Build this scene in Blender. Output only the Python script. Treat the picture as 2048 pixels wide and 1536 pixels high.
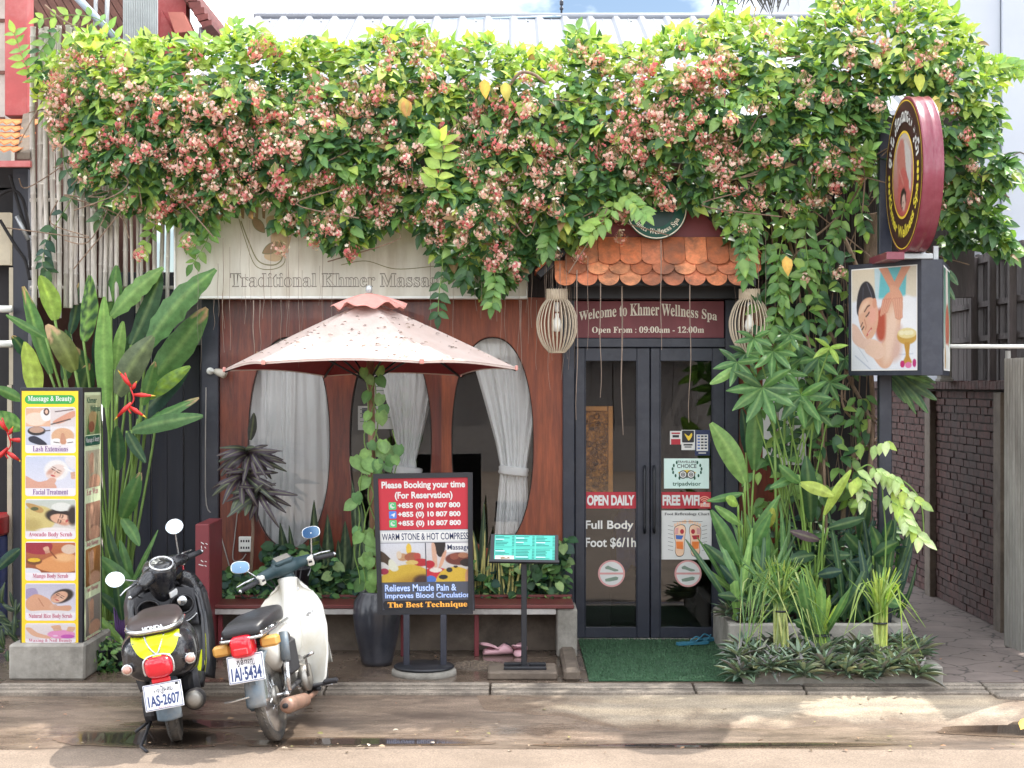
import bpy, math, random
import numpy as np
from mathutils import Vector, Matrix, noise
for _o in list(bpy.data.objects): bpy.data.objects.remove(_o)
SC = bpy.context.scene; COL = SC.collection
R = random.Random(11); NR = np.random.default_rng(11)
PI = math.pi
# ------------------------------------------------------------------ camera, sky, sun, exposure
CY, CZ, F = -12.95, 2.07, 3200.0          # camera distance from the wooden facade, height, focal length in photo pixels
cd = bpy.data.cameras.new("camera"); cam = bpy.data.objects.new("camera", cd); COL.objects.link(cam)
cam.location = (0, CY, CZ); cam.rotation_euler = (PI/2, 0, 0)
cd.sensor_width = 36; cd.lens = 36*F/2048; cd.clip_end = 500; SC.camera = cam
SUN = Vector((0.48, 0.38, 0.95)).normalized()
wd = bpy.data.worlds.new("World"); SC.world = wd; wd.use_nodes = True
nt = wd.node_tree; nt.nodes.clear()
wo = nt.nodes.new("ShaderNodeOutputWorld"); bg = nt.nodes.new("ShaderNodeBackground"); sky = nt.nodes.new("ShaderNodeTexSky")
sky.sky_type = 'NISHITA'; sky.sun_disc = False
sky.sun_elevation = math.asin(SUN.z); sky.sun_rotation = math.atan2(SUN.x, SUN.y)
sky.air_density = 1.0; sky.dust_density = .6
tc = nt.nodes.new("ShaderNodeTexCoord"); mp = nt.nodes.new("ShaderNodeMapping"); nz = nt.nodes.new("ShaderNodeTexNoise"); rp = nt.nodes.new("ShaderNodeValToRGB"); mx = nt.nodes.new("ShaderNodeMixRGB")
mp.inputs['Scale'].default_value = (1.6, 1.6, 3.0); mp.inputs['Location'].default_value = (7.24, 11.9, 4.01)
nz.inputs['Scale'].default_value = 3.2; nz.inputs['Detail'].default_value = 7
rp.color_ramp.elements[0].position = .40; rp.color_ramp.elements[1].position = .60
mx.inputs[2].default_value = (36.0, 36.6, 37.6, 1)           # clouds made extra bright for fill light, on the sky texture's own scale
nt.links.new(tc.outputs['Generated'], mp.inputs[0]); nt.links.new(mp.outputs[0], nz.inputs['Vector']); nt.links.new(nz.outputs[0], rp.inputs[0])
nt.links.new(rp.outputs[0], mx.inputs[0]); nt.links.new(sky.outputs[0], mx.inputs[1]); nt.links.new(mx.outputs[0], bg.inputs[0]); nt.links.new(bg.outputs[0], wo.inputs[0])
bg.inputs[1].default_value = 0.05
sl = bpy.data.lights.new("sun", 'SUN'); sl.energy = 2.1; sl.angle = math.radians(.53); sl.color = (1, .95, .86)
so = bpy.data.objects.new("sun", sl); COL.objects.link(so); so.rotation_euler = SUN.to_track_quat('Z', 'Y').to_euler(); so.location = (6, 4, 12)
SC.view_settings.view_transform = 'Standard'; SC.view_settings.look = 'None'; SC.view_settings.gamma = 1
SC.view_settings.exposure = 1.55
SC.cycles.max_bounces = 8; SC.cycles.transparent_max_bounces = 16; SC.cycles.caustics_reflective = False; SC.cycles.caustics_refractive = False
# ------------------------------------------------------------------ helpers
def W(px, py, y):
    d = y-CY
    return Vector(((px-1024)*d/F, y, CZ-(py-768)*d/F))
def X(px, y): return (px-1024)*(y-CY)/F
def Z(py, y): return CZ-(py-768)*(y-CY)/F
def L(*c):                                   # sRGB 0-255 -> linear
    if len(c) == 1: c = c[0]
    return tuple(((v/255)/12.92 if v/255 <= .04045 else ((v/255+.055)/1.055)**2.4) for v in c[:3])
MATS = {}
def mat(name, col=(.5, .5, .5), rough=.6, metal=0, var=.12, scale=8, bump=0, bscale=None, stretch=(1, 1, 1), attr=False, transl=0, coat=0, spec=.5, dirt=None, dirt_amt=.5, dscale=2.5, emit=0, rvar=0, speck=0):
    if name in MATS: return MATS[name]
    m = bpy.data.materials.new(name); MATS[name] = m; m.use_nodes = True
    t = m.node_tree; N = t.nodes; K = t.links; b = N['Principled BSDF']; out = N['Material Output']
    c = N.new('ShaderNodeTexCoord'); mpp = N.new('ShaderNodeMapping'); mpp.inputs['Scale'].default_value = stretch; K.new(c.outputs['Object'], mpp.inputs[0])
    n1 = N.new('ShaderNodeTexNoise'); n1.inputs['Scale'].default_value = scale; n1.inputs['Detail'].default_value = 6; n1.inputs['Roughness'].default_value = .65; K.new(mpp.outputs[0], n1.inputs['Vector'])
    if attr:
        a = N.new('ShaderNodeAttribute'); a.attribute_name = 'Col'; src = a.outputs['Color']
    else:
        rgb = N.new('ShaderNodeRGB'); rgb.outputs[0].default_value = (*col, 1); src = rgb.outputs[0]
    mr = N.new('ShaderNodeMapRange'); mr.inputs[1].default_value = .3; mr.inputs[2].default_value = .7; mr.inputs[3].default_value = 1-var*1.3; mr.inputs[4].default_value = 1+var
    K.new(n1.outputs[0], mr.inputs[0])
    mul = N.new('ShaderNodeVectorMath'); mul.operation = 'SCALE'; K.new(src, mul.inputs[0]); K.new(mr.outputs[0], mul.inputs['Scale']); src = mul.outputs[0]
    if speck:
        n5 = N.new('ShaderNodeTexNoise'); n5.inputs['Scale'].default_value = 95; n5.inputs['Detail'].default_value = 3; K.new(c.outputs['Object'], n5.inputs['Vector'])
        r5 = N.new('ShaderNodeMapRange'); r5.inputs[1].default_value = .32; r5.inputs[2].default_value = .68; r5.inputs[3].default_value = 1-speck; r5.inputs[4].default_value = 1+speck; K.new(n5.outputs[0], r5.inputs[0])
        s5 = N.new('ShaderNodeVectorMath'); s5.operation = 'SCALE'; K.new(src, s5.inputs[0]); K.new(r5.outputs[0], s5.inputs['Scale']); src = s5.outputs[0]
    if dirt is not None:
        n2 = N.new('ShaderNodeTexNoise'); n2.inputs['Scale'].default_value = dscale; n2.inputs['Detail'].default_value = 8; n2.inputs['Roughness'].default_value = .7; K.new(mpp.outputs[0], n2.inputs['Vector'])
        r2 = N.new('ShaderNodeMapRange'); r2.inputs[1].default_value = .46; r2.inputs[2].default_value = .68; r2.inputs[4].default_value = dirt_amt; K.new(n2.outputs[0], r2.inputs[0])
        mm = N.new('ShaderNodeMixRGB'); mm.inputs[2].default_value = (*dirt, 1); K.new(r2.outputs[0], mm.inputs[0]); K.new(src, mm.inputs[1]); src = mm.outputs[0]
    K.new(src, b.inputs['Base Color'])
    b.inputs['Roughness'].default_value = rough; b.inputs['Metallic'].default_value = metal; b.inputs['Coat Weight'].default_value = coat; b.inputs['Specular IOR Level'].default_value = spec
    if rvar:
        r3 = N.new('ShaderNodeMapRange'); r3.inputs[1].default_value = .35; r3.inputs[2].default_value = .65; r3.inputs[3].default_value = max(.03, rough-rvar); r3.inputs[4].default_value = min(1, rough+rvar)
        n3 = N.new('ShaderNodeTexNoise'); n3.inputs['Scale'].default_value = 1.6; n3.inputs['Detail'].default_value = 5; K.new(mpp.outputs[0], n3.inputs['Vector']); K.new(n3.outputs[0], r3.inputs[0]); K.new(r3.outputs[0], b.inputs['Roughness'])
    if bump:
        bp = N.new('ShaderNodeBump'); bp.inputs['Strength'].default_value = bump; bp.inputs['Distance'].default_value = .02
        nb = N.new('ShaderNodeTexNoise'); nb.inputs['Scale'].default_value = bscale or scale*4; nb.inputs['Detail'].default_value = 5; K.new(mpp.outputs[0], nb.inputs['Vector']); K.new(nb.outputs[0], bp.inputs['Height']); K.new(bp.outputs[0], b.inputs['Normal'])
    if emit:
        K.new(src, b.inputs['Emission Color']); b.inputs['Emission Strength'].default_value = emit
    if transl:
        tr = N.new('ShaderNodeBsdfTranslucent'); ms = N.new('ShaderNodeMixShader'); ms.inputs[0].default_value = transl
        tw = N.new('ShaderNodeMixRGB'); tw.blend_type = 'MULTIPLY'; tw.inputs[0].default_value = 1; tw.inputs[2].default_value = (1.3, 1.3, .55, 1) if attr else (1, 1, 1, 1)
        K.new(src, tw.inputs[1]); K.new(tw.outputs[0], tr.inputs[0]); K.new(b.outputs[0], ms.inputs[1]); K.new(tr.outputs[0], ms.inputs[2]); K.new(ms.outputs[0], out.inputs[0])
    return m
def glass(name, tint=(1, 1, 1), refl=1.0, clear=.85):
    m = bpy.data.materials.new(name); m.use_nodes = True; t = m.node_tree; t.nodes.clear(); N = t.nodes; K = t.links
    o = N.new('ShaderNodeOutputMaterial'); tr = N.new('ShaderNodeBsdfTransparent'); gl = N.new('ShaderNodeBsdfGlossy'); fr = N.new('ShaderNodeFresnel'); ms = N.new('ShaderNodeMixShader')
    tr.inputs[0].default_value = (clear*tint[0], clear*tint[1], clear*tint[2], 1); gl.inputs['Roughness'].default_value = .015; gl.inputs[0].default_value = (refl, refl, refl, 1); fr.inputs[0].default_value = 1.9
    K.new(fr.outputs[0], ms.inputs[0]); K.new(tr.outputs[0], ms.inputs[1]); K.new(gl.outputs[0], ms.inputs[2]); K.new(ms.outputs[0], o.inputs[0])
    MATS[name] = m; return m

_txt = {}
def text_geo(s, bold=0.0, slant=0):
    k = (s, bold, slant)
    if k in _txt: return _txt[k]
    c = bpy.data.curves.new("t", "FONT"); c.body = s; c.offset = bold; c.shear = slant; c.resolution_u = 4
    o = bpy.data.objects.new("t", c); COL.objects.link(o); bpy.context.view_layer.update()
    me = bpy.data.meshes.new_from_object(o.evaluated_get(bpy.context.evaluated_depsgraph_get()))
    v = np.array([x.co[:2] for x in me.vertices]); f = [tuple(p.vertices) for p in me.polygons]
    bpy.data.objects.remove(o); bpy.data.curves.remove(c); bpy.data.meshes.remove(me)
    if len(v) == 0: v = np.zeros((1, 2))
    _txt[k] = (v, f, v.min(0), v.max(0)); return _txt[k]
def serif(s):                                 # mathematical bold letters: a bold serif face in Blender's own font stack
    o = ''
    for ch in s:
        if 'A' <= ch <= 'Z': o += chr(0x1D400+ord(ch)-65)
        elif 'a' <= ch <= 'z': o += chr(0x1D41A+ord(ch)-97)
        elif '0' <= ch <= '9': o += chr(0x1D7CE+ord(ch)-48)
        else: o += ch
    return o

class MB:
    def __init__(s): s.v = []; s.f = []; s.m = []; s.s = []; s.c = []; s.mats = []; s.hascol = False
    def mi(s, m):
        if m not in s.mats: s.mats.append(m)
        return s.mats.index(m)
    def add(s, vs, fs, m, smooth=False, col=None):
        o = len(s.v); i = s.mi(m); s.v += [tuple(p) for p in vs]
        s.f += [tuple(k+o for k in f) for f in fs]; s.m += [i]*len(fs); s.s += [smooth]*len(fs)
        if col is None: s.c += [(1, 1, 1)]*len(vs)
        else:
            s.hascol = True
            s.c += [tuple(col)]*len(vs) if not hasattr(col[0], '__len__') else [tuple(q) for q in col]
    def box(s, a, b, m, bev=0, M=None):
        x0, y0, z0 = a; x1, y1, z1 = b
        if x0 > x1: x0, x1 = x1, x0
        if y0 > y1: y0, y1 = y1, y0
        if z0 > z1: z0, z1 = z1, z0
        if bev <= 0:
            vs = [Vector(p) for p in ((x0, y0, z0), (x1, y0, z0), (x1, y1, z0), (x0, y1, z0), (x0, y0, z1), (x1, y0, z1), (x1, y1, z1), (x0, y1, z1))]
            fs = [(0, 3, 2, 1), (4, 5, 6, 7), (0, 1, 5, 4), (1, 2, 6, 5), (2, 3, 7, 6), (3, 0, 4, 7)]
        else:
            b_ = min(bev, (x1-x0)*.49, (y1-y0)*.49, (z1-z0)*.49); vs = []
            for sx in (0, 1):
                for sy in (0, 1):
                    for sz in (0, 1):
                        X_, Y_, Z_ = (x0, x1)[sx], (y0, y1)[sy], (z0, z1)[sz]; dx, dy, dz = (b_, -b_)[sx], (b_, -b_)[sy], (b_, -b_)[sz]
                        vs += [Vector((X_, Y_+dy, Z_+dz)), Vector((X_+dx, Y_, Z_+dz)), Vector((X_+dx, Y_+dy, Z_))]
            I = lambda sx, sy, sz, k: ((sx*2+sy)*2+sz)*3+k
            fs = []
            for q in (0, 1):
                fs += [[I(q, 0, 0, 0), I(q, 1, 0, 0), I(q, 1, 1, 0), I(q, 0, 1, 0)], [I(0, q, 0, 1), I(1, q, 0, 1), I(1, q, 1, 1), I(0, q, 1, 1)], [I(0, 0, q, 2), I(1, 0, q, 2), I(1, 1, q, 2), I(0, 1, q, 2)]]
            for p in (0, 1):
                for q in (0, 1):
                    fs += [[I(p, q, 0, 0), I(p, q, 1, 0), I(p, q, 1, 1), I(p, q, 0, 1)], [I(p, 0, q, 0), I(p, 1, q, 0), I(p, 1, q, 2), I(p, 0, q, 2)], [I(0, p, q, 1), I(1, p, q, 1), I(1, p, q, 2), I(0, p, q, 2)]]
                    for r in (0, 1): fs.append([I(p, q, r, 0), I(p, q, r, 1), I(p, q, r, 2)])
            cen = Vector(((x0+x1)/2, (y0+y1)/2, (z0+z1)/2)); g = []
            for f in fs:
                n = (vs[f[1]]-vs[f[0]]).cross(vs[f[2]]-vs[f[0]]); fc = sum((vs[k] for k in f), Vector())/len(f)
                g.append(tuple(f) if n.dot(fc-cen) > 0 else tuple(reversed(f)))
            fs = g
        if M is not None: vs = [M @ p for p in vs]
        s.add(vs, fs, m)
    def tube(s, pts, r, m, n=8, caps=True, flat=None, col=None):
        pts = [Vector(p) for p in pts]; k = len(pts); rs = r if hasattr(r, '__len__') else [r]*k
        vs = []; up = None
        for i, p in enumerate(pts):
            t = (pts[min(i+1, k-1)]-pts[max(i-1, 0)])
            t = t.normalized() if t.length > 1e-9 else Vector((0, 0, 1))
            if up is None:
                a = Vector((0, 0, 1)) if abs(t.z) < .9 else Vector((1, 0, 0)); up = (a-t*a.dot(t)).normalized()
            else:
                up = up-t*up.dot(t); up = up.normalized() if up.length > 1e-6 else t.orthogonal().normalized()
            sd = t.cross(up)
            for j in range(n):
                a = 2*PI*j/n; vs.append(p+(sd*math.cos(a)*(flat or 1)+up*math.sin(a))*rs[i])
        fs = [(i*n+j, i*n+(j+1) % n, (i+1)*n+(j+1) % n, (i+1)*n+j) for i in range(k-1) for j in range(n)]
        if caps: fs += [tuple(reversed(range(n))), tuple(range((k-1)*n, k*n))]
        s.add(vs, fs, m, n > 5, col)
    def cyl(s, a, b, r0, m, r1=None, n=16): s.tube([a, b], [r0, r0 if r1 is None else r1], m, n)
    def lathe(s, prof, m, M=None, n=28, closed=False, smooth=True):
        vs = []
        for r, z in prof:
            for j in range(n): vs.append(Vector((r*math.cos(2*PI*j/n), r*math.sin(2*PI*j/n), z)))
        if M is not None: vs = [M @ p for p in vs]
        fs = [(i*n+j, i*n+(j+1) % n, (i+1)*n+(j+1) % n, (i+1)*n+j) for i in range(len(prof)-1) for j in range(n)]
        if closed: fs += [((len(prof)-1)*n+j, (len(prof)-1)*n+(j+1) % n, (j+1) % n, j) for j in range(n)]
        else:
            if prof[0][0] > 1e-6: fs.append(tuple(reversed(range(n))))
            if prof[-1][0] > 1e-6: fs.append(tuple(range((len(prof)-1)*n, len(prof)*n)))
        s.add(vs, fs, m, smooth)
    def loft(s, rings, m, caps=True, smooth=True, closed=True):
        n = len(rings[0]); vs = [p for r in rings for p in r]
        J = range(n) if closed else range(n-1)
        fs = [(i*n+j, i*n+(j+1) % n, (i+1)*n+(j+1) % n, (i+1)*n+j) for i in range(len(rings)-1) for j in J]
        if caps and closed: fs += [tuple(reversed(range(n))), tuple(range((len(rings)-1)*n, len(rings)*n))]
        s.add(vs, fs, m, smooth)
    def prism(s, pts, d, m, smooth=False, col=None):      # planar outline extruded by vector d
        pts = [Vector(p) for p in pts]; n = len(pts); d = Vector(d)
        s.add(pts+[p+d for p in pts], [tuple(reversed(range(n))), tuple(range(n, 2*n))]+[(i, (i+1) % n, n+(i+1) % n, n+i) for i in range(n)], m, smooth, col)
    def sheet(s, fn, nu, nv, m, thick=0, smooth=True, col=None):      # fn(u,v)->Vector ; optional thickness
        P = [[Vector(fn(i/nu, j/nv)) for j in range(nv+1)] for i in range(nu+1)]
        k = nv+1; vs = [p for r in P for p in r]; fs = [(i*k+j, (i+1)*k+j, (i+1)*k+j+1, i*k+j+1) for i in range(nu) for j in range(nv)]
        if thick:
            ns = []
            for i in range(nu+1):
                for j in range(nv+1):
                    a = P[min(i+1, nu)][j]-P[max(i-1, 0)][j]; b = P[i][min(j+1, nv)]-P[i][max(j-1, 0)]; q = a.cross(b); ns.append(q.normalized() if q.length > 1e-12 else Vector((0, 0, 1)))
            o = len(vs); vs = vs+[p-q*thick for p, q in zip(vs, ns)]; fs = fs+[tuple(reversed([q+o for q in f])) for f in fs]
            rim = [i*k for i in range(nu+1)]+[nu*k+j for j in range(1, nv+1)]+[i*k+nv for i in range(nu-1, -1, -1)]+[j for j in range(nv-1, 0, -1)]
            for a, b in zip(rim, rim[1:]+rim[:1]): fs.append((b, a, a+o, b+o))
        s.add(vs, fs, m, smooth, col)
    def ball(s, c, r, m, n=12, k=8, M=None):
        rx, ry, rz = r if hasattr(r, '__len__') else (r, r, r); vs = []; c = Vector(c)
        for i in range(k+1):
            a = PI*i/k
            for j in range(n): vs.append(Vector((rx*math.sin(a)*math.cos(2*PI*j/n), ry*math.sin(a)*math.sin(2*PI*j/n), -rz*math.cos(a))))
        vs = [(M @ p if M else p)+c for p in vs]
        s.add(vs, [(i*n+j, i*n+(j+1) % n, (i+1)*n+(j+1) % n, (i+1)*n+j) for i in range(k) for j in range(n)], m, True)
    def xf(s, M): s.v = [tuple(M @ Vector(p)) for p in s.v]; return s
    def build(s, name, parent=None, local=False):
        V = np.array(s.v, dtype=np.float64)
        if parent is not None and not local:
            r = parent
            while r.parent is not None: r = r.parent
            V = V-np.array(r.location)
        return mk(name, V, s.f, s.m, s.s, s.mats, np.array(s.c) if s.hascol else None, parent)
def mk(name, V, faces, mi, sm, mats, col=None, parent=None):
    me = bpy.data.meshes.new(name); V = np.asarray(V, dtype=np.float32)
    if isinstance(faces, np.ndarray): ls = np.full(len(faces), faces.shape[1]); lv = faces.reshape(-1)
    else: ls = np.array([len(f) for f in faces]); lv = np.fromiter((k for f in faces for k in f), dtype=np.int32, count=int(ls.sum()))
    me.vertices.add(len(V)); me.vertices.foreach_set('co', V.reshape(-1))
    me.loops.add(len(lv)); me.loops.foreach_set('vertex_index', lv.astype(np.int32))
    me.polygons.add(len(ls)); me.polygons.foreach_set('loop_start', (np.cumsum(ls)-ls).astype(np.int32))
    me.update(calc_edges=True)
    if mi is not None: me.polygons.foreach_set('material_index', np.array(mi, dtype=np.int32))
    me.polygons.foreach_set('use_smooth', np.array(sm if hasattr(sm, '__len__') else [sm]*len(ls), dtype=bool))
    for m in mats: me.materials.append(m)
    if col is not None:
        a = me.color_attributes.new('Col', 'FLOAT_COLOR', 'POINT'); a.data.foreach_set('color', np.hstack([col, np.ones((len(col), 1))]).astype(np.float32).reshape(-1))
    me.validate(); o = bpy.data.objects.new(name, me); COL.objects.link(o)
    if parent is not None: o.parent = parent
    return o
def tag(o, label=None, cat=None, group=None, kind=None):
    if label: o['label'] = label
    if cat: o['category'] = cat
    if group: o['group'] = group
    if kind: o['kind'] = kind
    return o
def thing(name, label, cat, loc=(0, 0, 0), group=None, rot=None):
    o = bpy.data.objects.new(name, None); COL.objects.link(o); o.location = loc; o.empty_display_size = .1
    if rot: o.rotation_euler = rot
    return tag(o, label, cat, group)
def children(o): return [c for c in COL.objects if c.parent == o]
def dup(root, loc, label=None, rot=None, scale=None):
    def cp(o, par):
        c = o.copy(); COL.objects.link(c)
        if par is not None: c.parent = par
        for ch in kids.get(o.name, []): cp(ch, c)
        return c
    kids = {}
    for o in COL.objects:
        if o.parent is not None: kids.setdefault(o.parent.name, []).append(o)
    r = cp(root, None); r.location = loc
    if label: r['label'] = label
    if rot is not None: r.rotation_euler = rot
    if scale is not None: r.scale = (scale, scale, scale)
    return r

class Panel:                                  # a flat face: (u,v) in its own units from the top-left corner, lift along the normal
    def __init__(s, tl, tr, bl, w, h, mb):
        s.o = Vector(tl); s.r = (Vector(tr)-s.o)/w; s.d = (Vector(bl)-s.o)/h; s.n = s.d.cross(s.r).normalized(); s.w = w; s.h = h; s.mb = mb
    def p(s, u, v, l=0): return s.o+s.r*u+s.d*v+s.n*l
    def poly(s, pts, m, l=.001): s.mb.add([s.p(u, v, l) for u, v in pts], [tuple(reversed(range(len(pts))))], m)
    def rect(s, u0, v0, u1, v1, m, l=.001): s.poly([(u0, v0), (u1, v0), (u1, v1), (u0, v1)], m, l)
    def ell(s, cu, cv, ru, rv, m, l=.001, n=28): s.poly([(cu+ru*math.cos(2*PI*i/n), cv+rv*math.sin(2*PI*i/n)) for i in range(n)], m, l)
    def rrect(s, u0, v0, u1, v1, r, m, l=.001):
        pts = []
        for cx, cy, a in ((u1-r, v0+r, -PI/2), (u1-r, v1-r, 0), (u0+r, v1-r, PI/2), (u0+r, v0+r, PI)):
            pts += [(cx+r*math.cos(a+PI/2*k/5), cy+r*math.sin(a+PI/2*k/5)) for k in range(6)]
        s.poly(pts, m, l)
    def line(s, pts, w, m, l=.001):
        for (a, b), (c, e) in zip(pts, pts[1:]):
            dx, dy = c-a, e-b; q = math.hypot(dx, dy) or 1; nx, ny = -dy/q*w/2, dx/q*w/2
            s.poly([(a+nx, b+ny), (c+nx, e+ny), (c-nx, e-ny), (a-nx, b-ny)], m, l)
    def ring(s, cu, cv, r0, r1, m, l=.001, n=40, a0=0, a1=2*PI):
        for i in range(n):
            a, b = a0+(a1-a0)*i/n, a0+(a1-a0)*(i+1)/n
            s.poly([(cu+r0*math.cos(a), cv+r0*math.sin(a)), (cu+r1*math.cos(a), cv+r1*math.sin(a)), (cu+r1*math.cos(b), cv+r1*math.sin(b)), (cu+r0*math.cos(b), cv+r0*math.sin(b))], m, l)
    def text(s, st, u0, v0, u1, v1, m, l=.002, bold=0.0, warp=None, slant=0):
        v, f, lo, hi = text_geo(st, bold, slant); k = (hi-lo); k[k < 1e-6] = 1; q = (v-lo)/k
        pts = []
        for a, b in q:
            u, w = u0+(u1-u0)*a, v1+(v0-v1)*b
            if warp: u, w = warp(u, w, a, b)
            pts.append(s.p(u, w, l))
        s.mb.add(pts, f, m)
    def arc(s, st, cu, cv, rad, hgt, a0, a1, m, l=.002, bold=0, inside=False):   # letters along an arc of angles (v down)
        v, f, lo, hi = text_geo(st, bold); k = hi-lo; q = (v-lo)/k; pts = []
        for a, b in q:
            an = a0+(a1-a0)*a; r = rad+(b-.5)*hgt*(-1 if inside else 1)
            pts.append(s.p(cu+r*math.cos(an), cv+r*math.sin(an), l))
        s.mb.add(pts, f, m)
    def pic(s, cv, u0, v0, u1, v1, m, l=.0015):
        h, w, _ = cv.a.shape; vs = []; A = cv.lin()
        for j in range(h):
            for i in range(w): vs.append(s.p(u0+(u1-u0)*i/(w-1), v0+(v1-v0)*j/(h-1), l))
        s.mb.add(vs, [(j*w+i, (j+1)*w+i, (j+1)*w+i+1, j*w+i+1) for j in range(h-1) for i in range(w-1)], m, False, A.reshape(-1, 3))
class Cv:                                     # a printed picture as a small raster of vertex colours (0-255 sRGB)
    def __init__(s, w, h, bg, bg2=None):
        s.a = np.zeros((h, w, 3)); t = np.linspace(0, 1, h)[:, None, None]; s.a[:] = np.array(bg)*(1-t)+np.array(bg2 or bg)*t
        s.y, s.x = np.mgrid[0:h, 0:w]; s.x = s.x/(w-1); s.y = s.y/(h-1); s.px = 1.0/w
    def mixin(s, al, col): s.a = s.a*(1-al[..., None])+np.array(col)*al[..., None]; return s
    def ell(s, cx, cy, rx, ry, col, rot=0, soft=.12, op=1):
        c, q = math.cos(rot), math.sin(rot); dx, dy = s.x-cx, s.y-cy; d = np.hypot((dx*c+dy*q)/rx, (-dx*q+dy*c)/ry)
        return s.mixin(np.clip((1-d)/soft+.5, 0, 1)*op, col)
    def poly(s, pts, col, soft=.012, op=1, smooth=True):
        if smooth and len(pts) > 3: pts = crm(pts)
        p = np.array(pts); ins = np.zeros(s.x.shape, bool); dm = np.full(s.x.shape, 9.0)
        for (x0, y0), (x1, y1) in zip(p, np.roll(p, -1, 0)):
            c = (y0 > s.y) != (y1 > s.y); ins ^= c & (s.x < (x1-x0)*(s.y-y0)/((y1-y0) if abs(y1-y0) > 1e-9 else 1e-9)+x0)
            vx, vy = x1-x0, y1-y0; q = np.clip(((s.x-x0)*vx+(s.y-y0)*vy)/(vx*vx+vy*vy+1e-12), 0, 1); dm = np.minimum(dm, np.hypot(s.x-x0-q*vx, s.y-y0-q*vy))
        return s.mixin(np.clip(np.where(ins, dm, -dm)/soft+.5, 0, 1)*op, col)
    def line(s, pts, w, col, op=1):
        dm = np.full(s.x.shape, 9.0)
        for (x0, y0), (x1, y1) in zip(pts, pts[1:]):
            vx, vy = x1-x0, y1-y0; q = np.clip(((s.x-x0)*vx+(s.y-y0)*vy)/(vx*vx+vy*vy+1e-12), 0, 1); dm = np.minimum(dm, np.hypot(s.x-x0-q*vx, s.y-y0-q*vy))
        return s.mixin(np.clip((w/2-dm)/(s.px*1.2)+.5, 0, 1)*op, col)
    def grain(s, k=6): s.a = s.a+NR.normal(0, k, s.a.shape[:2])[..., None]; return s
    def lin(s):
        c = np.clip(s.a/255, 0, 1); return np.where(c <= .04045, c/12.92, ((c+.055)/1.055)**2.4)*.66
def crm(p, k=5, closed=True):                 # Catmull-Rom smoothing
    p = [np.array(q, float) for q in p]; n = len(p); o = []
    for i in range(n if closed else n-1):
        g = (lambda j: p[j % n]) if closed else (lambda j: p[max(0, min(n-1, j))])
        a, b, c, d = g(i-1), g(i), g(i+1), g(i+2)
        for t in np.arange(k)/k: o.append(.5*((2*b)+(c-a)*t+(2*a-5*b+4*c-d)*t*t+(3*b-a-3*c+d)*t**3))
    if not closed: o.append(p[-1])
    return [tuple(q) for q in o]
def path(*p, k=5): return [Vector(q) for q in crm(p, k, False)]

# leaves: a template (unit length along +Y, width along X, normal +Z) stamped many times with numpy
def leaf_tpl(kind='ovate', n=5, fold=.22, droop=.18, wave=0):
    vs = []; ts = np.linspace(0, 1, n+1)
    for t in ts:
        if kind == 'ovate': w = .5*(math.sin(PI*min(1, t**.75)))**.9*(1 if t < .99 else 0)
        elif kind == 'lance': w = .5*(math.sin(PI*t**.85))**.75
        elif kind == 'heart': w = .5*min(1, math.sqrt(max(0, 1-((t-.30)/.72)**2)) if t > .02 else .55)*(1 if t < .75 else (1-t)/.25*.9+.02)
        else: w = .5*(math.sin(PI*(.08+.9*t)))**.6
        if t in (0, 1) and kind != 'heart': w = .012
        z = -droop*t*t; y = t
        wv = wave*math.sin(t*9)
        vs += [(-w, y-(.10 if kind == 'heart' and t == 0 else 0), z+fold*w+wv), (0, y, z), (w, y-(.10 if kind == 'heart' and t == 0 else 0), z+fold*w-wv)]
    fs = []
    for i in range(n):
        a = i*3; fs += [(a, a+1, a+4, a+3), (a+1, a+2, a+5, a+4)]
    return np.array(vs), np.array(fs)
TPL = {'ovate': leaf_tpl('ovate', 4), 'lance': leaf_tpl('lance', 5), 'heart': leaf_tpl('heart', 5, .15, .2), 'strap': leaf_tpl('strap', 6, .3, .3)}
def stamp(tpl, P, D, N_, Ln, Wd):             # arrays of positions, directions, normals, lengths, widths -> verts, faces
    tv, tf = TPL[tpl] if isinstance(tpl, str) else tpl
    P = np.asarray(P, float); D = np.asarray(D, float); N_ = np.asarray(N_, float)
    D = D/np.linalg.norm(D, axis=1, keepdims=True); S = np.cross(D, N_); S = S/(np.linalg.norm(S, axis=1, keepdims=True)+1e-9); U = np.cross(S, D)
    Ln = np.asarray(Ln)[:, None, None]; Wd = np.asarray(Wd)[:, None, None]
    V = P[:, None, :]+S[:, None, :]*tv[None, :, 0:1]*Wd+D[:, None, :]*tv[None, :, 1:2]*Ln+U[:, None, :]*tv[None, :, 2:3]*np.where(np.abs(tv[None, :, 0:1]) > .001, 1, 1)*Ln*.8
    k = len(tv); Fc = (tf[None]+(np.arange(len(P))*k)[:, None, None]).reshape(-1, 4)
    return V.reshape(-1, 3), Fc, k
def leaves(name, parent, tpl, P, D, N_, Ln, Wd, C, m):
    V, Fc, k = stamp(tpl, P, D, N_, Ln, Wd); C = np.asarray(C, float); C = C*.85+.15*C.mean(1, keepdims=True); Cc = np.repeat(C, k, 0)
    mid = (np.arange(len(Cc)) % 3 == 1); Cc[mid] = Cc[mid]*1.25
    if parent is not None: V = V-np.array(parent.location)
    return mk(name, V, Fc, None, True, [m], Cc, parent)
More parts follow.
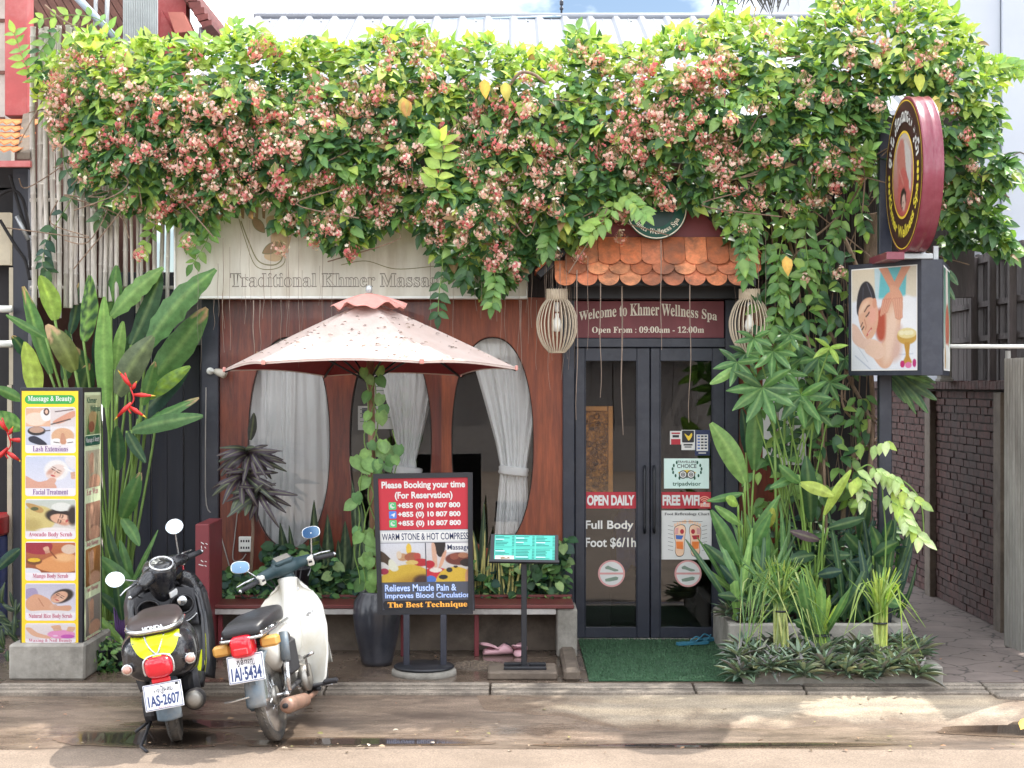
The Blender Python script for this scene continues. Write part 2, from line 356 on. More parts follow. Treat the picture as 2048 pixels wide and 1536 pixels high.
# ------------------------------------------------------------------ materials
m_dark = mat('dark_paint', L(38, 42, 54), .38, var=.15, scale=6, bump=.03, dirt=L(74, 76, 84), dirt_amt=.35, dscale=5)
m_black = mat('black_metal', L(30, 32, 38), .42, var=.2, scale=9)
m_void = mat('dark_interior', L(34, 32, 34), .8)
m_wood = mat('stained_wood', L(92, 36, 24), .36, var=.45, scale=4, stretch=(5, 5, .55), bump=.12, bscale=14, dirt=L(132, 64, 38), dirt_amt=.85, dscale=2.2, coat=.25)
m_wood2 = mat('worn_orange_wood', L(132, 66, 38), .5, var=.3, scale=5, stretch=(6, 6, .6), bump=.15, bscale=14, dirt=L(98, 44, 32), dirt_amt=.85, dscale=1.6)
m_maroon = mat('maroon_paint', L(118, 46, 52), .5, var=.16, scale=5, dirt=L(82, 34, 38), dirt_amt=.5)
m_conc = mat('concrete', L(150, 146, 138), .85, var=.2, scale=6, bump=.3, dirt=L(86, 82, 74), dirt_amt=.75, dscale=2.2)
m_conc_d = mat('damp_concrete', L(112, 100, 88), .8, var=.22, scale=5, bump=.3, dirt=L(58, 50, 44), dirt_amt=.8, dscale=1.8)
m_white = mat('white_paint', L(226, 226, 222), .55, var=.05)
m_steel = mat('galvanised_steel', L(168, 172, 174), .4, metal=.6, var=.15)
m_glass = glass('window_glass', refl=.9)
m_tile = mat('terracotta_tile', L(196, 112, 74), .75, var=.22, scale=9, bump=.12, dirt=L(120, 80, 62), dirt_amt=.55, dscale=4)
# ------------------------------------------------------------------ ground
m_road = mat('dry_road', L(132, 117, 103), .9, var=.10, scale=3, bump=.25, bscale=60, dirt=L(98, 84, 72), dirt_amt=.6, dscale=1.4, speck=.3)
m_gut = mat('wet_gutter', L(126, 110, 96), .34, var=.4, scale=4.5, stretch=(.45, 1.6, 1), bump=.2, bscale=26, dirt=L(76, 64, 55), dirt_amt=.9, dscale=2.0, rvar=.24, speck=.3)
m_pave = mat('wet_pavement', L(108, 94, 82), .28, var=.3, scale=2.5, bump=.1, bscale=26, dirt=L(64, 54, 48), dirt_amt=.9, dscale=1.2, rvar=.26, speck=.2)
m_kerb = mat('kerb_concrete', L(136, 126, 114), .7, var=.25, scale=5, bump=.35, dirt=L(70, 62, 56), dirt_amt=.85, dscale=2.0, speck=.25)
m_apron0 = mat('sandy_apron', L(158, 140, 116), .8, var=.2, scale=3.0, stretch=(.5, 1.4, 1), bump=.25, bscale=30, dirt=L(128, 100, 76), dirt_amt=.7, dscale=1.3)
wc, dc_ = np.array(L(112, 95, 80)), np.array(L(50, 42, 37)); m_pud = mat('puddle_film', (1, 1, 1), .04, attr=True, var=.12, spec=.6, bump=.015, bscale=7)
t_ = m_pud.node_tree; at_ = [n for n in t_.nodes if n.type == 'ATTRIBUTE'][0]; r_ = t_.nodes.new('ShaderNodeMapRange'); r_.inputs[1].default_value = float(dc_[0]); r_.inputs[2].default_value = float(wc[0]); r_.inputs[3].default_value = .03; r_.inputs[4].default_value = .36; t_.links.new(at_.outputs['Color'], r_.inputs[0]); t_.links.new(r_.outputs[0], t_.nodes['Principled BSDF'].inputs['Roughness'])
m_puddle = mat('puddle_water', L(52, 42, 36), .04, var=.2, spec=.6, bump=.02, bscale=6)
def zg(x, y):                                 # street profile: kerb foot, gutter, road
    if y > -3.32: return -.038-.097*min(1, max(0, (-2.1-y)/1.05))+.006*noise.noise((x*.8, y*.8, 0))
    return -.135+.02*min(1, (-3.32-y)/.8)+.005*noise.noise((x*.6, y*.6, 3))
def street(name, y0f, y1f, m, nx, ny, x0=-16, x1=16, lift=0):
    b = MB(); b.sheet(lambda u, v: (lambda x: (lambda y: Vector((x, y, zg(x, y)+lift)))(y0f(x)+(y1f(x)-y0f(x))*v))(x0+(x1-x0)*u), nx, ny, m); return tag(b.build(name), kind='structure')
edge = lambda x: -3.30+.045*noise.noise((x*1.1, 0, 5))+.02*noise.noise((x*5, 0, 1))
b = MB(); b.box((-90, -60, -1.2), (90, 90, -.30), m_conc_d); tag(b.build('ground'), kind='structure')
street('road', lambda x: -30.0, edge, m_road, 260, 24)
street('gutter', lambda x: edge(x)-.05, lambda x: -2.06, m_gut, 420, 40, lift=-.008)
b = MB(); b.box((-9, -1.84, -.29), (2.93, .0, 0), m_pave); b.box((-9, 0, -.29), (-2.4, 3, -.004), m_pave); tag(b.build('pavement'), kind='structure')
# three-stepped kerb in cast lengths
b = MB(); xs = [-8.6, -5.6, -3.55, -1.28, -.15, 1.25, 2.0, 3.25, 5.4, 8]
for x0, x1 in zip(xs, xs[1:]):
    for k, (ya, yb, z) in enumerate(((-1.845, -1.912, .001), (-1.930, -1.992, -.008), (-2.010, -2.09, -.018))):
        b.box((x0+.006, yb, -.28), (x1-.006, ya-.002, z+.004*R.uniform(-1, 1)), m_kerb, .008)
b.box((3.26, -2.22, -.28), (8, -2.095, -.012), m_kerb, .015)
tag(b.build('kerb'), kind='structure')
# sandy concrete ramp spilling over the kerb in front of the planter and the alley
def apr(u, v):
    x = -.25+3.75*u; e = -2.82+.10*noise.noise((x*1.7, 0, 0))+.05*noise.noise((x*5, 2, 0)); e += .45*max(0, .25-u)/.25+.35*max(0, u-.93)/.07; y = -2.05+(e+2.05)*v
    k = math.sin(PI*v)*min(1, u*8, (1-u)*20); return Vector((x-.16*v*(u-.4), y, zg(x, y)-.0085+.016*max(0, k)+.0015*(v < .98)))
m_apron = mat('sandy_stain', (1, 1, 1), .62, attr=True, var=.22, scale=5, stretch=(.6, 1.5, 1), bump=.25, bscale=30, speck=.3)
b = MB(); NU, NV = 300, 60; b.sheet(apr, NU, NV, m_apron); b.hascol = True; cc = []
wet, dry, pale = np.array(L(112, 95, 80)), np.array(L(150, 138, 122)), np.array(L(168, 152, 130))
for i in range(NU+1):
    for j in range(NV+1):
        u, v = i/NU, j/NV; x = -.25+3.75*u; n = .5*noise.noise((x*2.2, v*2, 1))+.3*noise.noise((x*7, v*5, 2))+.15*noise.noise((x*19, v*11, 3)); e = min(u*6, (1-u)*16, (1-v)*3.2+.05)*.55-.28+n*.8; f = min(1, max(0, e*1.6+.2)); g = min(1, max(0, .5+1.4*noise.noise((x*1.5, v*6, 8))))
        cc.append(tuple(wet*(1-f)+(dry*(1-g)+pale*g)*f))
b.c = cc; tag(b.build('apron'), kind='structure')
# stamped paving of the alley
m_alley = mat('stamped_paving', L(120, 108, 102), .8, var=.25, scale=4, bump=.2, dirt=L(84, 74, 70), dirt_amt=.7, dscale=2)
t_ = m_alley.node_tree; vo = t_.nodes.new('ShaderNodeTexVoronoi'); vo.feature = 'DISTANCE_TO_EDGE'; vo.inputs['Scale'].default_value = 3.6
c_ = t_.nodes.new('ShaderNodeTexCoord'); w_ = t_.nodes.new('ShaderNodeTexNoise'); w_.inputs['Scale'].default_value = 5; a_ = t_.nodes.new('ShaderNodeMixRGB'); a_.inputs[0].default_value = .12
t_.links.new(c_.outputs['Object'], w_.inputs['Vector']); t_.links.new(c_.outputs['Object'], a_.inputs[1]); t_.links.new(w_.outputs['Color'], a_.inputs[2]); t_.links.new(a_.outputs[0], vo.inputs['Vector'])
r_ = t_.nodes.new('ShaderNodeMapRange'); r_.inputs[1].default_value = .0; r_.inputs[2].default_value = .03; t_.links.new(vo.outputs['Distance'], r_.inputs[0])
bp_ = t_.nodes['Principled BSDF']; old = bp_.inputs['Base Color'].links[0].from_socket; mm_ = t_.nodes.new('ShaderNodeMixRGB'); mm_.blend_type = 'MULTIPLY'; mm_.inputs[0].default_value = .75
t_.links.new(old, mm_.inputs[1]); t_.links.new(r_.outputs[0], mm_.inputs[2]); t_.links.new(mm_.outputs[0], bp_.inputs['Base Color'])
b = MB(); b.box((2.935, -1.84, -.29), (9, 12, .002), m_alley); tag(b.build('alley_path'), kind='structure')
def puddle(name, cx, cy, rx, ry, seed):
    pts = []
    for i in range(60):
        a = 2*PI*i/60; k = 1+.32*noise.noise((math.cos(a)*1.3, math.sin(a)*1.3, seed))+.1*noise.noise((math.cos(a)*5, math.sin(a)*5, seed))
        x, y = cx+rx*math.cos(a)*k, cy+ry*math.sin(a)*k; pts.append(Vector((x, y, 0)))
    b = MB(); vs = []
    for i in range(9): vs += [Vector((q.x, q.y, zg(q.x, q.y)-.0045)) for q in [Vector((cx, cy, 0)).lerp(p, i/8) for p in pts]]
    b.add(vs, [(i*60+j, i*60+(j+1) % 60, (i+1)*60+(j+1) % 60, (i+1)*60+j) for i in range(8) for j in range(60)], m_pud, True, [tuple(wc*(k_)+dc_*(1-k_)) for i in range(9) for k_ in [max(0, (i/8-.55)/.45)**1.3] for j in range(60)]); tag(b.build(name), kind='structure')
puddle('puddle', -2.25, -3.02, .62, .20, 3); puddle('puddle', -.95, -3.1, .85, .10, 8); puddle('puddle', 3.35, -2.85, .75, .16, 5); puddle('puddle', 1.3, -3.16, 1.2, .06, 13)
puddle('puddle', -2.0, -2.72, .5, .10, 21)
# drain patch of pebbles, footings
rt = thing('drain_cover', 'round pebbled drain cover set flush in wet pavement', 'drain cover', W(955, 1330, -1.35)*1); rt.location = (X(955, -1.2), -1.2, 0)
b = MB(); b.lathe([(0, .006), (.19, .006), (.2, .0)], m_conc_d, Matrix.Translation(rt.location), 32)
b.build('rim', rt); b = MB(); m_peb = mat('pebbles', L(118, 104, 90), .6, var=.5, scale=40)
for i in range(220):
    a = R.uniform(0, 2*PI); r = .185*math.sqrt(R.random()); b.ball(rt.location+Vector((r*math.cos(a), r*math.sin(a), .007)), (R.uniform(.007, .013), R.uniform(.007, .013), .005), m_peb, 6, 4)
b.build('pebble_infill', rt)
# ------------------------------------------------------------------ spa building
spa = thing('spa_building', 'spa shopfront with reddish wooden wall, three tall oval windows and dark doors', 'building', (0, .1, 0))
b = MB(); zt, zb = Z(595, 0), -.05; cells = [(440, 680, 578), (680, 883, 781), (883, 1125, 985)]
def sup(a, n=2.25): c, s_ = math.cos(a), math.sin(a); return math.copysign(abs(c)**(2/n), c), math.copysign(abs(s_)**(2/n), s_)
HOLE = []
for i, (pl, pr, pc) in enumerate(cells):
    x0, x1, xc, zc = X(pl, 0), X(pr, 0), X(pc, 0), Z(886, 0); ra, rb = 83*12.95/F, 213*12.95/F; HOLE.append((xc, zc, ra, rb))
    n = 72; rect = []; el = []
    angs = sorted([2*PI*k/n for k in range(n)]+[math.atan2(z-zc, x-xc) % (2*PI) for x in (x0, x1) for z in (zb, zt)])
    for a in angs:
        cx, sx = sup(a); el.append((xc+ra*cx, zc+rb*sx))
        dx, dz = math.cos(a), math.sin(a); k = min(((x1-xc)/dx if dx > 1e-9 else (x0-xc)/dx if dx < -1e-9 else 9e9), ((zt-zc)/dz if dz > 1e-9 else (zb-zc)/dz if dz < -1e-9 else 9e9)); rect.append((xc+dx*k, zc+dz*k))
    nn = len(angs); m_ = m_wood if i < 2 else m_wood2
    vs = [(x, 0, z) for x, z in rect]+[(x, 0, z) for x, z in el]+[(x, .012, z) for x, z in [(xc+(ex-xc)*.985, zc+(ez-zc)*.992) for ex, ez in el]]+[(xc+(ex-xc)*.985, .07, zc+(ez-zc)*.992) for ex, ez in el]
    fs = []
    for k in range(nn):
        q = (k+1) % nn
        for r_i in range(3): fs.append((r_i*nn+k, r_i*nn+q, (r_i+1)*nn+q, (r_i+1)*nn+k))
    b.add(vs, [tuple(reversed(f)) for f in fs], m_)
b.build('wooden_wall', spa)
m_ret = mat('rubber_edge', L(28, 22, 20), .6)
for i, (xc, zc, ra, rb) in enumerate(HOLE):
    g = MB(); g.add([(xc+ra*1.01*sup(2*PI*k/48)[0], .05, zc+rb*1.01*sup(2*PI*k/48)[1]) for k in range(48)], [tuple(reversed(range(48)))], m_glass)
    w = MB(); pts = [Vector((xc+ra*.985*sup(2*PI*k/64)[0], .012, zc+rb*.99*sup(2*PI*k/64)[1])) for k in range(65)]; w.tube(pts, .005, m_ret, 6, False)
    f_ = w.build('window', spa); g.build('pane', f_)
# interior room, upper wall, roof
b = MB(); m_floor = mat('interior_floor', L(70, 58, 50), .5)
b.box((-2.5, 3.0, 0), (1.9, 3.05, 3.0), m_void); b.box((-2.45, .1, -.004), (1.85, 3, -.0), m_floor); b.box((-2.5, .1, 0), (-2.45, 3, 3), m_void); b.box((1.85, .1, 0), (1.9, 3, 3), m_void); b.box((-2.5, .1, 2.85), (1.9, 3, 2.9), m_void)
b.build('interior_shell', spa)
b = MB(); m_up = mat('dark_upper_boards', L(46, 38, 38), .7, var=.3, scale=4, stretch=(5, 5, .6), bump=.2)
b.box((-2.7, .02, zt+.002), (3.75, .12, 4.25), m_up); b.build('upper_wall', spa)
b = MB(); m_cor = mat('white_sheet_roofing', L(132, 136, 144), .5, var=.06, scale=2, dirt=L(128, 130, 134), dirt_amt=.4, dscale=1)
yr, zr = 4.0, Z(36, 4.0); xl, xr = X(508, 4.0), X(1660, 4.0)
prof = []; x = xl; per = .27
while x < xr:
    prof += [(x, 0), (x+.03, .035), (x+.07, .035), (x+.10, 0), (x+.17, 0), (x+.175, .006), (x+.185, .006), (x+.19, 0)]; x += per
rows = [[Vector((px_-(.1*(1-t) if px_ < xl+.01 else 0), .1+(yr-.1)*t, 4.3+(zr-4.3)*t+h*.9)) for px_, h in prof] for t in (0, .5, 1)]
b.loft(rows, m_cor, False, False, False)
for x in np.arange(xl+.2, xr, .54): b.ball((x, 3.78, zr-.085), .012, m_steel, 6, 4)
b.tube([(xl, yr, zr+.01), (xr, yr, zr+.01)], .045, m_cor, 8); b.build('roof', spa)
# left dark side passage: post, door leaf, boards
b = MB(); b.box((X(405, 0), -.05, -.02), (X(439, 0), .12, 2.78), m_dark, .006); b.build('corner_post', spa)
m_navy = mat('navy_panel', L(30, 33, 46), .45, var=.2, scale=3, stretch=(4, 4, .5), dirt=L(50, 48, 52), dirt_amt=.5)
b = MB()
for k in range(7):
    x0 = X(205, .35)+k*.135; b.box((x0, .35+.012*(k % 2), -.02), (x0+.131, .40, 3.0), m_navy, .004)
b.box((X(350, .33), .30, Z(690, .3)), (X(404, .33), .34, Z(600, .3)), mat('grey_sheet', L(120, 120, 122), .6, dirt=L(80, 78, 78)), .003)
b.build('side_door', spa)
# door surround
b = MB(); y0, y1 = -.035, .10
b.box((X(1125, 0), y0, -.02), (X(1149, 0), y1, Z(600, 0)), m_dark, .006); b.box((X(1450, 0), y0, -.02), (X(1476, 0), y1, Z(600, 0)), m_dark, .006)
b.box((X(1149, 0)+.001, y0+.006, Z(695, 0)), (X(1450, 0)-.001, y1, Z(676, 0)), m_dark, .006)
b.box((X(1100, 0), -.12, Z(600, 0)+.002), (X(1500, 0), y1, Z(572, 0)), m_black, .006)
b.box((X(1149, 0), -.05, -.018), (X(1450, 0), .1, .012), m_conc, .004)
b.build('door_frame', spa)
# welcome board above the door
m_sign = mat('faded_maroon_board', L(122, 62, 68), .6, var=.12, scale=3, stretch=(2, 2, .6), dirt=L(98, 48, 54), dirt_amt=.5)
m_let = mat('cream_lettering', L(228, 222, 206), .6, var=.06)
b = MB(); xa, xb, za, zb2 = X(1146, 0), X(1448, 0), Z(602, 0), Z(676, 0)
b.box((xa, .0, zb2+.001), (xb, .05, za-.001), m_sign, .002)
p = Panel((xa, 0, za), (xb, 0, za), (xa, 0, zb2), 302, 74, b)
def wv(u, v, a, c): return u, v-(1-(2*a-1)**2)*13*1.0+0*c - (c-.5)*10*(1-(2*a-1)**2)
p.text(serif('Welcome to Khmer Wellness Spa'), 12, 22, 288, 44, m_let, bold=.008, warp=wv)
p.text(serif('Open From : 09:00am - 12:00m'), 38, 51, 262, 67, m_let, bold=.004)
b.build('welcome_sign', spa)
# double glazed doors with handles and stickers
m_red = mat('red_sticker', L(168, 34, 50), .5, var=.05); m_w = mat('white_vinyl', L(208, 208, 206), .5, var=.04); m_teal = mat('pale_mint_card', L(205, 228, 222), .5, var=.04); m_grn = mat('dark_green_print', L(24, 84, 66), .5)
m_ink = mat('black_print', L(34, 34, 40), .5); m_navyp = mat('navy_print', L(30, 44, 84), .5); m_yel = mat('yellow_print', L(222, 190, 60), .5); m_pk = mat('faded_pink_print', L(206, 150, 148), .5); m_sage = mat('grey_green_print', L(120, 140, 124), .5); m_org = mat('orange_print', L(222, 120, 52), .5); m_blu = mat('blue_print', L(60, 96, 170), .5)
def door(px0, px1, gx0, gx1):
    f = MB(); z0, z1 = .015, Z(696, 0); gz0, gz1 = Z(1255, 0), Z(722, 0); a, c, d, e = X(px0, 0)+.002, X(px1, 0)-.002, X(gx0, 0), X(gx1, 0)
    f.box((a, 0, z0), (d, .05, z1), m_dark, .004); f.box((e, 0, z0), (c, .05, z1), m_dark, .004); f.box((d+.001, .003, gz1), (e-.001, .048, z1), m_dark, .003); f.box((d+.001, .003, z0), (e-.001, .048, gz0), m_dark, .003)
    for (q0, q1) in (((d, gz0), (d+.008, gz1)), ((e-.008, gz0), (e, gz1))): f.box((q0[0], -.006, q0[1]), (q1[0], .0, q1[1]), m_dark, .002)
    o = f.build('door', spa)
    g = MB(); g.add([(d-.01, .026, gz0-.01), (e+.01, .026, gz0-.01), (e+.01, .026, gz1+.01), (d-.01, .026, gz1+.01)], [(0, 1, 2, 3)], m_glass); g.build('pane', o)
    return o
dl = door(1150, 1300, 1170, 1274); dr = door(1301, 1450, 1320, 1425)
for o, hx in ((dl, 1289), (dr, 1308)):
    h = MB(); x = X(hx, -.03); h.tube([(x, 0, Z(940, 0)), (x, -.045, Z(932, 0)), (x, -.05, Z(945, 0)), (x, -.05, Z(1052, 0)), (x, -.045, Z(1064, 0)), (x, 0, Z(1058, 0))], .011, m_black, 8); h.build('handle', o)
def stick(o, px0, py0, px1, py1, draw, m, label=None):
    s = MB(); y = .020; pn = Panel((X(px0, y), y, Z(py0, y)), (X(px1, y), y, Z(py0, y)), (X(px0, y), y, Z(py1, y)), px1-px0, py1-py0, s)
    if m: s.box((X(px0, y), y+.0005, Z(py1, y)), (X(px1, y), y+.002, Z(py0, y)), m)
    draw(pn); q = s.build('sticker', o)
    if label: q['label'] = label
stick(dl, 1171, 984, 1272, 1017, lambda p: p.text('OPEN DAILY', 3, 6, 98, 27, m_w, bold=.045), m_red, 'red sticker reading OPEN DAILY')
def fb(p): p.text('Full Body', 0, 3, 96, 25, m_w, bold=.02); p.text('Foot $6/1h', 0, 37, 101, 59, m_w, bold=.02)
stick(dl, 1171, 1038, 1273, 1102, fb, None, 'white cut-out lettering with the foot massage price')
def noshoe(p):
    p.ell(27, 27, 27, 27, m_pk, .0008); p.ell(27, 27, 23.5, 23.5, m_w, .0012)
    p.poly([(14, 14), (20, 11), (30, 16), (40, 19), (41, 22), (33, 23), (22, 19), (15, 18)], m_sage, .0016); p.poly([(14, 38), (22, 36), (36, 33), (41, 35), (39, 40), (24, 43), (15, 43)], m_sage, .0016)
    p.rect(3, 25, 51, 29, m_pk, .002)
stick(dl, 1196, 1120, 1250, 1174, noshoe, None, 'round no shoes sticker'); stick(dr, 1349, 1120, 1403, 1174, noshoe, None, 'round no shoes sticker')
def wifi(p):
    p.text('FREE WIFI', 2, 6, 76, 27, m_w, bold=.045)
    for r in (5, 9, 13): p.ring(86, 22, r-1.4, r+.8, mat('peach_print', L(226, 150, 130), .5), .002, 10, PI*1.2, PI*1.8)
    p.ell(86, 22, 2.4, 2.4, m_w, .002, 10); p.rrect(77, 22, 97, 30, 2, mat('peach_print'), .0015); p.text('FREE', 79, 24, 95, 29, m_w, .003)
stick(dr, 1323, 984, 1422, 1017, wifi, m_red, 'red sticker reading FREE WIFI')
def owl(p):
    p.text("TRAVELLERS'", 27, 4, 65, 9, m_ink, bold=.01); p.text('CHOICE', 26, 11, 65, 19, m_ink, bold=.01)
    p.poly([(28, 28), (36, 24), (46, 22.5), (56, 24), (64, 28), (60, 33), (46, 35), (32, 33)], m_yel, .0015)
    for u in (38, 54): p.ell(u, 32, 8.4, 8.4, m_ink, .002); p.ell(u, 32, 6.6, 6.6, m_w, .0025); p.ring(u, 32, 2.6, 4, m_ink, .003, 16); p.ell(u, 32, 1.5, 1.5, m_ink, .003, 10)
    p.poly([(43.5, 36), (48.5, 36), (46, 40)], m_ink, .002)
    for sg in (-1, 1):
        for k in range(6):
            a = PI/2+sg*(.55+.36*k); u, v = 46+sg*0-29*math.cos(a)*1.0, 22+20*math.sin(a); p.ell(u, v, 2.0, 3.6, m_grn, .002, 10)
    p.text('tripadvisor', 17, 46, 74, 57, m_grn, bold=.012)
stick(dr, 1328, 917, 1418, 977, owl, m_teal, 'pale green award sticker with an owl face')
def chart(p):
    p.text(serif('Foot Reflexology Chart'), 6, 4, 96, 11, m_ink); sk = mat('skin_print', L(228, 190, 160), .5); ol = m_ink
    for u, sg in ((37, 1), (67, -1)):
        out = [(u-11*sg, 34), (u-12*sg, 50), (u-9*sg, 66), (u-10*sg, 82), (u-6*sg, 91), (u+2*sg, 92), (u+8*sg, 86), (u+9*sg, 70), (u+10*sg, 52), (u+12*sg, 40), (u+9*sg, 30), (u, 28)]
        p.poly(crm(out), ol, .0012); p.poly([(u+(a-u)*.93, 60+(c-60)*.96) for a, c in crm(out)], sk, .0018)
        for k in range(5): p.ell(u-10*sg+k*5*sg, 29-[0, 2.5, 4, 5.5, 6.5][k], 2.2+(k == 4), 3.4+(k == 4), sk, .0016, 12)
        p.poly([(u-10*sg, 36), (u-3*sg, 34), (u-4*sg, 47), (u-11*sg, 48)], m_pk, .0022); p.poly([(u-9*sg, 49), (u+7*sg, 50), (u+3*sg, 58), (u-8*sg, 57)], m_blu if sg > 0 else m_red, .0022)
        p.poly([(u-8*sg, 62), (u+6*sg, 62), (u+6*sg, 78), (u-7*sg, 76)], m_org, .0022); p.ell(u+4*sg, 42, 4, 5, m_red, .0023, 12)
        for k in range(7): v = 32+k*8; p.line([(u-14*sg, v), (u-(24 if sg > 0 else 24)*sg, v-2)], .7, m_ink, .002)
    p.line([(22, 22), (82, 22)], .8, m_ink, .002)
stick(dr, 1323, 1021, 1424, 1119, chart, m_w, 'white foot chart poster')
def bird(p): p.rrect(1, 1, 25, 25, 2, m_ink, .001); p.poly(crm([(6, 7), (14, 12), (20, 6), (21, 12), (15, 21), (11, 17)]), m_yel, .002); p.rect(4, 28, 22, 31, m_ink, .0015); p.rect(6, 33, 20, 35, m_ink, .0015)
stick(dr, 1363, 860, 1390, 900, bird, m_w, 'small white sticker with a yellow bird')
def pays(p): p.rect(3, 9, 26, 42, m_w, .0012); [p.rect(5+7*(k % 3), 11+6*(k//3), 10+7*(k % 3), 14+6*(k//3), (m_blu, m_ink, m_navyp)[k % 3], .002) for k in range(15)]; p.rect(7, 45, 22, 47, m_w, .0015)
stick(dr, 1390, 860, 1420, 911, pays, m_navyp, 'navy payment logos sticker')
def lab(p): p.rect(2, 16, 21, 27, m_red, .0012); p.rect(3, 3, 20, 6, m_red, .0012); p.rect(5, 8, 18, 13, m_ink, .0012)
stick(dr, 1340, 862, 1363, 889, lab, m_w, 'small red and white sticker')
# ------------------------------------------------------------------ things seen through the glass
m_cur = mat('white_curtain', L(238, 240, 240), .85, var=.04, scale=4, transl=.12)
def curtain(label, rows, folds, y=.115, depth=.018, seed=0, tie=None):
    rt = thing('curtain', label, 'curtain', W(rows[0][1], rows[-1][0], y), 'white curtains behind the oval windows')
    b = MB()
    def fn(u, v):
        k = v*(len(rows)-1); i = min(int(k), len(rows)-2); t = k-i; t = t*t*(3-2*t) if False else t
        r0, r1 = rows[i], rows[i+1]; py = r0[0]+(r1[0]-r0[0])*t; xl_ = r0[1]+(r1[1]-r0[1])*t; xr_ = r0[2]+(r1[2]-r0[2])*t
        dp = depth*min(1, (xr_-xl_)/90+.2)
        uu = u+.9/folds*noise.noise((u*folds*.55, seed*3.1, v*.5))
        return Vector((X(xl_+(xr_-xl_)*u, y), y+dp*(.45+.9*abs(noise.noise((u*folds*.7, seed, 3))))*1.1*math.sin(uu*folds*2*PI+seed)+.6*dp*noise.noise((u*folds*2.4, v*1.4, seed))+.004*noise.noise((u*30, v*6, seed)), Z(py, y)))
    b.sheet(fn, folds*14, 30, m_cur); b.build('cloth', rt)
    if tie:
        t = MB(); c = W(*tie, y); t.lathe([(.115, -.035), (.125, -.02), (.12, 0), (.125, .02), (.115, .035)], m_cur, Matrix.Translation(c) @ Matrix.Rotation(.12, 4, 'Y') @ Matrix.Diagonal((1, .45, 1, 1)), 20); t.build('tieback', rt)
curtain('closed white curtain behind the leftmost oval window', [(660, 480, 592), (1150, 486, 586)], 7, seed=1)
curtain('thin white curtain strip at the right side of the leftmost oval window', [(660, 570, 680), (1150, 575, 690)], 5, y=.15, seed=4)
curtain('white curtain tied back in the middle window behind the umbrella pole', [(660, 760, 880), (760, 762, 872), (850, 785, 850), (920, 798, 832), (945, 795, 834), (1150, 782, 846)], 7, seed=2, tie=(815, 942))
curtain('white curtain tied back in the right oval window beside the door', [(650, 925, 1085), (720, 945, 1082), (800, 968, 1075), (880, 990, 1062), (930, 1000, 1054), (950, 1000, 1054), (1040, 992, 1058), (1150, 985, 1064)], 8, seed=3, tie=(1027, 942))
b = MB(); pb = Panel(W(728, 750, .14), W(786, 750, .14), W(728, 905, .14), 58, 155, b); m_pap = mat('notice_paper', L(205, 208, 204), .7, var=.08)
rt = thing('paper_notice', 'white printed notices taped inside the middle oval window', 'notice', W(757, 905, .14))
for (u0, v0, u1, v1) in ((20, 0, 58, 50), (-12, 62, 18, 110), (20, 62, 58, 108)):
    pb.rect(u0, v0, u1, v1, m_pap, .002); [pb.rect(u0+4, v0+6+8*k, u1-5-(k % 2)*8, v0+8+8*k, m_sage, .003) for k in range(4)]
pb.rect(-4, 66, 12, 84, m_navyp, .003); pb.rect(24, 72, 34, 88, m_pk, .003); b.build('paper', rt)
gp = thing('carved_panel', 'gilded carved wooden panel standing inside behind the left door glass', 'carved panel', (X(1196, .5), .5, 0))
m_gold = mat('gilt_wood', L(196, 128, 44), .35, metal=.5, var=.45, scale=24, bump=.6, bscale=40, dirt=L(70, 36, 14), dirt_amt=1, dscale=26)
m_goldf = mat('gilt_frame', L(206, 140, 62), .4, metal=.35, var=.15, scale=20)
b = MB(); b.box((X(1150, .5), .5, Z(1010, .5)), (X(1222, .5), .53, Z(815, .5)), m_gold)
for k in range(60):
    c = Vector((X(R.uniform(1160, 1214), .49), .496, Z(R.uniform(830, 1000), .49))); b.lathe([(.022, -.004), (.028, .006), (.022, .012), (.016, .006)], m_gold, Matrix.Translation(c) @ Matrix.Rotation(PI/2, 4, 'X'), 10, True)
b.build('carving', gp); b = MB(); b.box((X(1216, .48), .47, Z(1010, .5)), (X(1226, .48), .5, Z(812, .5)), m_goldf, .004); b.box((X(1150, .48), .47, Z(822, .5)), (X(1215.5, .48), .5, Z(812, .5)), m_goldf, .004); b.build('frame', gp)
b = MB(); b.box((X(1155, .5), .48, 0), (X(1222, .5), .54, Z(1010, .5)-.001), m_void, .005); b.build('base', gp)
sf = thing('armchair', 'dark armchair with blue cloth behind the left door', 'chair', (X(1260, .9), .9, 0))
m_bluec = mat('blue_cloth', L(40, 60, 120), .8, var=.25, scale=6, bump=.3); b = MB(); b.box((X(1200, .9), .75, .0), (X(1300, .9), 1.35, .42), m_void, .03); b.build('seat', sf)
b = MB(); b.box((X(1200, .9), 1.22, .42), (X(1300, .9), 1.38, .95), m_void, .03); b.build('backrest', sf)
b = MB(); b.sheet(lambda u, v: Vector((X(1232+50*u, .85), .72+.5*v*(1-.2*u), .44+.55*math.sin(PI*min(1, v*.8))*(1-.35*abs(u-.4))+.02*math.sin(u*14+v*5)+.12*u)), 24, 20, m_bluec, .01); b.build('throw', sf)
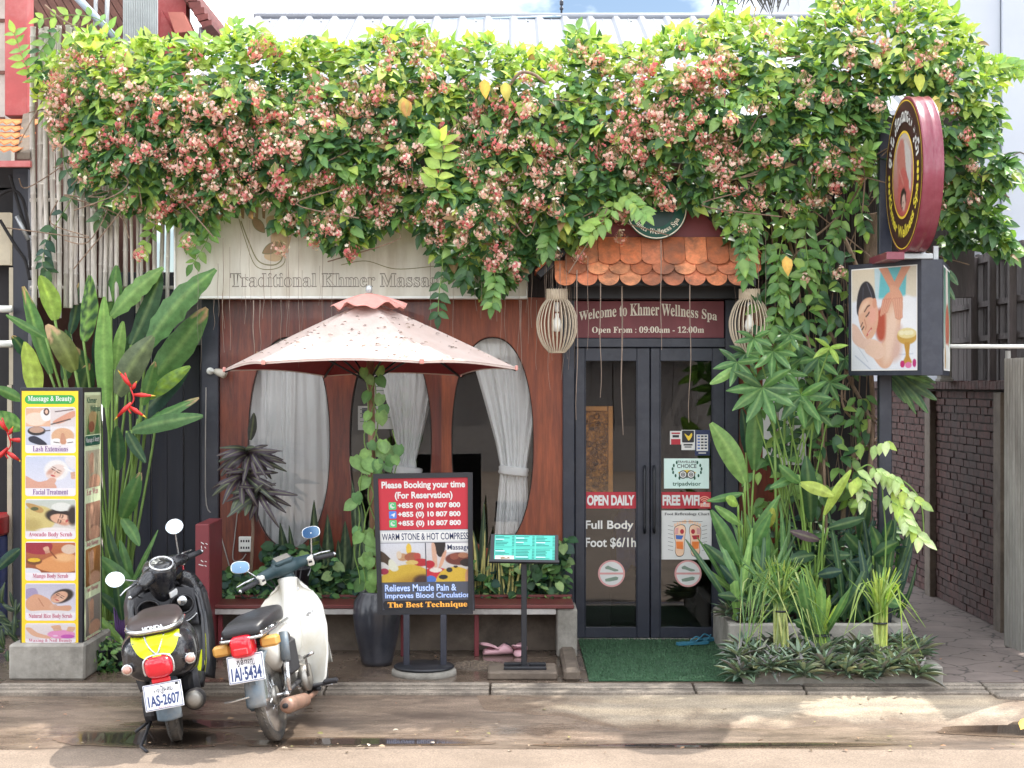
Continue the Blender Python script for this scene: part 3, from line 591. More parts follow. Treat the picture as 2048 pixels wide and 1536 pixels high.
# opposite side of the street, seen only in the glass
op = thing('opposite_shophouse', 'dark shophouse row across the street mirrored in the glass', 'building', (0, -27, -.2))
b = MB(); m_opp = mat('opposite_wall', L(164, 158, 152), .8, var=.2, scale=.6); b.box((-22, -30, -.2), (22, -27, 3.7), m_opp); b.build('wall', op)
b = MB(); m_opd = mat('opposite_shutter', L(138, 132, 128), .7); [b.box((-21+k*4.4, -26.98, -.2), (-17.6+k*4.4, -26.9, 2.5), m_opd) for k in range(10)]; b.build('shutter', op)
b = MB(); [b.box((-21.5+k*4.4, -26.9, 2.75), (-17.4+k*4.4, -26.2, 3.05), (m_white, m_white, m_blu)[k % 3], .02) for k in range(10)]; b.build('awning', op)
# ------------------------------------------------------------------ fascia banner
m_ban = mat('weathered_banner', L(206, 202, 190), .65, var=.10, scale=2, stretch=(3, 3, .5), dirt=L(166, 152, 130), dirt_amt=.5, dscale=1.6)
m_brn = mat('brown_print', L(150, 124, 92), .6, var=.2); m_olv = mat('olive_print', L(128, 124, 88), .6, var=.1); m_gry = mat('grey_outline_print', L(112, 104, 96), .6, var=.1)
fs = thing('fascia_sign', 'long weathered cream banner reading Traditional Khmer Massage above the oval windows', 'sign', W(700, 595, -.25))
b = MB(); yb = -.26; x0, x1, z1, z0 = X(352, yb), X(1052, yb), Z(372, yb), Z(592, yb)
b.box((x0, yb, z0), (x1, yb+.10, z1), m_ban); p = Panel((x0, yb, z1), (x1, yb, z1), (x0, yb, z0), 700, 220, b)
s_ = 'Traditional Khmer Massage'
p.text(serif(s_), 108, 174, 540, 210, m_gry, .0015, bold=.018); p.text(serif(s_), 110, 176, 538, 208, m_ban, .003, bold=-.012)
for k in range(4): p.poly([(128+14*k, 30), (138+14*k, 30), (136+14*k, 66), (131+14*k, 64)], m_brn)
p.poly(crm([(180, 66), (205, 60), (230, 80), (226, 120), (205, 150), (176, 142), (190, 110)]), mat('pale_brown_print', L(190, 166, 132), .6))
def curve(pts, w=2): p.line(crm(pts, 8, False), w, m_olv, .0025)
curve([(130, 70), (145, 110), (165, 150), (195, 158), (212, 145), (208, 118)], 2.4); curve([(126, 66), (140, 112), (160, 160), (196, 166), (218, 150), (210, 112)], 1.6)
for (c, a, s) in (((165, 78), .9, 1), ((192, 124), -.5, 1.1)):
    pts = [(c[0]+s*(20*math.cos(t)*math.cos(a)-9*math.sin(t)*abs(math.sin(t))*math.sin(a)), c[1]+s*(20*math.cos(t)*math.sin(a)+9*math.sin(t)*abs(math.sin(t))*math.cos(a))) for t in np.linspace(0, 2*PI, 26)]
    p.poly(pts, m_brn, .002); curve(pts, 1.8)
curve([(330, 158), (380, 150), (440, 166), (520, 160)], 1.5)
b.build('panel', fs)
b = MB(); b.box((x0-.012, yb-.012, z0-.022), (x1+.012, yb+.11, z0-.001), m_white, .003); b.box((x1+.001, yb-.012, z0), (x1+.014, yb+.11, z1), m_white, .003); b.box((x0-.014, yb-.012, z0), (x0-.001, yb+.11, z1), m_white, .003); b.build('frame', fs)
# ------------------------------------------------------------------ entrance canopy with fish-scale tiles
cn = thing('entrance_canopy', 'small gabled porch roof of orange fish-scale tiles over the black doors', 'canopy', W(1310, 580, -.1))
yg = -.40
b = MB(); b.prism([W(1138, 480, yg), W(1482, 480, yg), W(1310, 352, yg)], (0, .05, 0), m_maroon); b.build('gable_board', cn)
b = MB()
for sg in (-1, 1):
    ax, az = X(1310, yg), Z(334, yg); ex, ez = X(1310+sg*228, yg), Z(556, yg)
    t = Vector((ex-ax, 0, ez-az)).normalized(); n = Vector((-t.z*sg, 0, t.x*sg)); n = n if n.z > 0 else -n
    o = Vector((ax, 0, az)); e = Vector((ex, 0, ez))
    def slab(b, off, th, ya, yc, m, e0=0, e1=0): b.prism([o+t*e0+n*off+Vector((0, ya, 0)), e+t*e1+n*off+Vector((0, ya, 0)), e+t*e1+n*(off+th)+Vector((0, ya, 0)), o+t*e0+n*(off+th)+Vector((0, ya, 0))], (0, yc-ya, 0), m)
    slab(b, 0, .05, yg-.08, -.01, m_black); 
    tb = MB(); 
    for k in range(9): slab(tb, .052+.006*(k % 2), .018, yg-.14, -.02, m_tile, (k)*.10 if k else 0, -(8-k)*.1)
    tb.build('side_tiles', cn)
b.build('rafter', cn)
m_ptile = mat('porch_tile', (1, 1, 1), .75, attr=True, var=.25, scale=14, bump=.2, dirt=L(112, 84, 70), dirt_amt=.85, dscale=6); tl = MB(); tw = 40*(12.45)/F; 
def row(pyt, pyb, yt, yb_, pxs, w, rnd, k):
    for px in pxs:
        xt = X(px, yb_); hw = w*(yb_-CY)/F/2*.985; zt_, zb_ = Z(pyt, yt), Z(pyb, yb_); jit = R.uniform(-.009, .009)
        sh = L(*np.clip(np.array(R.choice([(208, 128, 88), (204, 118, 78), (192, 118, 86), (214, 142, 102)]))*R.uniform(.84, 1.1), 0, 255))
        def pt(u, t): return Vector((xt+u*hw, yt+(yb_-yt)*t+.024*k+jit, zt_+(zb_-zt_)*t))
        pts = [pt(-1, 0), pt(1, 0)]+[pt(math.cos(a), 1-rnd+rnd*math.sin(a)) for a in np.linspace(0, PI, 13)]
        tl.prism(pts, (0, .018, 0), m_ptile, False, sh)
row(474, 528, -.42, -.56, [1175+43.8*k for k in range(8)], 43.6, .22, 0)
row(500, 548, -.48, -.63, [1153+43.8*k for k in range(9)], 43.6, .30, 1.2)
row(520, 570, -.54, -.70, [1132+43.6*k for k in range(9)], 43.4, .34, 2.4)
tl.build('skirt_tiles', cn)
b = MB(); b.box((X(1112, -.5), -.52, Z(572, -.5)), (X(1512, -.5), -.46, Z(548, -.5)), m_black, .004); b.box((X(1112, -.5), -.3, Z(590, -.5)), (X(1128, -.5), -.12, Z(572, -.5)-.001), m_black); b.box((X(1498, -.5), -.3, Z(590, -.5)), (X(1513, -.5), -.12, Z(572, -.5)-.001), m_black); b.build('beam', cn)
rs = thing('round_sign', 'round dark green spa sign hanging at the porch gable among leaves', 'sign', W(1312, 420, -.5))
b = MB(); c = W(1312, 418, -.50); m_sgn = mat('green_sign_face', L(24, 84, 76), .45, var=.1)
b.lathe([(.235, 0), (.24, .01), (.24, .035), (.235, .04)], m_sgn, Matrix.Translation(c) @ Matrix.Rotation(PI/2, 4, 'X'), 40)
p = Panel(c+Vector((-.24, -.042, .24)), c+Vector((.24, -.042, .24)), c+Vector((-.24, -.042, -.24)), 120, 120, b)
p.ring(60, 60, 56.5, 58.5, m_let, .001); p.ell(60, 60, 36, 36, mat('deep_green_face', L(16, 56, 54), .45), .001); p.arc(serif('Khmer Wellness Spa'), 60, 60, 46, 13, PI*.86, PI*.14, m_let, .002, .004, inside=True)
b.build('face', rs)
# ------------------------------------------------------------------ slatted lanterns
m_lan = mat('pale_lantern_wood', L(196, 182, 160), .6, var=.12, scale=12); m_bulb = mat('bulb_glass', L(232, 230, 222), .25, var=.03)
def lantern(px, label, yy):
    rt = thing('lantern', label, 'lantern', W(px, 580, yy), 'slatted lanterns flanking the doors'); k = (yy-CY)/F; c = W(px, 645, yy)
    prof = [(26/1, -62), (10, 62)]
    shp = [(19, 66), (20, 46), (30, 34), (38, 14), (40.5, -4), (37, -26), (29, -44), (19, -56), (15, -60)]
    sl_ = MB(); n = 28
    for i in range(n):
        a = 2*PI*i/n; pts = crm([(r, z) for r, z in shp[1:]], 4, False)
        q = [c+Vector((r*k*math.cos(a), r*k*math.sin(a), z*k)) for r, z in pts]; sl_.tube(q, .0042, m_lan, 5, True)
    sl_.build('slats', rt)
    nb = MB(); nb.lathe([(19*k, 46*k), (20*k, 46*k), (20*k, 66*k), (19*k, 66*k)], m_lan, Matrix.Translation(c), 28, True)
    for i in range(26): a = 2*PI*i/26; nb.cyl(c+Vector((20.3*k*math.cos(a), 20.3*k*math.sin(a), 45*k)), c+Vector((20.3*k*math.cos(a), 20.3*k*math.sin(a), 67*k)), .004, m_lan, n=5)
    nb.lathe([(13*k, -61*k), (16.5*k, -61*k), (16.5*k, -57*k), (13*k, -57*k)], m_lan, Matrix.Translation(c), 24, True); nb.build('collar', rt)
    bb = MB(); bb.lathe([(0, -20*k), (7*k, -17*k), (10*k, -8*k), (8*k, 3*k), (4.5*k, 10*k), (4*k, 18*k), (0, 19*k)], m_bulb, Matrix.Translation(c), 18); bb.cyl(c+Vector((0, 0, 22*k)), c+Vector((0, 0, 40*k)), .018, m_white, n=10); bb.build('bulb', rt)
    w = MB(); w.tube([c+Vector((0, 0, 40*k)), c+Vector((0, 0, 66*k)), W(px, 560, yy)], .005, m_black, 6); w.build('cord', rt)
lantern(1114, 'pale slatted wooden lantern hanging left of the welcome sign', -.50)
lantern(1499, 'pale slatted wooden lantern right of the welcome sign, partly behind leaves', -.50)
# ------------------------------------------------------------------ umbrella
um = thing('patio_umbrella', 'faded pink and white patio umbrella littered with dry petals', 'umbrella', (X(748, -1.15), -1.15, .0))
m_umb = mat('faded_canvas', L(206, 188, 180), .85, var=.08, scale=3, bump=.1, bscale=50, dirt=L(190, 164, 152), dirt_amt=.5, dscale=2.2, transl=.18); m_umbr = mat('red_canvas', L(150, 62, 66), .8, var=.1, transl=.3); m_cap = mat('pink_canvas', L(222, 158, 148), .8, var=.12, scale=6, transl=.15)
ux, uy = X(738, -1.15), -1.15; ze, za = 2.185, 2.66; RU = 1.09; d0 = math.radians(-6)
def ucan(u, v, dz=0):
    a = d0+u*2*PI; k = (u*6) % 1; ang = PI/6*(2*k-1); pol = math.cos(PI/6)/math.cos(ang); sag = 1-math.cos(ang*6/2*1.0) if 0 else (1-(2*k-1)**2)
    r = .05+(RU-.05)*v; rr = r*pol*(1-.03*sag*v); z = za-(za-ze)*(v**1.08)+.012*sag*v**2*2-.06*sag*v*(1-v)*2+.035*math.sin(PI*v)*0
    return Vector((ux+rr*math.cos(a), uy+rr*math.sin(a), z+dz-.045*rr/RU*math.sin(a)))
b = MB(); b.sheet(lambda u, v: ucan(u, v), 72, 14, m_umb); cn_ = b.build('canopy', um)
b = MB(); b.sheet(lambda u, v: ucan(u, .06+.93*v, -.012), 72, 10, m_umbr)
b.sheet(lambda u, v: ucan(u, 1, 0)+Vector((0, 0, -.002-.014*v)), 72, 1, m_umb); b.build('lining', cn_)
b = MB(); b.sheet(lambda u, v: (lambda a, r: Vector((ux+r*math.cos(a), uy+r*math.sin(a), 2.735-.10*v**1.3+.016*math.sin(a*6+1)*v+.014*math.sin(a*11)*v*v)))(d0+u*2*PI, .02+.25*v*(1+.05*math.sin(u*2*PI*6))), 60, 6, m_cap, .003); b.build('top_vent', um)
b = MB(); b.lathe([(.0, 2.80), (.022, 2.79), (.026, 2.76), (.016, 2.74), (.02, 2.70)], m_steel, Matrix.Translation((ux, uy, 0)), 14); b.build('finial', um)
b = MB(); m_pole = mat('brown_pole', L(140, 106, 84), .5, var=.2, stretch=(6, 6, .6)); b.tube([(X(750, uy), uy, .35), (ux, uy, 2.74)], .028, m_pole, 14); b.build('pole', um)
for k in range(6):
    b = MB(); a = d0+k*PI/3; e = ucan(k/6+1e-4, 1, -.02); h = Vector((ux+.04*math.cos(a), uy+.04*math.sin(a), za-.05)); b.tube([h, e], .009, m_black, 6); m = h.lerp(e, .5); b.tube([Vector((ux+.03*math.cos(a), uy+.03*math.sin(a), 2.1)), m], .008, m_black, 6); b.build('rib', um)
    b = MB(); b.box((-.016, -.01, -.02), (.016, .01, .018), m_cap, .006, Matrix.Translation(ucan(k/6+1e-4, 1.004)) @ Matrix.Rotation(a+PI/2, 4, 'Z')); b.build('corner_pocket', um)
# dry petals on it and on the ground
m_dry = mat('dry_petals', L(112, 88, 66), .8, attr=True)
P, D, N_, Ln, Wd, C = [], [], [], [], [], []
for i in range(330):
    u = R.random(); v = R.uniform(.12, .98)**.8; q = ucan(u, v, .004)
    if R.random() < .4: q = ucan((round(u*6)+R.gauss(0, .12))/6, v, .004)
    P.append(q); a = R.uniform(0, 2*PI); D.append((math.cos(a), math.sin(a), R.uniform(-.2, .2))); N_.append((0, 0, 1)); Ln.append(R.uniform(.016, .05)); Wd.append(R.uniform(.008, .018)); C.append(L(*np.array(R.choice([(120, 90, 62), (92, 74, 58), (150, 122, 84), (84, 70, 60)]))))
o = leaves('dry_petals', None, 'ovate', P, D, N_, Ln, Wd, C, m_dry); tag(o, 'brown dry petals scattered over the umbrella canopy', 'petals', kind='stuff')
# ------------------------------------------------------------------ glazed jar
jr = thing('glazed_jar', 'tall dark glazed jar at the foot of the umbrella pole', 'jar', (X(754, uy), uy, 0))
m_jar = mat('dark_glaze', L(44, 46, 54), .32, var=.25, scale=5, dirt=L(84, 84, 88), dirt_amt=.5, dscale=3, coat=.3)
k = (uy-CY)/F; b = MB(); b.lathe([(0, 0), (29*k, 0), (32*k, 10*k), (44*k, 66*k), (48*k, 100*k), (46*k, 128*k), (36*k, 142*k), (37*k, 147*k), (32*k, 148*k), (30*k, 140*k), (30*k, 128*k), (0, 126*k)], m_jar, Matrix.Translation(jr.location), 40); b.build('body', jr)
b = MB(); b.lathe([(0, 127*k), (29.8*k, 127.5*k)], mat('potting_soil', L(58, 44, 36), .95, bump=.5), Matrix.Translation(jr.location), 24); b.build('soil', jr)
# ------------------------------------------------------------------ booking sign
ys = -1.53; bs = thing('booking_sign', 'black framed standing sign with phone numbers for booking a massage', 'sign', (X(848, ys), ys, 0))
def fr(b, TL, TR, BL, BR, w, m, d=.04):       # rectangular frame from four corners
    TL, TR, BL, BR = map(Vector, (TL, TR, BL, BR)); c = (TL+TR+BL+BR)/4
    for a, e in ((TL, TR), (TR, BR), (BR, BL), (BL, TL)): 
        t = (e-a).normalized(); n_ = (TR-TL).cross(BL-TL).normalized(); s_ = t.cross(n_)*w
        s_ = s_ if s_.dot(c-a) > 0 else -s_
        b.prism([a+n_*(-.0), e, e+s_-t*w, a+s_+t*w], n_*-d, m)
TL, TR, BL, BR = W(746, 948, ys), W(945, 945, ys), W(756, 1230, ys), W(946, 1228, ys)
b = MB(); fr(b, TL, TR, BL, BR, .034, m_black, -.045); b.build('frame', bs)
m_red2 = mat('crimson_print', L(176, 36, 52), .5, var=.05); m_silv = mat('silver_strip', L(188, 190, 192), .4, var=.08); m_char = mat('charcoal_print', L(72, 74, 84), .5, var=.06); m_lbl = mat('pale_blue_letters', L(196, 212, 240), .5); m_bk = mat('near_black_print', L(26, 26, 32), .5); m_amb = mat('amber_letters', L(252, 176, 70), .5)
b = MB(); o_ = (TR-TL).cross(BL-TL).normalized(); o_ = o_ if o_.y < 0 else -o_
p = Panel(TL-o_*.015, TR-o_*.015, BL-o_*.015, 200, 285, b); p.rect(7, 7, 193, 278, m_char, 0); b.prism([p.p(5, 5, -.003), p.p(195, 5, -.003), p.p(195, 280, -.003), p.p(5, 280, -.003)], p.n*-.015, m_black)
p.rect(8, 8, 192, 114, m_red2, .002)
p.text('Please Booking your time', 16, 16, 184, 34, m_w, .004, bold=.03); p.text('(For Reservation)', 42, 37, 158, 55, m_w, .004, bold=.03)
m_g2 = mat('app_green', L(70, 176, 110), .5); m_b2 = mat('app_blue', L(70, 120, 200), .5)
for k, m_ in enumerate((m_g2, m_b2, m_g2)):
    v = 58+18*k; p.rrect(29, v, 44, v+15, 2, m_, .003); p.text('+855 (0) 10 807 800', 47, v+1.5, 173, v+15, m_w, .004, bold=.04)
    if k == 1: p.poly([(32, v+8), (42, v+3), (39, v+13), (36, v+9)], m_w, .004)
    else: p.ring(36.5, v+7.5, 3.6, 5, m_w, .004, 14, .4, 5.6); p.line([(33, v+5), (35, v+9), (39, v+11)], 2, m_w, .004)
p.rect(8, 115, 192, 140, m_silv, .002); p.rrect(10, 119, 190, 137, 3, m_w, .0025); p.text('WARM STONE & HOT COMPRESS', 13, 121, 187, 135, m_navyp, .0035, bold=.01)
cv = Cv(74, 66, (222, 224, 232), (214, 206, 196)); cv.poly([(0, .2), (.15, .3), (.32, .55), (.3, .68), (.1, .5), (0, .45)], (70, 50, 34)); cv.ell(.64, .15, .06, .14, (240, 200, 70)); cv.ell(.5, .36, .12, .1, (196, 150, 108)); cv.ell(.72, .36, .18, .12, (166, 96, 66)); cv.ell(.42, .3, .06, .1, (225, 205, 180)); cv.ell(.82, .33, .08, .08, (190, 80, 66)); cv.ell(.9, .5, .2, .1, (186, 40, 50)); cv.ell(.7, .5, .14, .06, (220, 190, 110))
cv.poly([(0, 1.05), (.1, .75), (.35, .6), (.7, .55), (1.05, .72), (1.05, 1.05)], (214, 178, 60)); cv.poly([(.3, 1.05), (.6, .86), (1.05, .8), (1.05, 1.05)], (176, 136, 44), soft=.2); cv.ell(.92, .98, .2, .16, (70, 44, 34), soft=.5); cv.poly([(.2, .42), (.3, .45), (.4, .66), (.28, .72), (.18, .6)], (226, 226, 206)); cv.ell(.08, .72, .1, .08, (160, 40, 70)); cv.grain(4); p.pic(cv, 8, 141, 99, 220, m_pic := mat('printed_picture', (1, 1, 1), .45, attr=True, var=.02), .0025)
cv = Cv(74, 66, (222, 220, 226), (210, 200, 190)); cv.poly([(.15, -.05), (.42, -.05), (.38, .3), (.26, .34)], (34, 26, 24)); cv.poly([(.12, .05), (.2, .05), (.24, .55), (.16, .66)], (220, 176, 150)); cv.poly([(.36, .3), (.46, .2), (.36, .55), (.26, .66)], (224, 170, 140)); cv.ell(.72, .42, .3, .16, (112, 52, 40)); cv.ell(.62, .36, .1, .08, (150, 80, 60)); cv.ell(.82, .33, .12, .07, (176, 120, 90)); cv.ell(.9, .52, .16, .1, (40, 26, 24)); cv.ell(.06, .55, .12, .1, (190, 30, 50)); cv.ell(.2, .78, .3, .14, (206, 44, 60)); cv.poly([(.25, 1.05), (.3, .76), (.6, .62), (.9, .72), (1.0, 1.05)], (222, 184, 62)); cv.ell(.94, .9, .1, .24, (206, 150, 110)); cv.ell(.5, .7, .07, .06, (40, 40, 42)); cv.ell(.36, .88, .1, .06, (30, 30, 32)); cv.ell(.64, .62, .05, .03, (50, 44, 40)); cv.ell(.08, .94, .12, .1, (80, 120, 200)); cv.ell(.2, .7, .14, .06, (236, 226, 214)); cv.grain(4); p.pic(cv, 101, 141, 192, 220, m_pic, .0025)
p.rect(142, 143, 192, 160, m_w, .003); p.text('Massage', 144, 145, 189, 159, m_navyp, .004, bold=.012)
p.rect(8, 221, 192, 278, m_char, .002)
for st, v in (('Relieves Muscle Pain &', 224), ('Improves Blood Circulation', 241)): xe = 160 if v < 230 else 187; p.text(st, 15, v, xe, v+15, m_b2, .0028, bold=.045); p.text(st, 16, v+.8, xe-1, v+14.2, m_lbl, .0042, bold=.012)
p.rrect(11, 257, 189, 276, 7, m_bk, .003); p.text(serif('The Best Technique'), 20, 260, 180, 274, m_amb, .004, bold=.012)
b.build('printed_face', bs)
for px in (813, 887): b = MB(); x = X(px, ys); b.box((x-.022, ys-.012, .05), (x+.022, ys+.012, Z(1229, ys)), m_dark, .003); b.build('leg', bs)
b = MB(); b.lathe([(0, .045), (.205, .045), (.215, .05), (.215, .062), (.20, .068), (0, .07)], m_black, Matrix.Translation((X(848, ys), ys, 0)), 36); b.build('base_plate', bs)
b = MB(); b.lathe([(.235, -.01), (.23, .03), (.215, .043), (0, .044)], m_conc, Matrix.Translation((X(848, ys), ys, 0)), 36); ft = b.build('footing', bs)
# ------------------------------------------------------------------ menu stand
ym = -1.62; ms_ = thing('menu_stand', 'black pedestal stand holding a green printed price menu', 'menu stand', (X(1048, ym), ym, 0))
b = MB(); TL, TR, BL = W(982, 1068, ym+.06), W(1117, 1070, ym+.06), W(980, 1122, ym-.04); p = Panel(TL, TR, BL, 137, 54, b); n = p.n
b.prism([p.p(0, 0), p.p(137, 0), p.p(137, 56), p.p(0, 56)], n*-.02, m_black); b.prism([p.p(-2, 53), p.p(139, 53), p.p(139, 58), p.p(-2, 58)], n*.028, m_black); b.build('tray', ms_)
b = MB(); p.mb = b; m_mint = mat('teal_menu_paper', L(70, 186, 168), .45, var=.05); m_mink = mat('teal_menu_ink', L(24, 116, 110), .5); p.rect(8, 2, 130, 51, m_mint, .002)
for c_ in range(3):
    for r_ in range(16):
        if r_ in (7, 8): p.rect(10+41*c_, 4+2.9*r_, 48+41*c_, 4.6+2.9*r_, m_mink, .003); continue
        p.rect(10+41*c_, 4+2.9*r_, 10+41*c_+R.uniform(14, 30), 5.5+2.9*r_, m_mink if R.random() < .7 else m_lbl, .003); p.rect(43+41*c_, 4+2.9*r_, 48+41*c_, 5.5+2.9*r_, m_mink, .003)
p.rect(10, 43, 48, 51, m_w, .0035); p.poly([(20, 47), (26, 45), (32, 48), (38, 45), (40, 49), (22, 50)], m_brn, .004); b.build('menu_sheet', ms_)
b = MB(); b.box((X(1048, ym)-.02, ym-.012, .08), (X(1048, ym)+.02, ym+.03, Z(1118, ym)), m_black, .004); b.build('post', ms_)
b = MB(); x = X(1050, ym); [b.box((x-.15, ym+dy-.022, .061), (x+.15, ym+dy+.022, .082), m_black, .004) for dy in (-.07, .09)]; b.box((x-.03, ym-.048, .0615), (x+.03, ym+.068, .0815), m_black, .003); b.build('base', ms_)
bl = thing('paving_block', 'low square concrete block under the menu stand', 'block', (X(1045, ym), ym, 0)); b = MB(); b.box((X(976, ym), ym-.16, 0), (X(1114, ym), ym+.2, .06), m_conc_d, .012); b.build('slab', bl)
# ------------------------------------------------------------------ bench planter
bp = thing('planter_bench', 'long bench shelf with red top in front of the window planter', 'bench', (-1, -.6, 0)); xa, xb = X(422, -.85), X(1148, -.85)
b = MB(); m_seat = mat('red_board', L(104, 48, 46), .45, var=.2, scale=4, stretch=(.6, 5, 5), dirt=L(72, 40, 38), dirt_amt=.6); b.box((xa, -.86, .37), (xb, -.47, .40), m_seat, .006); b.build('seat', bp)
b = MB(); b.box((xa, -.85, .325), (X(1112, -.85), -.80, .369), mat('chipped_white_edge', L(176, 172, 168), .7, dirt=L(112, 102, 96), dirt_amt=.6, dscale=5), .004); b.build('front_edge', bp)
b = MB(); b.box((xa, -.5, -.02), (X(1112, -.5), -.42, .369), m_conc_d, .004); b.box((xa, -.44, .30), (xb, -.02, .36), mat('potting_soil'), 0); b.box((xa, -.47, .402), (xb, -.44, .425), m_seat, .004); b.build('trough', bp)
for px in (440, 806, 953): b = MB(); x = X(px, -.8); b.box((x-.018, -.80, 0), (x+.018, -.765, .325), m_maroon, .003); b.build('leg', bp)
b = MB(); b.box((X(1113, -.8), -.84, 0), (X(1154, -.8), -.42, .365), m_conc, .012); b.box((X(1122, -1.2), -1.83, 0), (X(1153, -1.2), -.845, .085), m_conc_d, .02); b.build('end_pier', bp)
bd = thing('upright_board', 'dark red upright board with scratched marks beside the parked scooter', 'board', (X(408, -1.0), -1.0, 0)); b = MB(); b.box((X(392, -1.05), -1.08, 0), (X(420, -1.05), -.55, 1.03), m_maroon, .006)
p = Panel((X(392, -1.08), -1.081, 1.03), (X(420, -1.08), -1.081, 1.03), (X(392, -1.08), -1.081, 0), 28, 270, b)
for v in (35, 42, 70, 78): p.line([(R.uniform(4, 12), v), (R.uniform(10, 16), v+R.uniform(2, 6))], 1.6, m_pap); p.line([(R.uniform(14, 20), v+2), (R.uniform(20, 25), v+R.uniform(3, 7))], 1.4, m_pap)
b.build('plank', bd)
bk = thing('bucket', 'black plastic bucket with wire handle among the planter leaves', 'bucket', (X(592, -.62), -.62, .401)); b = MB(); c = Matrix.Translation(bk.location); m_bkt = mat('black_plastic', L(34, 36, 42), .5, var=.2)
b.lathe([(0, 0), (.085, 0), (.105, .24), (.112, .24), (.112, .26), (.10, .26), (.08, .02), (0, .02)], m_bkt, c, 28); b.build('body', bk); b = MB(); b.tube([bk.location+Vector((.112*math.cos(a), -.06*math.sin(a), .25-.10*math.sin(a))) for a in np.linspace(0, PI, 14)], .004, m_steel, 5); b.build('handle', bk)
# socket, lamp, wires
sk_ = thing('socket_box', 'white double socket plate on the red wooden wall', 'socket', W(491, 1088, 0)); b = MB(); c = W(491, 1088, 0); b.box((c.x-.052, -.025, c.z-.062), (c.x+.052, -.001, c.z+.062), m_white, .006); [b.box((c.x+dx-.006, -.0265, c.z+dz-.009), (c.x+dx+.006, -.0251, c.z+dz+.009), m_ink) for dx in (-.03, -.01, .012, .03) for dz in (-.028, .026)]; b.build('plate', sk_)
sp = thing('spot_lamp', 'small white security spotlight on the dark corner post', 'lamp', W(420, 745, -.05)); b = MB(); c = W(420, 742, -.08); b.cyl(c+Vector((-.0, .03, 0)), c+Vector((0, -.005, 0)), .028, m_white, n=16); b.tube([c, c+Vector((.04, -.03, .0)), c+Vector((.07, -.04, -.008))], .012, m_white, 8); b.build('bracket', sp); b = MB(); d = Vector((.8, -.5, -.25)).normalized(); s0 = c+Vector((.05, -.035, -.002)); b.tube([s0, s0+d*.03, s0+d*.1], [.022, .03, .034], mat('lamp_housing', L(196, 190, 178), .5), 14); b.build('head', sp)
m_wire = mat('grey_cable', L(150, 146, 142), .6)
for lab_, pts in (('grey cable running down the dark corner post', [(412, 775, -.06), (411, 900, -.06), (413, 1010, -.06), (432, 1032, -.03), (444, 1080, -.02), (462, 1150, -.02), (455, 1190, -.02)]), ('pale cable hanging beside the white socket plate', [(476, 1015, -.02), (470, 1070, -.02), (466, 1118, -.02), (482, 1120, -.02), (492, 1108, -.02)])):
    b = MB(); b.tube(path(*[W(*q) for q in pts]), .005, m_wire, 6); o = b.build('cable'); tag(o, lab_, 'cable', 'cables on the wooden wall')
# footwear
m_crx = mat('pink_foam', L(214, 168, 176), .55, var=.06)
def clog(loc, rot, label):
    rt = thing('clog', label, 'shoe', loc, 'pair of pink clogs under the bench'); b = MB(); rings = []
    for y, w, h in ((-.115, .02, .02), (-.105, .036, .045), (-.06, .04, .05), (0, .044, .055), (.05, .05, .085), (.085, .048, .07), (.11, .034, .05), (.125, .012, .03)):
        rings.append([Vector((w*math.cos(a), y, max(0, h*.5+h*.5*math.sin(a)*1.0))) for a in np.linspace(0, 2*PI, 16, endpoint=False)])
    b.loft(rings, m_crx); o = b.build('body', rt, True)
    b = MB(); 
    for (x, y, z) in ((-.02, .08, .078), (.0, .09, .074), (.02, .08, .078), (-.01, .07, .088), (.012, .068, .086)): b.ball((x, y, z), .006, m_ink, 6, 4)
    b.ball((0, -.04, .048), (.032, .05, .012), mat('shoe_lining', L(120, 70, 80), .7), 12, 6); b.build('holes', rt, True)
    b = MB(); b.tube(path((.044, .0, .05), (.045, -.06, .075), (.03, -.118, .085), (0, -.13, .087), (-.03, -.118, .085), (-.045, -.06, .075), (-.044, 0, .05)), .008, m_crx, 6, True, 1.6); b.build('heel_strap', rt, True)
    rt.rotation_euler = (0, 0, rot); return rt
clog((X(995, -.72), -.72, .002), -1.35, 'pink foam clog lying sideways under the bench, left of its pair'); clog((X(1040, -.72), -.72, .002), -.15, 'pink foam clog standing heel forward behind the menu stand post')
m_flip = mat('blue_rubber', L(52, 116, 140), .6)
fsd = [(X(1385, -.35), -.35, -1.2), (X(1408, -.22), -.22, -.7)]
for i, (x, y, r_) in enumerate(fsd):
    rt = thing('flip_flop', ('blue flip flop on the green mat, nearer one', 'blue flip flop on the green mat, close to the door sill')[i], 'shoe', (x, y, .022), 'blue flip flops on the mat'); b = MB(); out = crm([(-.03, -.13), (.03, -.13), (.036, -.06), (.034, 0), (.048, .08), (.03, .135), (-.02, .135), (-.046, .08), (-.032, 0), (-.036, -.06)], 4)
    b.prism([Vector((a, c, 0)) for a, c in out], (0, 0, .018), m_flip); b.build('sole', rt, True); b = MB(); b.tube(path((-.04, .0, .018), (-.03, .05, .05), (0, .085, .03), (.03, .05, .05), (.038, 0, .018)), .006, m_flip, 6); b.build('strap', rt, True); rt.rotation_euler = (0, 0, r_)
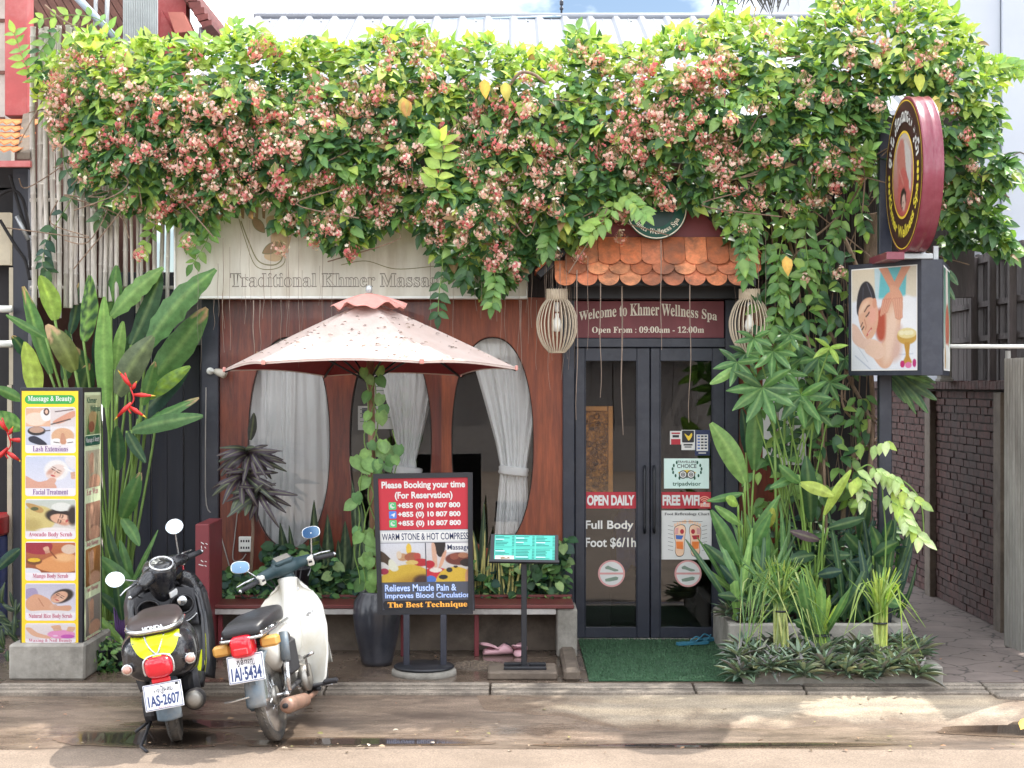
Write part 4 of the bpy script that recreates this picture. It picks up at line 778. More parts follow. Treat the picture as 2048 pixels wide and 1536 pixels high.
# green mat
mt = thing('grass_mat', 'dark green artificial grass mat leading to the black doors', 'mat', (1.14, -1, .0)); m_mat = mat('artificial_turf', L(46, 82, 54), .9, var=.3, scale=30, bump=.6, bscale=160, dirt=L(34, 62, 46), dirt_amt=.6, dscale=2); b = MB(); mx0, mx1 = .535, 1.74; b.box((mx0, -1.83, .001), (mx1, -.06, .014), m_mat, .004)
n = 9000; b.build('backing', mt)
P = np.stack([NR.uniform(mx0, mx1, n), NR.uniform(-1.84, -.06, n), np.full(n, .012)], 1); D = np.stack([NR.normal(0, .5, n), NR.normal(0, .5, n)-.2, np.ones(n)], 1); N_ = np.stack([NR.normal(0, 1, n), NR.normal(0, 1, n), NR.normal(0, .1, n)], 1)
C = np.array(L(58, 96, 64))[None]*NR.uniform(.6, 1.35, (n, 1)); leaves('pile', mt, leaf_tpl('lance', 2), P, D, N_, NR.uniform(.012, .022, n), np.full(n, .005), C, mat('turf_blade', (1, 1, 1), .7, attr=True))
# ------------------------------------------------------------------ totem sign on a concrete base
SKIN = (226, 176, 146)
yt = -1.70; ts = thing('totem_sign', 'tall yellow box sign listing beauty treatments on a concrete base', 'sign', (X(100, yt), yt, 0))
x0, x1, z1, z0 = X(44, yt), X(160, yt), Z(778, yt), Z(1287, yt); yd = yt+.52
m_ylw = mat('yellow_print_panel', L(226, 192, 34), .5, var=.04); m_lime = mat('leaf_green_print', L(46, 150, 66), .5); m_plum = mat('plum_letters', L(110, 70, 130), .5); m_mag = mat('mauve_red_letters', L(168, 66, 96), .5)
b = MB(); b.box((x0-.012, yt-.004, z0-.02), (x1+.02, yd, z1+.01), m_black, .004); b.build('case', ts)
b = MB(); p = Panel((x0, yt-.005, z1), (x1, yt-.005, z1), (x0, yt-.005, z0), 115, 509, b); p.rect(0, 4, 112, 507, m_ylw, .001)
p.rrect(6, 12, 106, 30, 9, m_lime, .002); p.text(serif('Massage & Beauty'), 12, 14, 100, 27, m_w, .003, bold=.008)
def face(cv, cx, cy, r, rot, hair=(40, 28, 24), sk=SKIN, towel=False):
    c, s = math.cos(rot), math.sin(rot); T = lambda a, b: (cx+(a*c-b*s)*r, cy+(a*s+b*c)*r*1.5)
    if towel: cv.ell(cx+.25*r*s, cy-.3*r, r*1.45, r*1.9, (240, 238, 236), soft=.2)
    else: cv.ell(*T(.25, -.35), r*1.3, r*1.8, hair, rot, .25)
    cv.ell(cx, cy, r*.95, r*1.5, sk, rot, .15); cv.ell(*T(.25, .2), r*.5, r*.8, (238, 196, 170), rot, .8, .7); cv.ell(*T(-.5, .3), r*.3, r*.6, (196, 130, 106), rot, .9, .6)
    for q in (-.36, .32): cv.line([T(q-.2, -.12), T(q, -.06), T(q+.2, -.12)], .02, (60, 40, 36)); cv.line([T(q-.22, -.36), T(q+.22, -.4)], .018, (90, 60, 50))
    cv.line([T(0, -.05), T(.05, .28)], .018, (200, 140, 118)); cv.ell(*T(.02, .58), r*.32, r*.16, (196, 80, 80), rot, .3)
def hand(cv, x, y, dx, dy, s, sk=SKIN):
    n = math.hypot(dx, dy); dx, dy = dx/n, dy/n; nx, ny = -dy, dx
    cv.poly([(x-nx*s, y-ny*s*1.4), (x+nx*s, y+ny*s*1.4), (x+dx*1.6*s+nx*s*.9, y+dy*2.2*s+ny*s*1.3), (x+dx*1.6*s-nx*s*.9, y+dy*2.2*s-ny*s*1.3)], sk)
    for k in range(4):
        q = -.75+.5*k; a = (x+dx*1.4*s+nx*q*s, y+dy*2*s+ny*q*s*1.4); e = (a[0]+dx*(1.5-.25*abs(k-1.5))*s, a[1]+dy*2.1*s); cv.line([a, e], .42*s, tuple(np.array(sk)*.80)); cv.line([a, e], .34*s, sk)
def pic_lash():
    c = Cv(80, 66, (228, 222, 220)); c.poly([(0, 0), (.5, 0), (.5, .5), (0, .5)], (232, 186, 154), .01, 1, False); c.ell(.2, .3, .22, .18, (244, 220, 200)); c.poly([(.3, .1), (.48, .0), (.5, .3), (.36, .34)], (246, 244, 242)); c.ell(.42, .1, .06, .1, (70, 44, 36)); c.ell(.42, .1, .03, .06, (240, 200, 176))
    c.poly([(.5, 0), (1, 0), (1, .5), (.5, .5)], (226, 216, 214), .01, 1, False); c.poly([(.55, .4), (.62, .3), (.95, .08), (1.02, .2), (.7, .42)], (222, 160, 134)); c.line([(.52, .44), (.9, .3)], .03, (60, 50, 50)); c.line([(.6, .1), (.95, .04)], .025, (80, 60, 56))
    c.poly([(0, .5), (.5, .5), (.5, 1), (0, 1)], (206, 212, 232), .01, 1, False); c.ell(.22, .62, .18, .12, (34, 28, 30)); c.ell(.22, .59, .15, .085, (196, 160, 140)); c.line([(.38, .62), (.52, .6)], .03, (90, 80, 80)); c.poly([(.06, .8), (.2, .76), (.42, .95), (.36, 1.02), (.1, .92)], (36, 40, 60))
    c.poly([(.5, .5), (1, .5), (1, 1), (.5, 1)], (236, 234, 236), .01, 1, False); c.ell(.75, .76, .23, .22, (224, 178, 140)); c.ell(.62, .92, .12, .1, (250, 248, 246)); c.ell(.9, .92, .12, .1, (250, 248, 246)); c.line([(.57, .92), (.68, .94)], .02, (50, 40, 40)); c.line([(.85, .94), (.95, .92)], .02, (50, 40, 40)); c.poly([(.72, .7), (.78, .7), (.82, .95), (.7, .95)], (206, 150, 120)); return c
def pic_facial():
    c = Cv(80, 58, (206, 214, 236), (226, 226, 238)); c.poly([(-.05, .6), (.25, .8), (.5, .75), (.6, 1.05), (-.05, 1.05)], (222, 168, 146)); face(c, .6, .48, .17, .55, towel=True, sk=(234, 214, 206)); c.poly([(.5, .68), (.62, .74), (.52, .95), (.38, .85)], (222, 172, 150)); c.line([(.78, .35), (.98, .52)], .03, (250, 250, 250)); hand(c, .98, .7, -.2, -1, .05); c.poly([(.8, .05), (1.02, .02), (1.02, .4), (.86, .3)], (232, 228, 232)); return c
def pic_avo():
    c = Cv(80, 58, (198, 206, 196), (222, 214, 208)); c.ell(.25, .6, .36, .42, (214, 196, 128)); c.poly([(0, .1), (.2, .15), (.36, .3), (.3, .42), (.1, .3)], (190, 150, 90)); c.ell(.18, .28, .08, .06, (90, 96, 60)); face(c, .74, .62, .17, -1.2); c.ell(.72, .22, .2, .14, (230, 232, 226)); c.ell(.95, .5, .1, .3, (44, 30, 26), soft=.5); c.ell(.6, .98, .4, .1, (240, 232, 230)); c.ell(.1, .8, .2, .2, (190, 170, 104), soft=.8); return c
def pic_mango():
    c = Cv(80, 58, (196, 110, 66), (150, 82, 50)); c.poly([(0, 0), (.5, 0), (.5, .3), (.3, .4), (0, .3)], (160, 40, 58)); c.poly([(.2, .8), (.45, .5), (.8, .35), (1.05, .5), (1.05, .9), (.6, 1.0)], (226, 156, 96)); c.ell(.78, .5, .2, .14, (238, 186, 132), soft=.7); c.ell(.88, .22, .16, .16, (222, 196, 176)); c.ell(.17, .62, .16, .12, (120, 70, 34)); c.ell(.17, .58, .13, .07, (236, 190, 50)); c.poly([(0, 1.05), (0, .85), (.25, .9), (.3, 1.05)], (230, 232, 240)); c.line([(.46, .22), (.62, .52)], .03, (130, 60, 30)); hand(c, .4, .15, .4, 1, .05); return c
def pic_rice():
    c = Cv(80, 58, (200, 196, 214), (226, 222, 232)); c.poly([(0, .2), (.2, .15), (.25, .5), (0, .5)], (170, 156, 190)); c.poly([(0, .6), (.2, .35), (.45, .5), (.6, .75), (.9, .75), (.85, .95), (.3, .95), (.05, .9)], (222, 166, 132)); face(c, .68, .45, .15, .6); hand(c, .5, .82, .6, -.2, .05); c.ell(.5, 1.02, .6, .1, (238, 234, 238)); c.line([(.26, .5), (.36, .78)], .02, (186, 126, 98)); return c
def pic_wax():
    c = Cv(80, 58, (236, 226, 226), (228, 214, 216)); c.poly([(0, .3), (.1, .25), (.25, .6), (.5, .85), (.45, 1.0), (.15, .8)], (226, 176, 146)); c.ell(.72, .7, .28, .3, (232, 150, 196)); c.ell(.85, .85, .14, .14, (200, 90, 180)); hand(c, .6, .1, .25, 1, .085); hand(c, .95, .2, -.35, 1, .075); c.ell(.6, .8, .05, .06, (240, 200, 230)); return c
rows_ = [(36, 128, 'Lash Extensions', pic_lash), (133, 214, 'Facial Treatment', pic_facial), (220, 300, 'Avocado Body Scrub', pic_avo), (305, 383, 'Mango Body Scrub', pic_mango), (388, 463, 'Natural Rice Body Scrub', pic_rice), (468, 507, '', pic_wax)]
m_capb = mat('pale_caption', L(208, 202, 206), .5)
for i, (v0, v1, st, f) in enumerate(rows_):
    if i == 5: v1 = 508
    p.rrect(7, v0, 107, v1, 5, m_capb, .002); hgt = v1-v0
    if i < 5: p.pic(f().grain(4), 8, v0+2, 106, v1-16, m_pic, .003); p.text(serif(st), 14 if len(st) > 17 else 22, v1-14, 100 if len(st) > 17 else 92, v1-3, m_plum if i < 2 else m_mag, .003, bold=.004)
    else:
        p.pic(f().grain(4), 8, v0+2, 106, v1-9, m_pic, .003); p.text(serif('Waxing & Nail Beauty'), 14, v1-9, 100, v1-1, m_mag, .003)
b.build('front_panel', ts)
b = MB(); p = Panel((x1+.021, yt+.0, z1-.01), (x1+.021, yd-.02, z1-.01), (x1+.021, yt+.0, z0), 110, 505, b); m_pgr = mat('pale_green_print', L(206, 218, 180), .5, var=.06); p.rect(8, 4, 106, 502, m_pgr, .001)
c = Cv(40, 60, (214, 222, 176), (150, 160, 110)); c.ell(.5, .6, .3, .2, (190, 160, 110)); c.poly([(.1, 1), (.2, .5), (.3, 1)], (70, 120, 60)); c.poly([(.6, 1), (.8, .4), (.9, 1)], (90, 130, 70)); c.ell(.4, .8, .2, .14, (150, 84, 60)); p.pic(c.grain(5), 12, 10, 104, 90, m_pic, .002)
p.text('Khmer', 20, 14, 80, 26, m_grn, .003, .02); p.text('Wellness', 40, 30, 100, 44, m_grn, .003, .02); p.rrect(10, 92, 100, 112, 4, m_grn, .003); p.text(serif('Massage & Beauty'), 14, 95, 96, 108, m_w, .004)
for v0, bgc, st in ((122, (214, 206, 176), 'Ear Wax'), (228, (196, 150, 124), 'Body Massage'), (320, (196, 134, 74), 'Foot Massage'), (420, (170, 160, 150), 'Hand Spa')):
    c = Cv(40, 40, bgc, tuple(.8*q for q in bgc)); hand(c, .4, .1, .1, 1, .12); c.ell(.6, .85, .4, .2, (222, 170, 140)); c.line([(.2, .1), (.3, .8)], .06, (226, 190, 150)); p.pic(c.grain(6), 14, v0, 102, v0+76, m_pic, .002); p.text(serif(st), 20, v0+78, 90, v0+90, m_mag, .002)
b.build('side_panel', ts)
b = MB(); b.box((X(17, -1.78), -1.78, 0), (X(170, -1.78), -1.05, .252), m_conc, .015); b.build('concrete_base', ts)
# ------------------------------------------------------------------ pole sign on the right
ps = thing('pole_sign', 'black post with a two-sided photo light box of a back massage beside the alley', 'sign', (2.78, -.95, 0))
b = MB(); b.box((2.795, -.78, 0), (2.89, -.70, 4.05), m_dark, .005); b.build('post', ps)
A, B, Cc, Dd = Vector((X(1697, -.75), -.75, 0)), Vector((X(1843, -1.35), -1.35, 0)), Vector((X(1885, -1.33), -1.33, 0)), Vector((X(1899, -.55), -.55, 0)); zb_, zt_ = 2.135, 2.975
b = MB(); b.prism([Vector((q.x, q.y, zb_)) for q in (A, B, Cc, Dd)], (0, 0, zt_-zb_), m_dark); b.build('light_box', ps)
def fpan(P0, P1, mb, ins, w, h, out):
    u = (P1-P0).normalized(); o = Vector((u.y, -u.x, 0)); o = o*(out)
    a, e = P0+u*ins+o*.004, P1-u*ins+o*.004; return Panel(Vector((a.x, a.y, zt_-ins)), Vector((e.x, e.y, zt_-ins)), Vector((a.x, a.y, zb_+ins)), w, h, mb)
b = MB(); p = fpan(A, B, b, .035, 100, 110, 1); p.rect(0, 0, 100, 110, m_w, .001)
c = Cv(130, 150, (226, 212, 186), (238, 240, 246))
c.poly([(.36, -.02), (.86, -.02), (.84, .3), (.4, .34)], (110, 196, 204), .02, 1, False); c.poly([(.36, -.02), (.46, -.02), (.42, .32), (.37, .32)], (200, 224, 232), .02, 1, False); c.poly([(.86, 0), (1.02, 0), (1.02, .3), (.84, .3)], (228, 218, 196), .02, 1, False)
c.poly([(-.02, .32), (.2, .3), (.9, .3), (1.02, .3), (1.02, 1.02), (-.02, 1.02)], (236, 240, 248), .03, 1, False); c.ell(.85, .5, .2, .22, (246, 248, 252)); c.line([(.05, .86), (.3, 1.0)], .012, (190, 200, 220)); c.line([(.6, .86), (.95, .85)], .01, (196, 204, 222)); c.line([(.02, .7), (.25, .92)], .01, (204, 212, 226))
c.poly([(.45, .4), (.58, .27), (.72, .27), (.8, .36), (.76, .55), (.72, .75), (.62, .95), (.5, .99), (.38, .92), (.3, .8), (.5, .72), (.48, .55)], (228, 182, 154)); c.poly([(.58, .45), (.7, .4), (.72, .6), (.66, .84), (.54, .94), (.5, .86), (.52, .6)], (242, 210, 188), soft=.1); c.poly([(.40, .42), (.52, .44), (.52, .68), (.44, .72), (.38, .62)], (188, 84, 60), soft=.05); c.poly([(.7, .62), (.78, .6), (.76, .86), (.62, .9)], (222, 186, 172), soft=.08)
c.poly([(-.02, .55), (.08, .56), (.2, .68), (.28, .7), (.22, .8), (.02, .72)], (232, 196, 178)); c.poly([(.2, .8), (.3, .7), (.46, .74), (.52, .84), (.42, .9), (.3, .87)], (240, 204, 182))
c.poly([(.1, .46), (.08, .3), (.14, .16), (.24, .12), (.34, .2), (.38, .34), (.3, .4)], (48, 44, 52)); c.line([(.24, .14), (.3, .24), (.34, .34)], .012, (110, 110, 122)); c.line([(.18, .18), (.17, .34)], .008, (90, 90, 104))
c.poly([(.1, .45), (.16, .32), (.28, .28), (.37, .32), (.42, .44), (.4, .58), (.33, .68), (.25, .7), (.16, .62)], (232, 182, 152)); c.ell(.33, .46, .07, .1, (244, 178, 160), .2, .9, .8); c.ell(.36, .34, .035, .05, (222, 160, 132)); c.poly([(.12, .44), (.16, .36), (.26, .32), (.2, .4)], (244, 208, 180), soft=.05)
c.line([(.2, .42), (.25, .37), (.28, .36)], .014, (80, 52, 46)); c.line([(.14, .57), (.17, .53)], .012, (80, 52, 46)); c.line([(.225, .47), (.25, .455), (.275, .43)], .014, (50, 36, 36)); c.line([(.16, .6), (.19, .57)], .014, (50, 36, 36)); c.line([(.2, .5), (.23, .57), (.215, .6)], .014, (206, 140, 116)); c.line([(.24, .66), (.27, .625), (.31, .59)], .016, (196, 70, 70)); c.line([(.26, .64), (.3, .605)], .007, (250, 240, 236))
for (xa, ya, xb2, yb2) in ((.48, -.02, .66, .22), (.86, -.02, .66, .22)): c.poly([(xa-.07, ya), (xa+.07, ya), (xb2+.07, yb2), (xb2-.05, yb2)], (222, 158, 128), smooth=False)
c.poly([(.6, .18), (.72, .2), (.8, .32), (.7, .4), (.62, .3)], (230, 170, 140)); c.poly([(.5, .3), (.6, .24), (.62, .34), (.5, .4)], (226, 164, 136))
for k in range(4): a = (.66+.035*k, .32); e = (.7+.035*k-.01*k, .5-.01*abs(k-1.5)); c.line([a, e], .04, (196, 128, 104)); c.line([a, e], .03, (232, 174, 146))
for k in range(4): a = (.5+.035*k, .32); e = (.46+.03*k, .46-.012*k); c.line([a, e], .035, (190, 118, 96)); c.line([a, e], .026, (230, 168, 140))
for k in range(4): c.ell(.2+.028*k, .75-.012*k, .02, .03, (236, 200, 182), soft=.3)
c.ell(.86, .68, .15, .08, (206, 164, 74)); c.ell(.86, .65, .14, .05, (236, 220, 160)); 
for q in (.78, .85, .92, .88): c.ell(q, .645+.02*((q*50) % 2 > 1), .04, .022, (244, 236, 196), soft=.3)
c.poly([(.82, .75), (.9, .75), (.89, .86), (.93, .94), (.8, .94), (.84, .86)], (196, 146, 54)); c.ell(.79, .95, .035, .035, (196, 30, 110)); c.ell(.88, .96, .05, .03, (226, 120, 170)); c.ell(.97, .94, .03, .04, (190, 40, 120))
p.pic(c.grain(3), 1.2, 1.2, 98.8, 108.8, m_pic, .002); b.build('massage_picture', ps)
b = MB(); u_ = (Dd-Cc).normalized(); o_ = Vector((u_.y, -u_.x, 0)); p = fpan(Cc, Dd, b, .035, 100, 110, 1); p.rect(0, 0, 100, 110, m_w, .001)
c = Cv(70, 80, (40, 110, 84), (226, 226, 216)); c.poly([(.3, 0), (.6, 0), (.7, .5), (.4, .6)], (226, 216, 206)); c.ell(.55, .6, .3, .25, (190, 96, 66)); c.ell(.5, .95, .6, .2, (236, 236, 230)); c.ell(.25, .9, .1, .14, (190, 150, 90)); p.pic(c.grain(4), 2, 2, 98, 108, m_pic, .002); b.build('second_picture', ps)
for px in (1846, 1872): b = MB(); x = X(px, -1.3); b.box((x-.018, -1.3, zt_+.002), (x+.018, -1.26, zt_+.10), m_steel); b.build('strut', ps)
# red oval disc sign
yc_ = -1.35; dc = thing('disc_sign', 'thick maroon disc sign with ring lettering around a massage picture', 'sign', (2.84, yc_, 3.03)); cx_, cz_, RD = 2.84, Z(350, -1.35), .558
m_disc = mat('glossy_maroon', L(122, 46, 64), .32, var=.1, scale=3, coat=.3, dirt=L(150, 92, 104), dirt_amt=.3, dscale=6); m_dface = mat('dark_sign_face', L(58, 26, 30), .4)
Mx = Matrix.Translation((cx_, yc_, cz_)) @ Matrix.Rotation(PI/2, 4, 'Y')
b = MB(); b.lathe([(RD-.02, 0), (RD, 0), (RD+.006, .006), (RD, .012), (RD, .075), (RD+.005, .082), (RD, .09), (RD, .135), (RD+.006, .142), (RD-.02, .145), (0, .145)], m_disc, Mx, 72); b.build('rim', dc)
b = MB(); p = Panel((cx_-.0, yc_+RD, cz_+RD), (cx_, yc_-RD, cz_+RD), (cx_, yc_+RD, cz_-RD), 200, 200, b); p.ell(100, 100, 97, 97, m_dface, .002, 64); p.ring(100, 100, 95, 96.5, m_yel, .004, 64); p.ring(100, 100, 54, 57, m_yel, .006, 56)
m_ygl = mat('yellow_lettering', L(214, 198, 66), .45)
def av(st, a0, a1, m, inside, bold, h=22, r=76): p.arc(st, 100, 100, r, h, a0, a1, m, .005, bold, inside)
av('ខ្មែរ វែលណេស ស្ប៉ា', PI*1.08, PI*1.93, m_w, False, .03, 26); av('Khmer Wellness Spa', PI*.92, PI*.08, m_ygl, True, .03, 20)
for sg in (-1, 1):
    for k in range(3): p.ell(100+sg*76, 104+(k-1)*9, 6-abs(k-1), 4, m_ygl, .005, 12)
c = Cv(70, 70, (216, 206, 196), (190, 84, 84)); c.poly([(.2, .2), (.45, .05), (.6, .3), (.55, .6), (.3, .7)], (206, 130, 120)); c.poly([(.55, .1), (.85, .3), (.85, .7), (.7, .6)], (214, 208, 206)); c.poly([(.3, .5), (.5, .4), (.75, .6), (.8, .9), (.5, .95), (.25, .75)], (206, 106, 100)); c.ell(.5, .78, .14, .13, (40, 30, 30)); c.ell(.52, .82, .09, .1, (226, 190, 176)); c.line([(.48, .82), (.52, .83)], .02, (60, 40, 40)); c.line([(.3, .4), (.5, .6)], .02, (226, 170, 160)); c.grain(4)
A_ = c.lin(); n = 70; vs = []; fs_ = []; cl = []
for i in range(25):
    for j in range(48):
        r = 54*i/24; a = 2*PI*j/48; u, v = 100+r*math.cos(a), 100+r*math.sin(a); vs.append(p.p(u, v, .004)); cl.append(tuple(A_[int((v-45)/110*69), int((u-45)/110*69)]))
fs_ = [(i*48+j, i*48+(j+1) % 48, (i+1)*48+(j+1) % 48, (i+1)*48+j) for i in range(24) for j in range(48)]; b.add(vs, fs_, m_pic, False, cl)
b.build('face', dc)
b = MB(); zz = cz_-RD-.0; b.box((2.70, -1.42, zz-.06), (2.83, -.85, zz-.004), m_disc, .004); b.box((2.831, -1.36, zz-.05), (3.05, -1.28, zz-.01), m_steel, .003); b.build('bracket', dc)
# ------------------------------------------------------------------ left neighbour
nb_ = thing('neighbour_house', 'red and brown neighbouring house with tiled eaves at the left edge', 'building', (-4.6, 1.2, 0)); y = .6
m_rose = mat('rose_paint', L(176, 82, 82), .6, var=.12, scale=4, dirt=L(204, 150, 146), dirt_amt=.4, dscale=3); m_brick = mat('brown_boards', L(112, 76, 66), .7, var=.3, scale=5, bump=.3)
b = MB(); b.box((X(9, y), y, Z(232, y)), (X(54, y), y+.2, 6.2), m_rose, .01); b.build('column', nb_)
b = MB(); b.box((X(-500, .9), .9, 3.9), (X(22, .9), 1.0, 6.2), mat('grey_wall_tiles', L(196, 190, 182), .6, dirt=L(150, 140, 130)), 0)
for z in (4.35, 4.75, 5.2): b.box((X(-500, .9), .885, z), (X(10, .9), .899, z+.03), m_brick)
b.build('tiled_wall', nb_)
b = MB(); yy = 2.6
b.box((-8, yy+.2, 2), (X(300, yy), yy+.3, 6.8), m_brick)
for k in range(13):
    o = Vector((X(-60+k*16, yy), yy, 6.8)); b.prism([o, o+Vector((.07, 0, 0)), o+Vector((1.6, 0, -2.6)), o+Vector((1.53, 0, -2.6))], (0, .05, 0), m_brick)
b.build('louvred_wall', nb_)
b = MB(); b.tube([W(140, -20, 1.6), W(236, 82, 1.6)], .035, mat('blue_grey_pipe', L(160, 178, 190), .5), 8); b.tube([W(192, -20, 1.7), W(190, 90, 1.7)], .02, m_steel, 6); b.tube([W(215, -20, 1.7), W(212, 100, 1.7)], .022, m_steel, 6); b.build('pipe', nb_)
b = MB(); y = 1.5; n = 20; xa, xb = X(246, y), X(316, y); m_zinc = mat('zinc_sheet', L(150, 156, 156), .5, metal=.4, var=.15, scale=3)
for k in range(n): b.tube([(xa+(xb-xa)*(k+.5)/n, y, 3.6), (xa+(xb-xa)*(k+.5)/n, y, 6.4)], (xb-xa)/n*.56, m_zinc, 6)
b.build('corrugated_sheet', nb_)
b = MB(); y = 2.2; b.box((X(312, y), y, 4), (X(372, y), y+.2, 7), m_rose); b.prism([W(322, 20, y-.05), W(345, 62, y-.05), W(345, 110, y-.05), W(318, 110, y-.05)], (0, .05, 0), m_rose); b.build('gable_wall', nb_)
b = MB(); y = 1.9; b.prism([W(336, 24, y), W(366, 24, y), W(384, 62, y), W(350, 66, y)], (0, .3, 0), mat('rose_box', L(196, 118, 104), .6)); b.build('bracket_box', nb_)
b = MB(); y = 2.0; 
for k in range(7): o = k*.0; b.prism([W(352+8*k, -40+14*k, y), W(378+7.5*k, -36+12.5*k, y), W(381+7*k, -20+11.5*k, y), W(356+8*k, -22+13*k, y)], (0, 1.8, 0), mat('dark_roof_tile', L(116, 62, 58), .7, var=.3, scale=8))
b.prism([W(352, -20, y+.1), W(360, -20, y+.1), W(416, 52, y+.1), W(408, 54, y+.1)], (0, 1.6, 0), m_brick); b.tube([W(403, 55, 2.1), W(403, 110, 2.1)], .03, m_steel, 8); b.build('roof', nb_)
b = MB(); y1_, y2_ = -.2, .5
for k in range(5):
    for j in range(9):
        xx = X(-120+j*19.5+(k % 2)*9, 0); t0, t1 = k/5, (k+1.25)/5; za_, zc_ = Z(236, .3), Z(316, -.1); f_ = lambda t: (y2_+(y1_-y2_)*t, za_+(zc_-za_)*t)
        if xx > X(44, 0): continue
        (ya_, zA), (yb2, zB) = f_(t0), f_(t1); pts = [Vector((xx, ya_, zA)), Vector((xx+.077, ya_, zA)), Vector((xx+.077, yb2+.03, zB+.055)), Vector((xx+.038, yb2, zB+.03)), Vector((xx, yb2+.03, zB+.055))]
        b.prism([q+Vector((0, 0, .012*(k*0+1))) for q in pts], (0, .008, .014), mat('orange_roof_tile', L(190, 112, 58), .6, var=.2, scale=8))
b.box((X(-160, -.1), -.22, Z(334, -.2)), (X(62, -.2), -.16, Z(322, -.2)), m_rose); b.prism([Vector((X(62, .5), .5, Z(236, .5))), Vector((X(46, .5), .5, Z(240, .5))), Vector((X(34, -.2), -.2, Z(318, -.2))), Vector((X(60, -.2), -.2, Z(318, -.2)))], (0, 0, .05), m_conc_d); b.build('tiled_eave', nb_)
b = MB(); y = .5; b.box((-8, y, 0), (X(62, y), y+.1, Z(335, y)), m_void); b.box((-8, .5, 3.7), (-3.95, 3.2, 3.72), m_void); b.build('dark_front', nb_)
m_beige = mat('beige_frame', L(186, 176, 154), .6, var=.1)
b = MB(); y = .3; b.box((X(14, y), y, 0), (X(24, y), y+.08, Z(770, y)), m_beige, .004); b.box((X(-60, y), y, Z(530, y)), (X(20, y), y+.06, Z(425, y)), m_beige); b.box((X(18, y), y, Z(770, y)+.002), (X(26, y), y+.05, Z(535, y)), m_beige); b.build('shop_frame', nb_)
for v in (618, 688): b = MB(); b.tube([W(-40, v, .1), W(24, v, .1)], .03, m_white, 8); b.build('white_rail', nb_)
b = MB(); y = .2; [b.tube(path(*[W(u, v, y) for u, v in q]), .014, m_void, 6) for q in ([(0, 440), (30, 490), (50, 520), (60, 560)], [(20, 350), (40, 420), (55, 470), (62, 540)], [(0, 390), (24, 380), (46, 400), (60, 470)])]; b.tube([W(34, 432, .2), W(58, 480, .2)], .022, m_steel, 6); b.build('cable', nb_)
b = MB(); b.box((X(30, .25), .2, 0), (X(60, .25), .3, Z(340, .25)), m_navy); b.build('door_post', nb_)
bn = thing('plastic_bin', 'red lidded blue plastic bin in the dark shop doorway at far left', 'bin', (X(2, .2), .1, 0)); b = MB(); y = .15; b.box((X(-30, y), y-.1, .0), (X(4, y), y+.3, Z(1072, y)-.001), mat('blue_plastic', L(46, 64, 130), .5), .02); b.build('body', bn); b = MB(); b.box((X(-32, y), y-.12, Z(1072, y)), (X(7, y), y+.32, Z(1030, y)), mat('red_plastic', L(190, 50, 52), .5), .02); b.build('lid', bn)
# ------------------------------------------------------------------ bamboo screen
bf = thing('bamboo_screen', 'tall weathered grey bamboo pole screen left of the banner', 'screen', (X(200, -.15), -.15, 2.5))
m_bam = mat('grey_bamboo', L(196, 190, 182), .65, var=.25, scale=6, stretch=(4, 4, .6), bump=.15, dirt=L(110, 100, 92), dirt_amt=.6, dscale=2.5)
def bamboo(px, py0, py1, y, w):
    b = MB(); pts, rs = [], []; z0, z1 = Z(py1, y), Z(py0, y); x = X(px, y); r0 = w*(y-CY)/F/2; lean = R.uniform(-.02, .02); z = z0; 
    while z < z1:
        st = R.uniform(.24, .36); e = min(z+st, z1)
        for q, k in ((z, 1.0), (z+.012, .95), ((z+e)/2, .93), (e-.012, .96), (e-.004, 1.12)): 
            t = (q-z0)/(z1-z0); pts.append((x+lean*t+.006*math.sin(q*3+px), y, q)); rs.append(r0*k)
        z = e
    b.tube(pts, rs, m_bam, 8); b.build('pole', bf)
px = 62; i = 0
while px < 348:
    w = R.uniform(8, 13.5) if px < 250 else R.uniform(6, 10); top = 52+R.uniform(-3, 6) if px < 150 else 130; bot = R.uniform(595, 640) if px < 215 else R.uniform(560, 640)
    bamboo(px+w/2, top, bot, -.15+.035*(i % 2), w); px += w+(R.uniform(0, 2.2) if px < 225 else R.uniform(2, 7)); i += 1
for v in (120, 400, 575): b = MB(); b.tube([(X(60, -.09), -.085, Z(v, -.09)), (X(348, -.09), -.085, Z(v, -.09))], .016, m_bam, 6); b.build('batten', bf)
# ------------------------------------------------------------------ alley: brick wall, timber boards, gate, white buildings
m_mort = mat('mortar', L(62, 54, 52), .9, var=.2); m_bri = mat('old_brick', L(80, 48, 44), .85, var=.45, scale=7, bump=.35, dirt=L(62, 50, 48), dirt_amt=.95, dscale=1.2)
aw = thing('brick_wall', 'long dark weathered red brick wall along the right of the alley', 'wall', (4.12, 3, 0)); b = MB(); b.box((4.135, -.35, -.02), (4.3, 9, 2.02), m_mort); b.build('core', aw); b = MB(); z = .01; r_ = 0
while z < 1.95:
    yy = -.35-(r_ % 2)*.1
    while yy < 6:
        dp = R.uniform(0, .012); b.box((4.112+dp, max(yy, -.35)+.004, z), (4.136, yy+.20, z+.058+R.uniform(-.004, .004)), m_bri); yy += .21
    z += .069; r_ += 1
b.build('brickwork', aw); b = MB(); [b.box((4.06, yy, -.02), (4.134, yy+.2, 2.0), m_conc_d, .006) for yy in (.35, 2.6)]; b.build('pilaster', aw)
b = MB(); yy = -.35
while yy < 8: b.box((4.04, yy, 2.021), (4.32, yy+.10, 2.09+R.uniform(0, .012)), m_bri, .004); yy += .105
b.build('coping', aw)
tw_ = thing('timber_fence', 'dark vertical timber board fence standing on the brick wall', 'fence', (4.2, 2, 2.1)); m_tim = mat('dark_timber', L(92, 84, 84), .8, var=.35, scale=5, stretch=(5, 5, .5), bump=.3)
b = MB(); yy = -.3
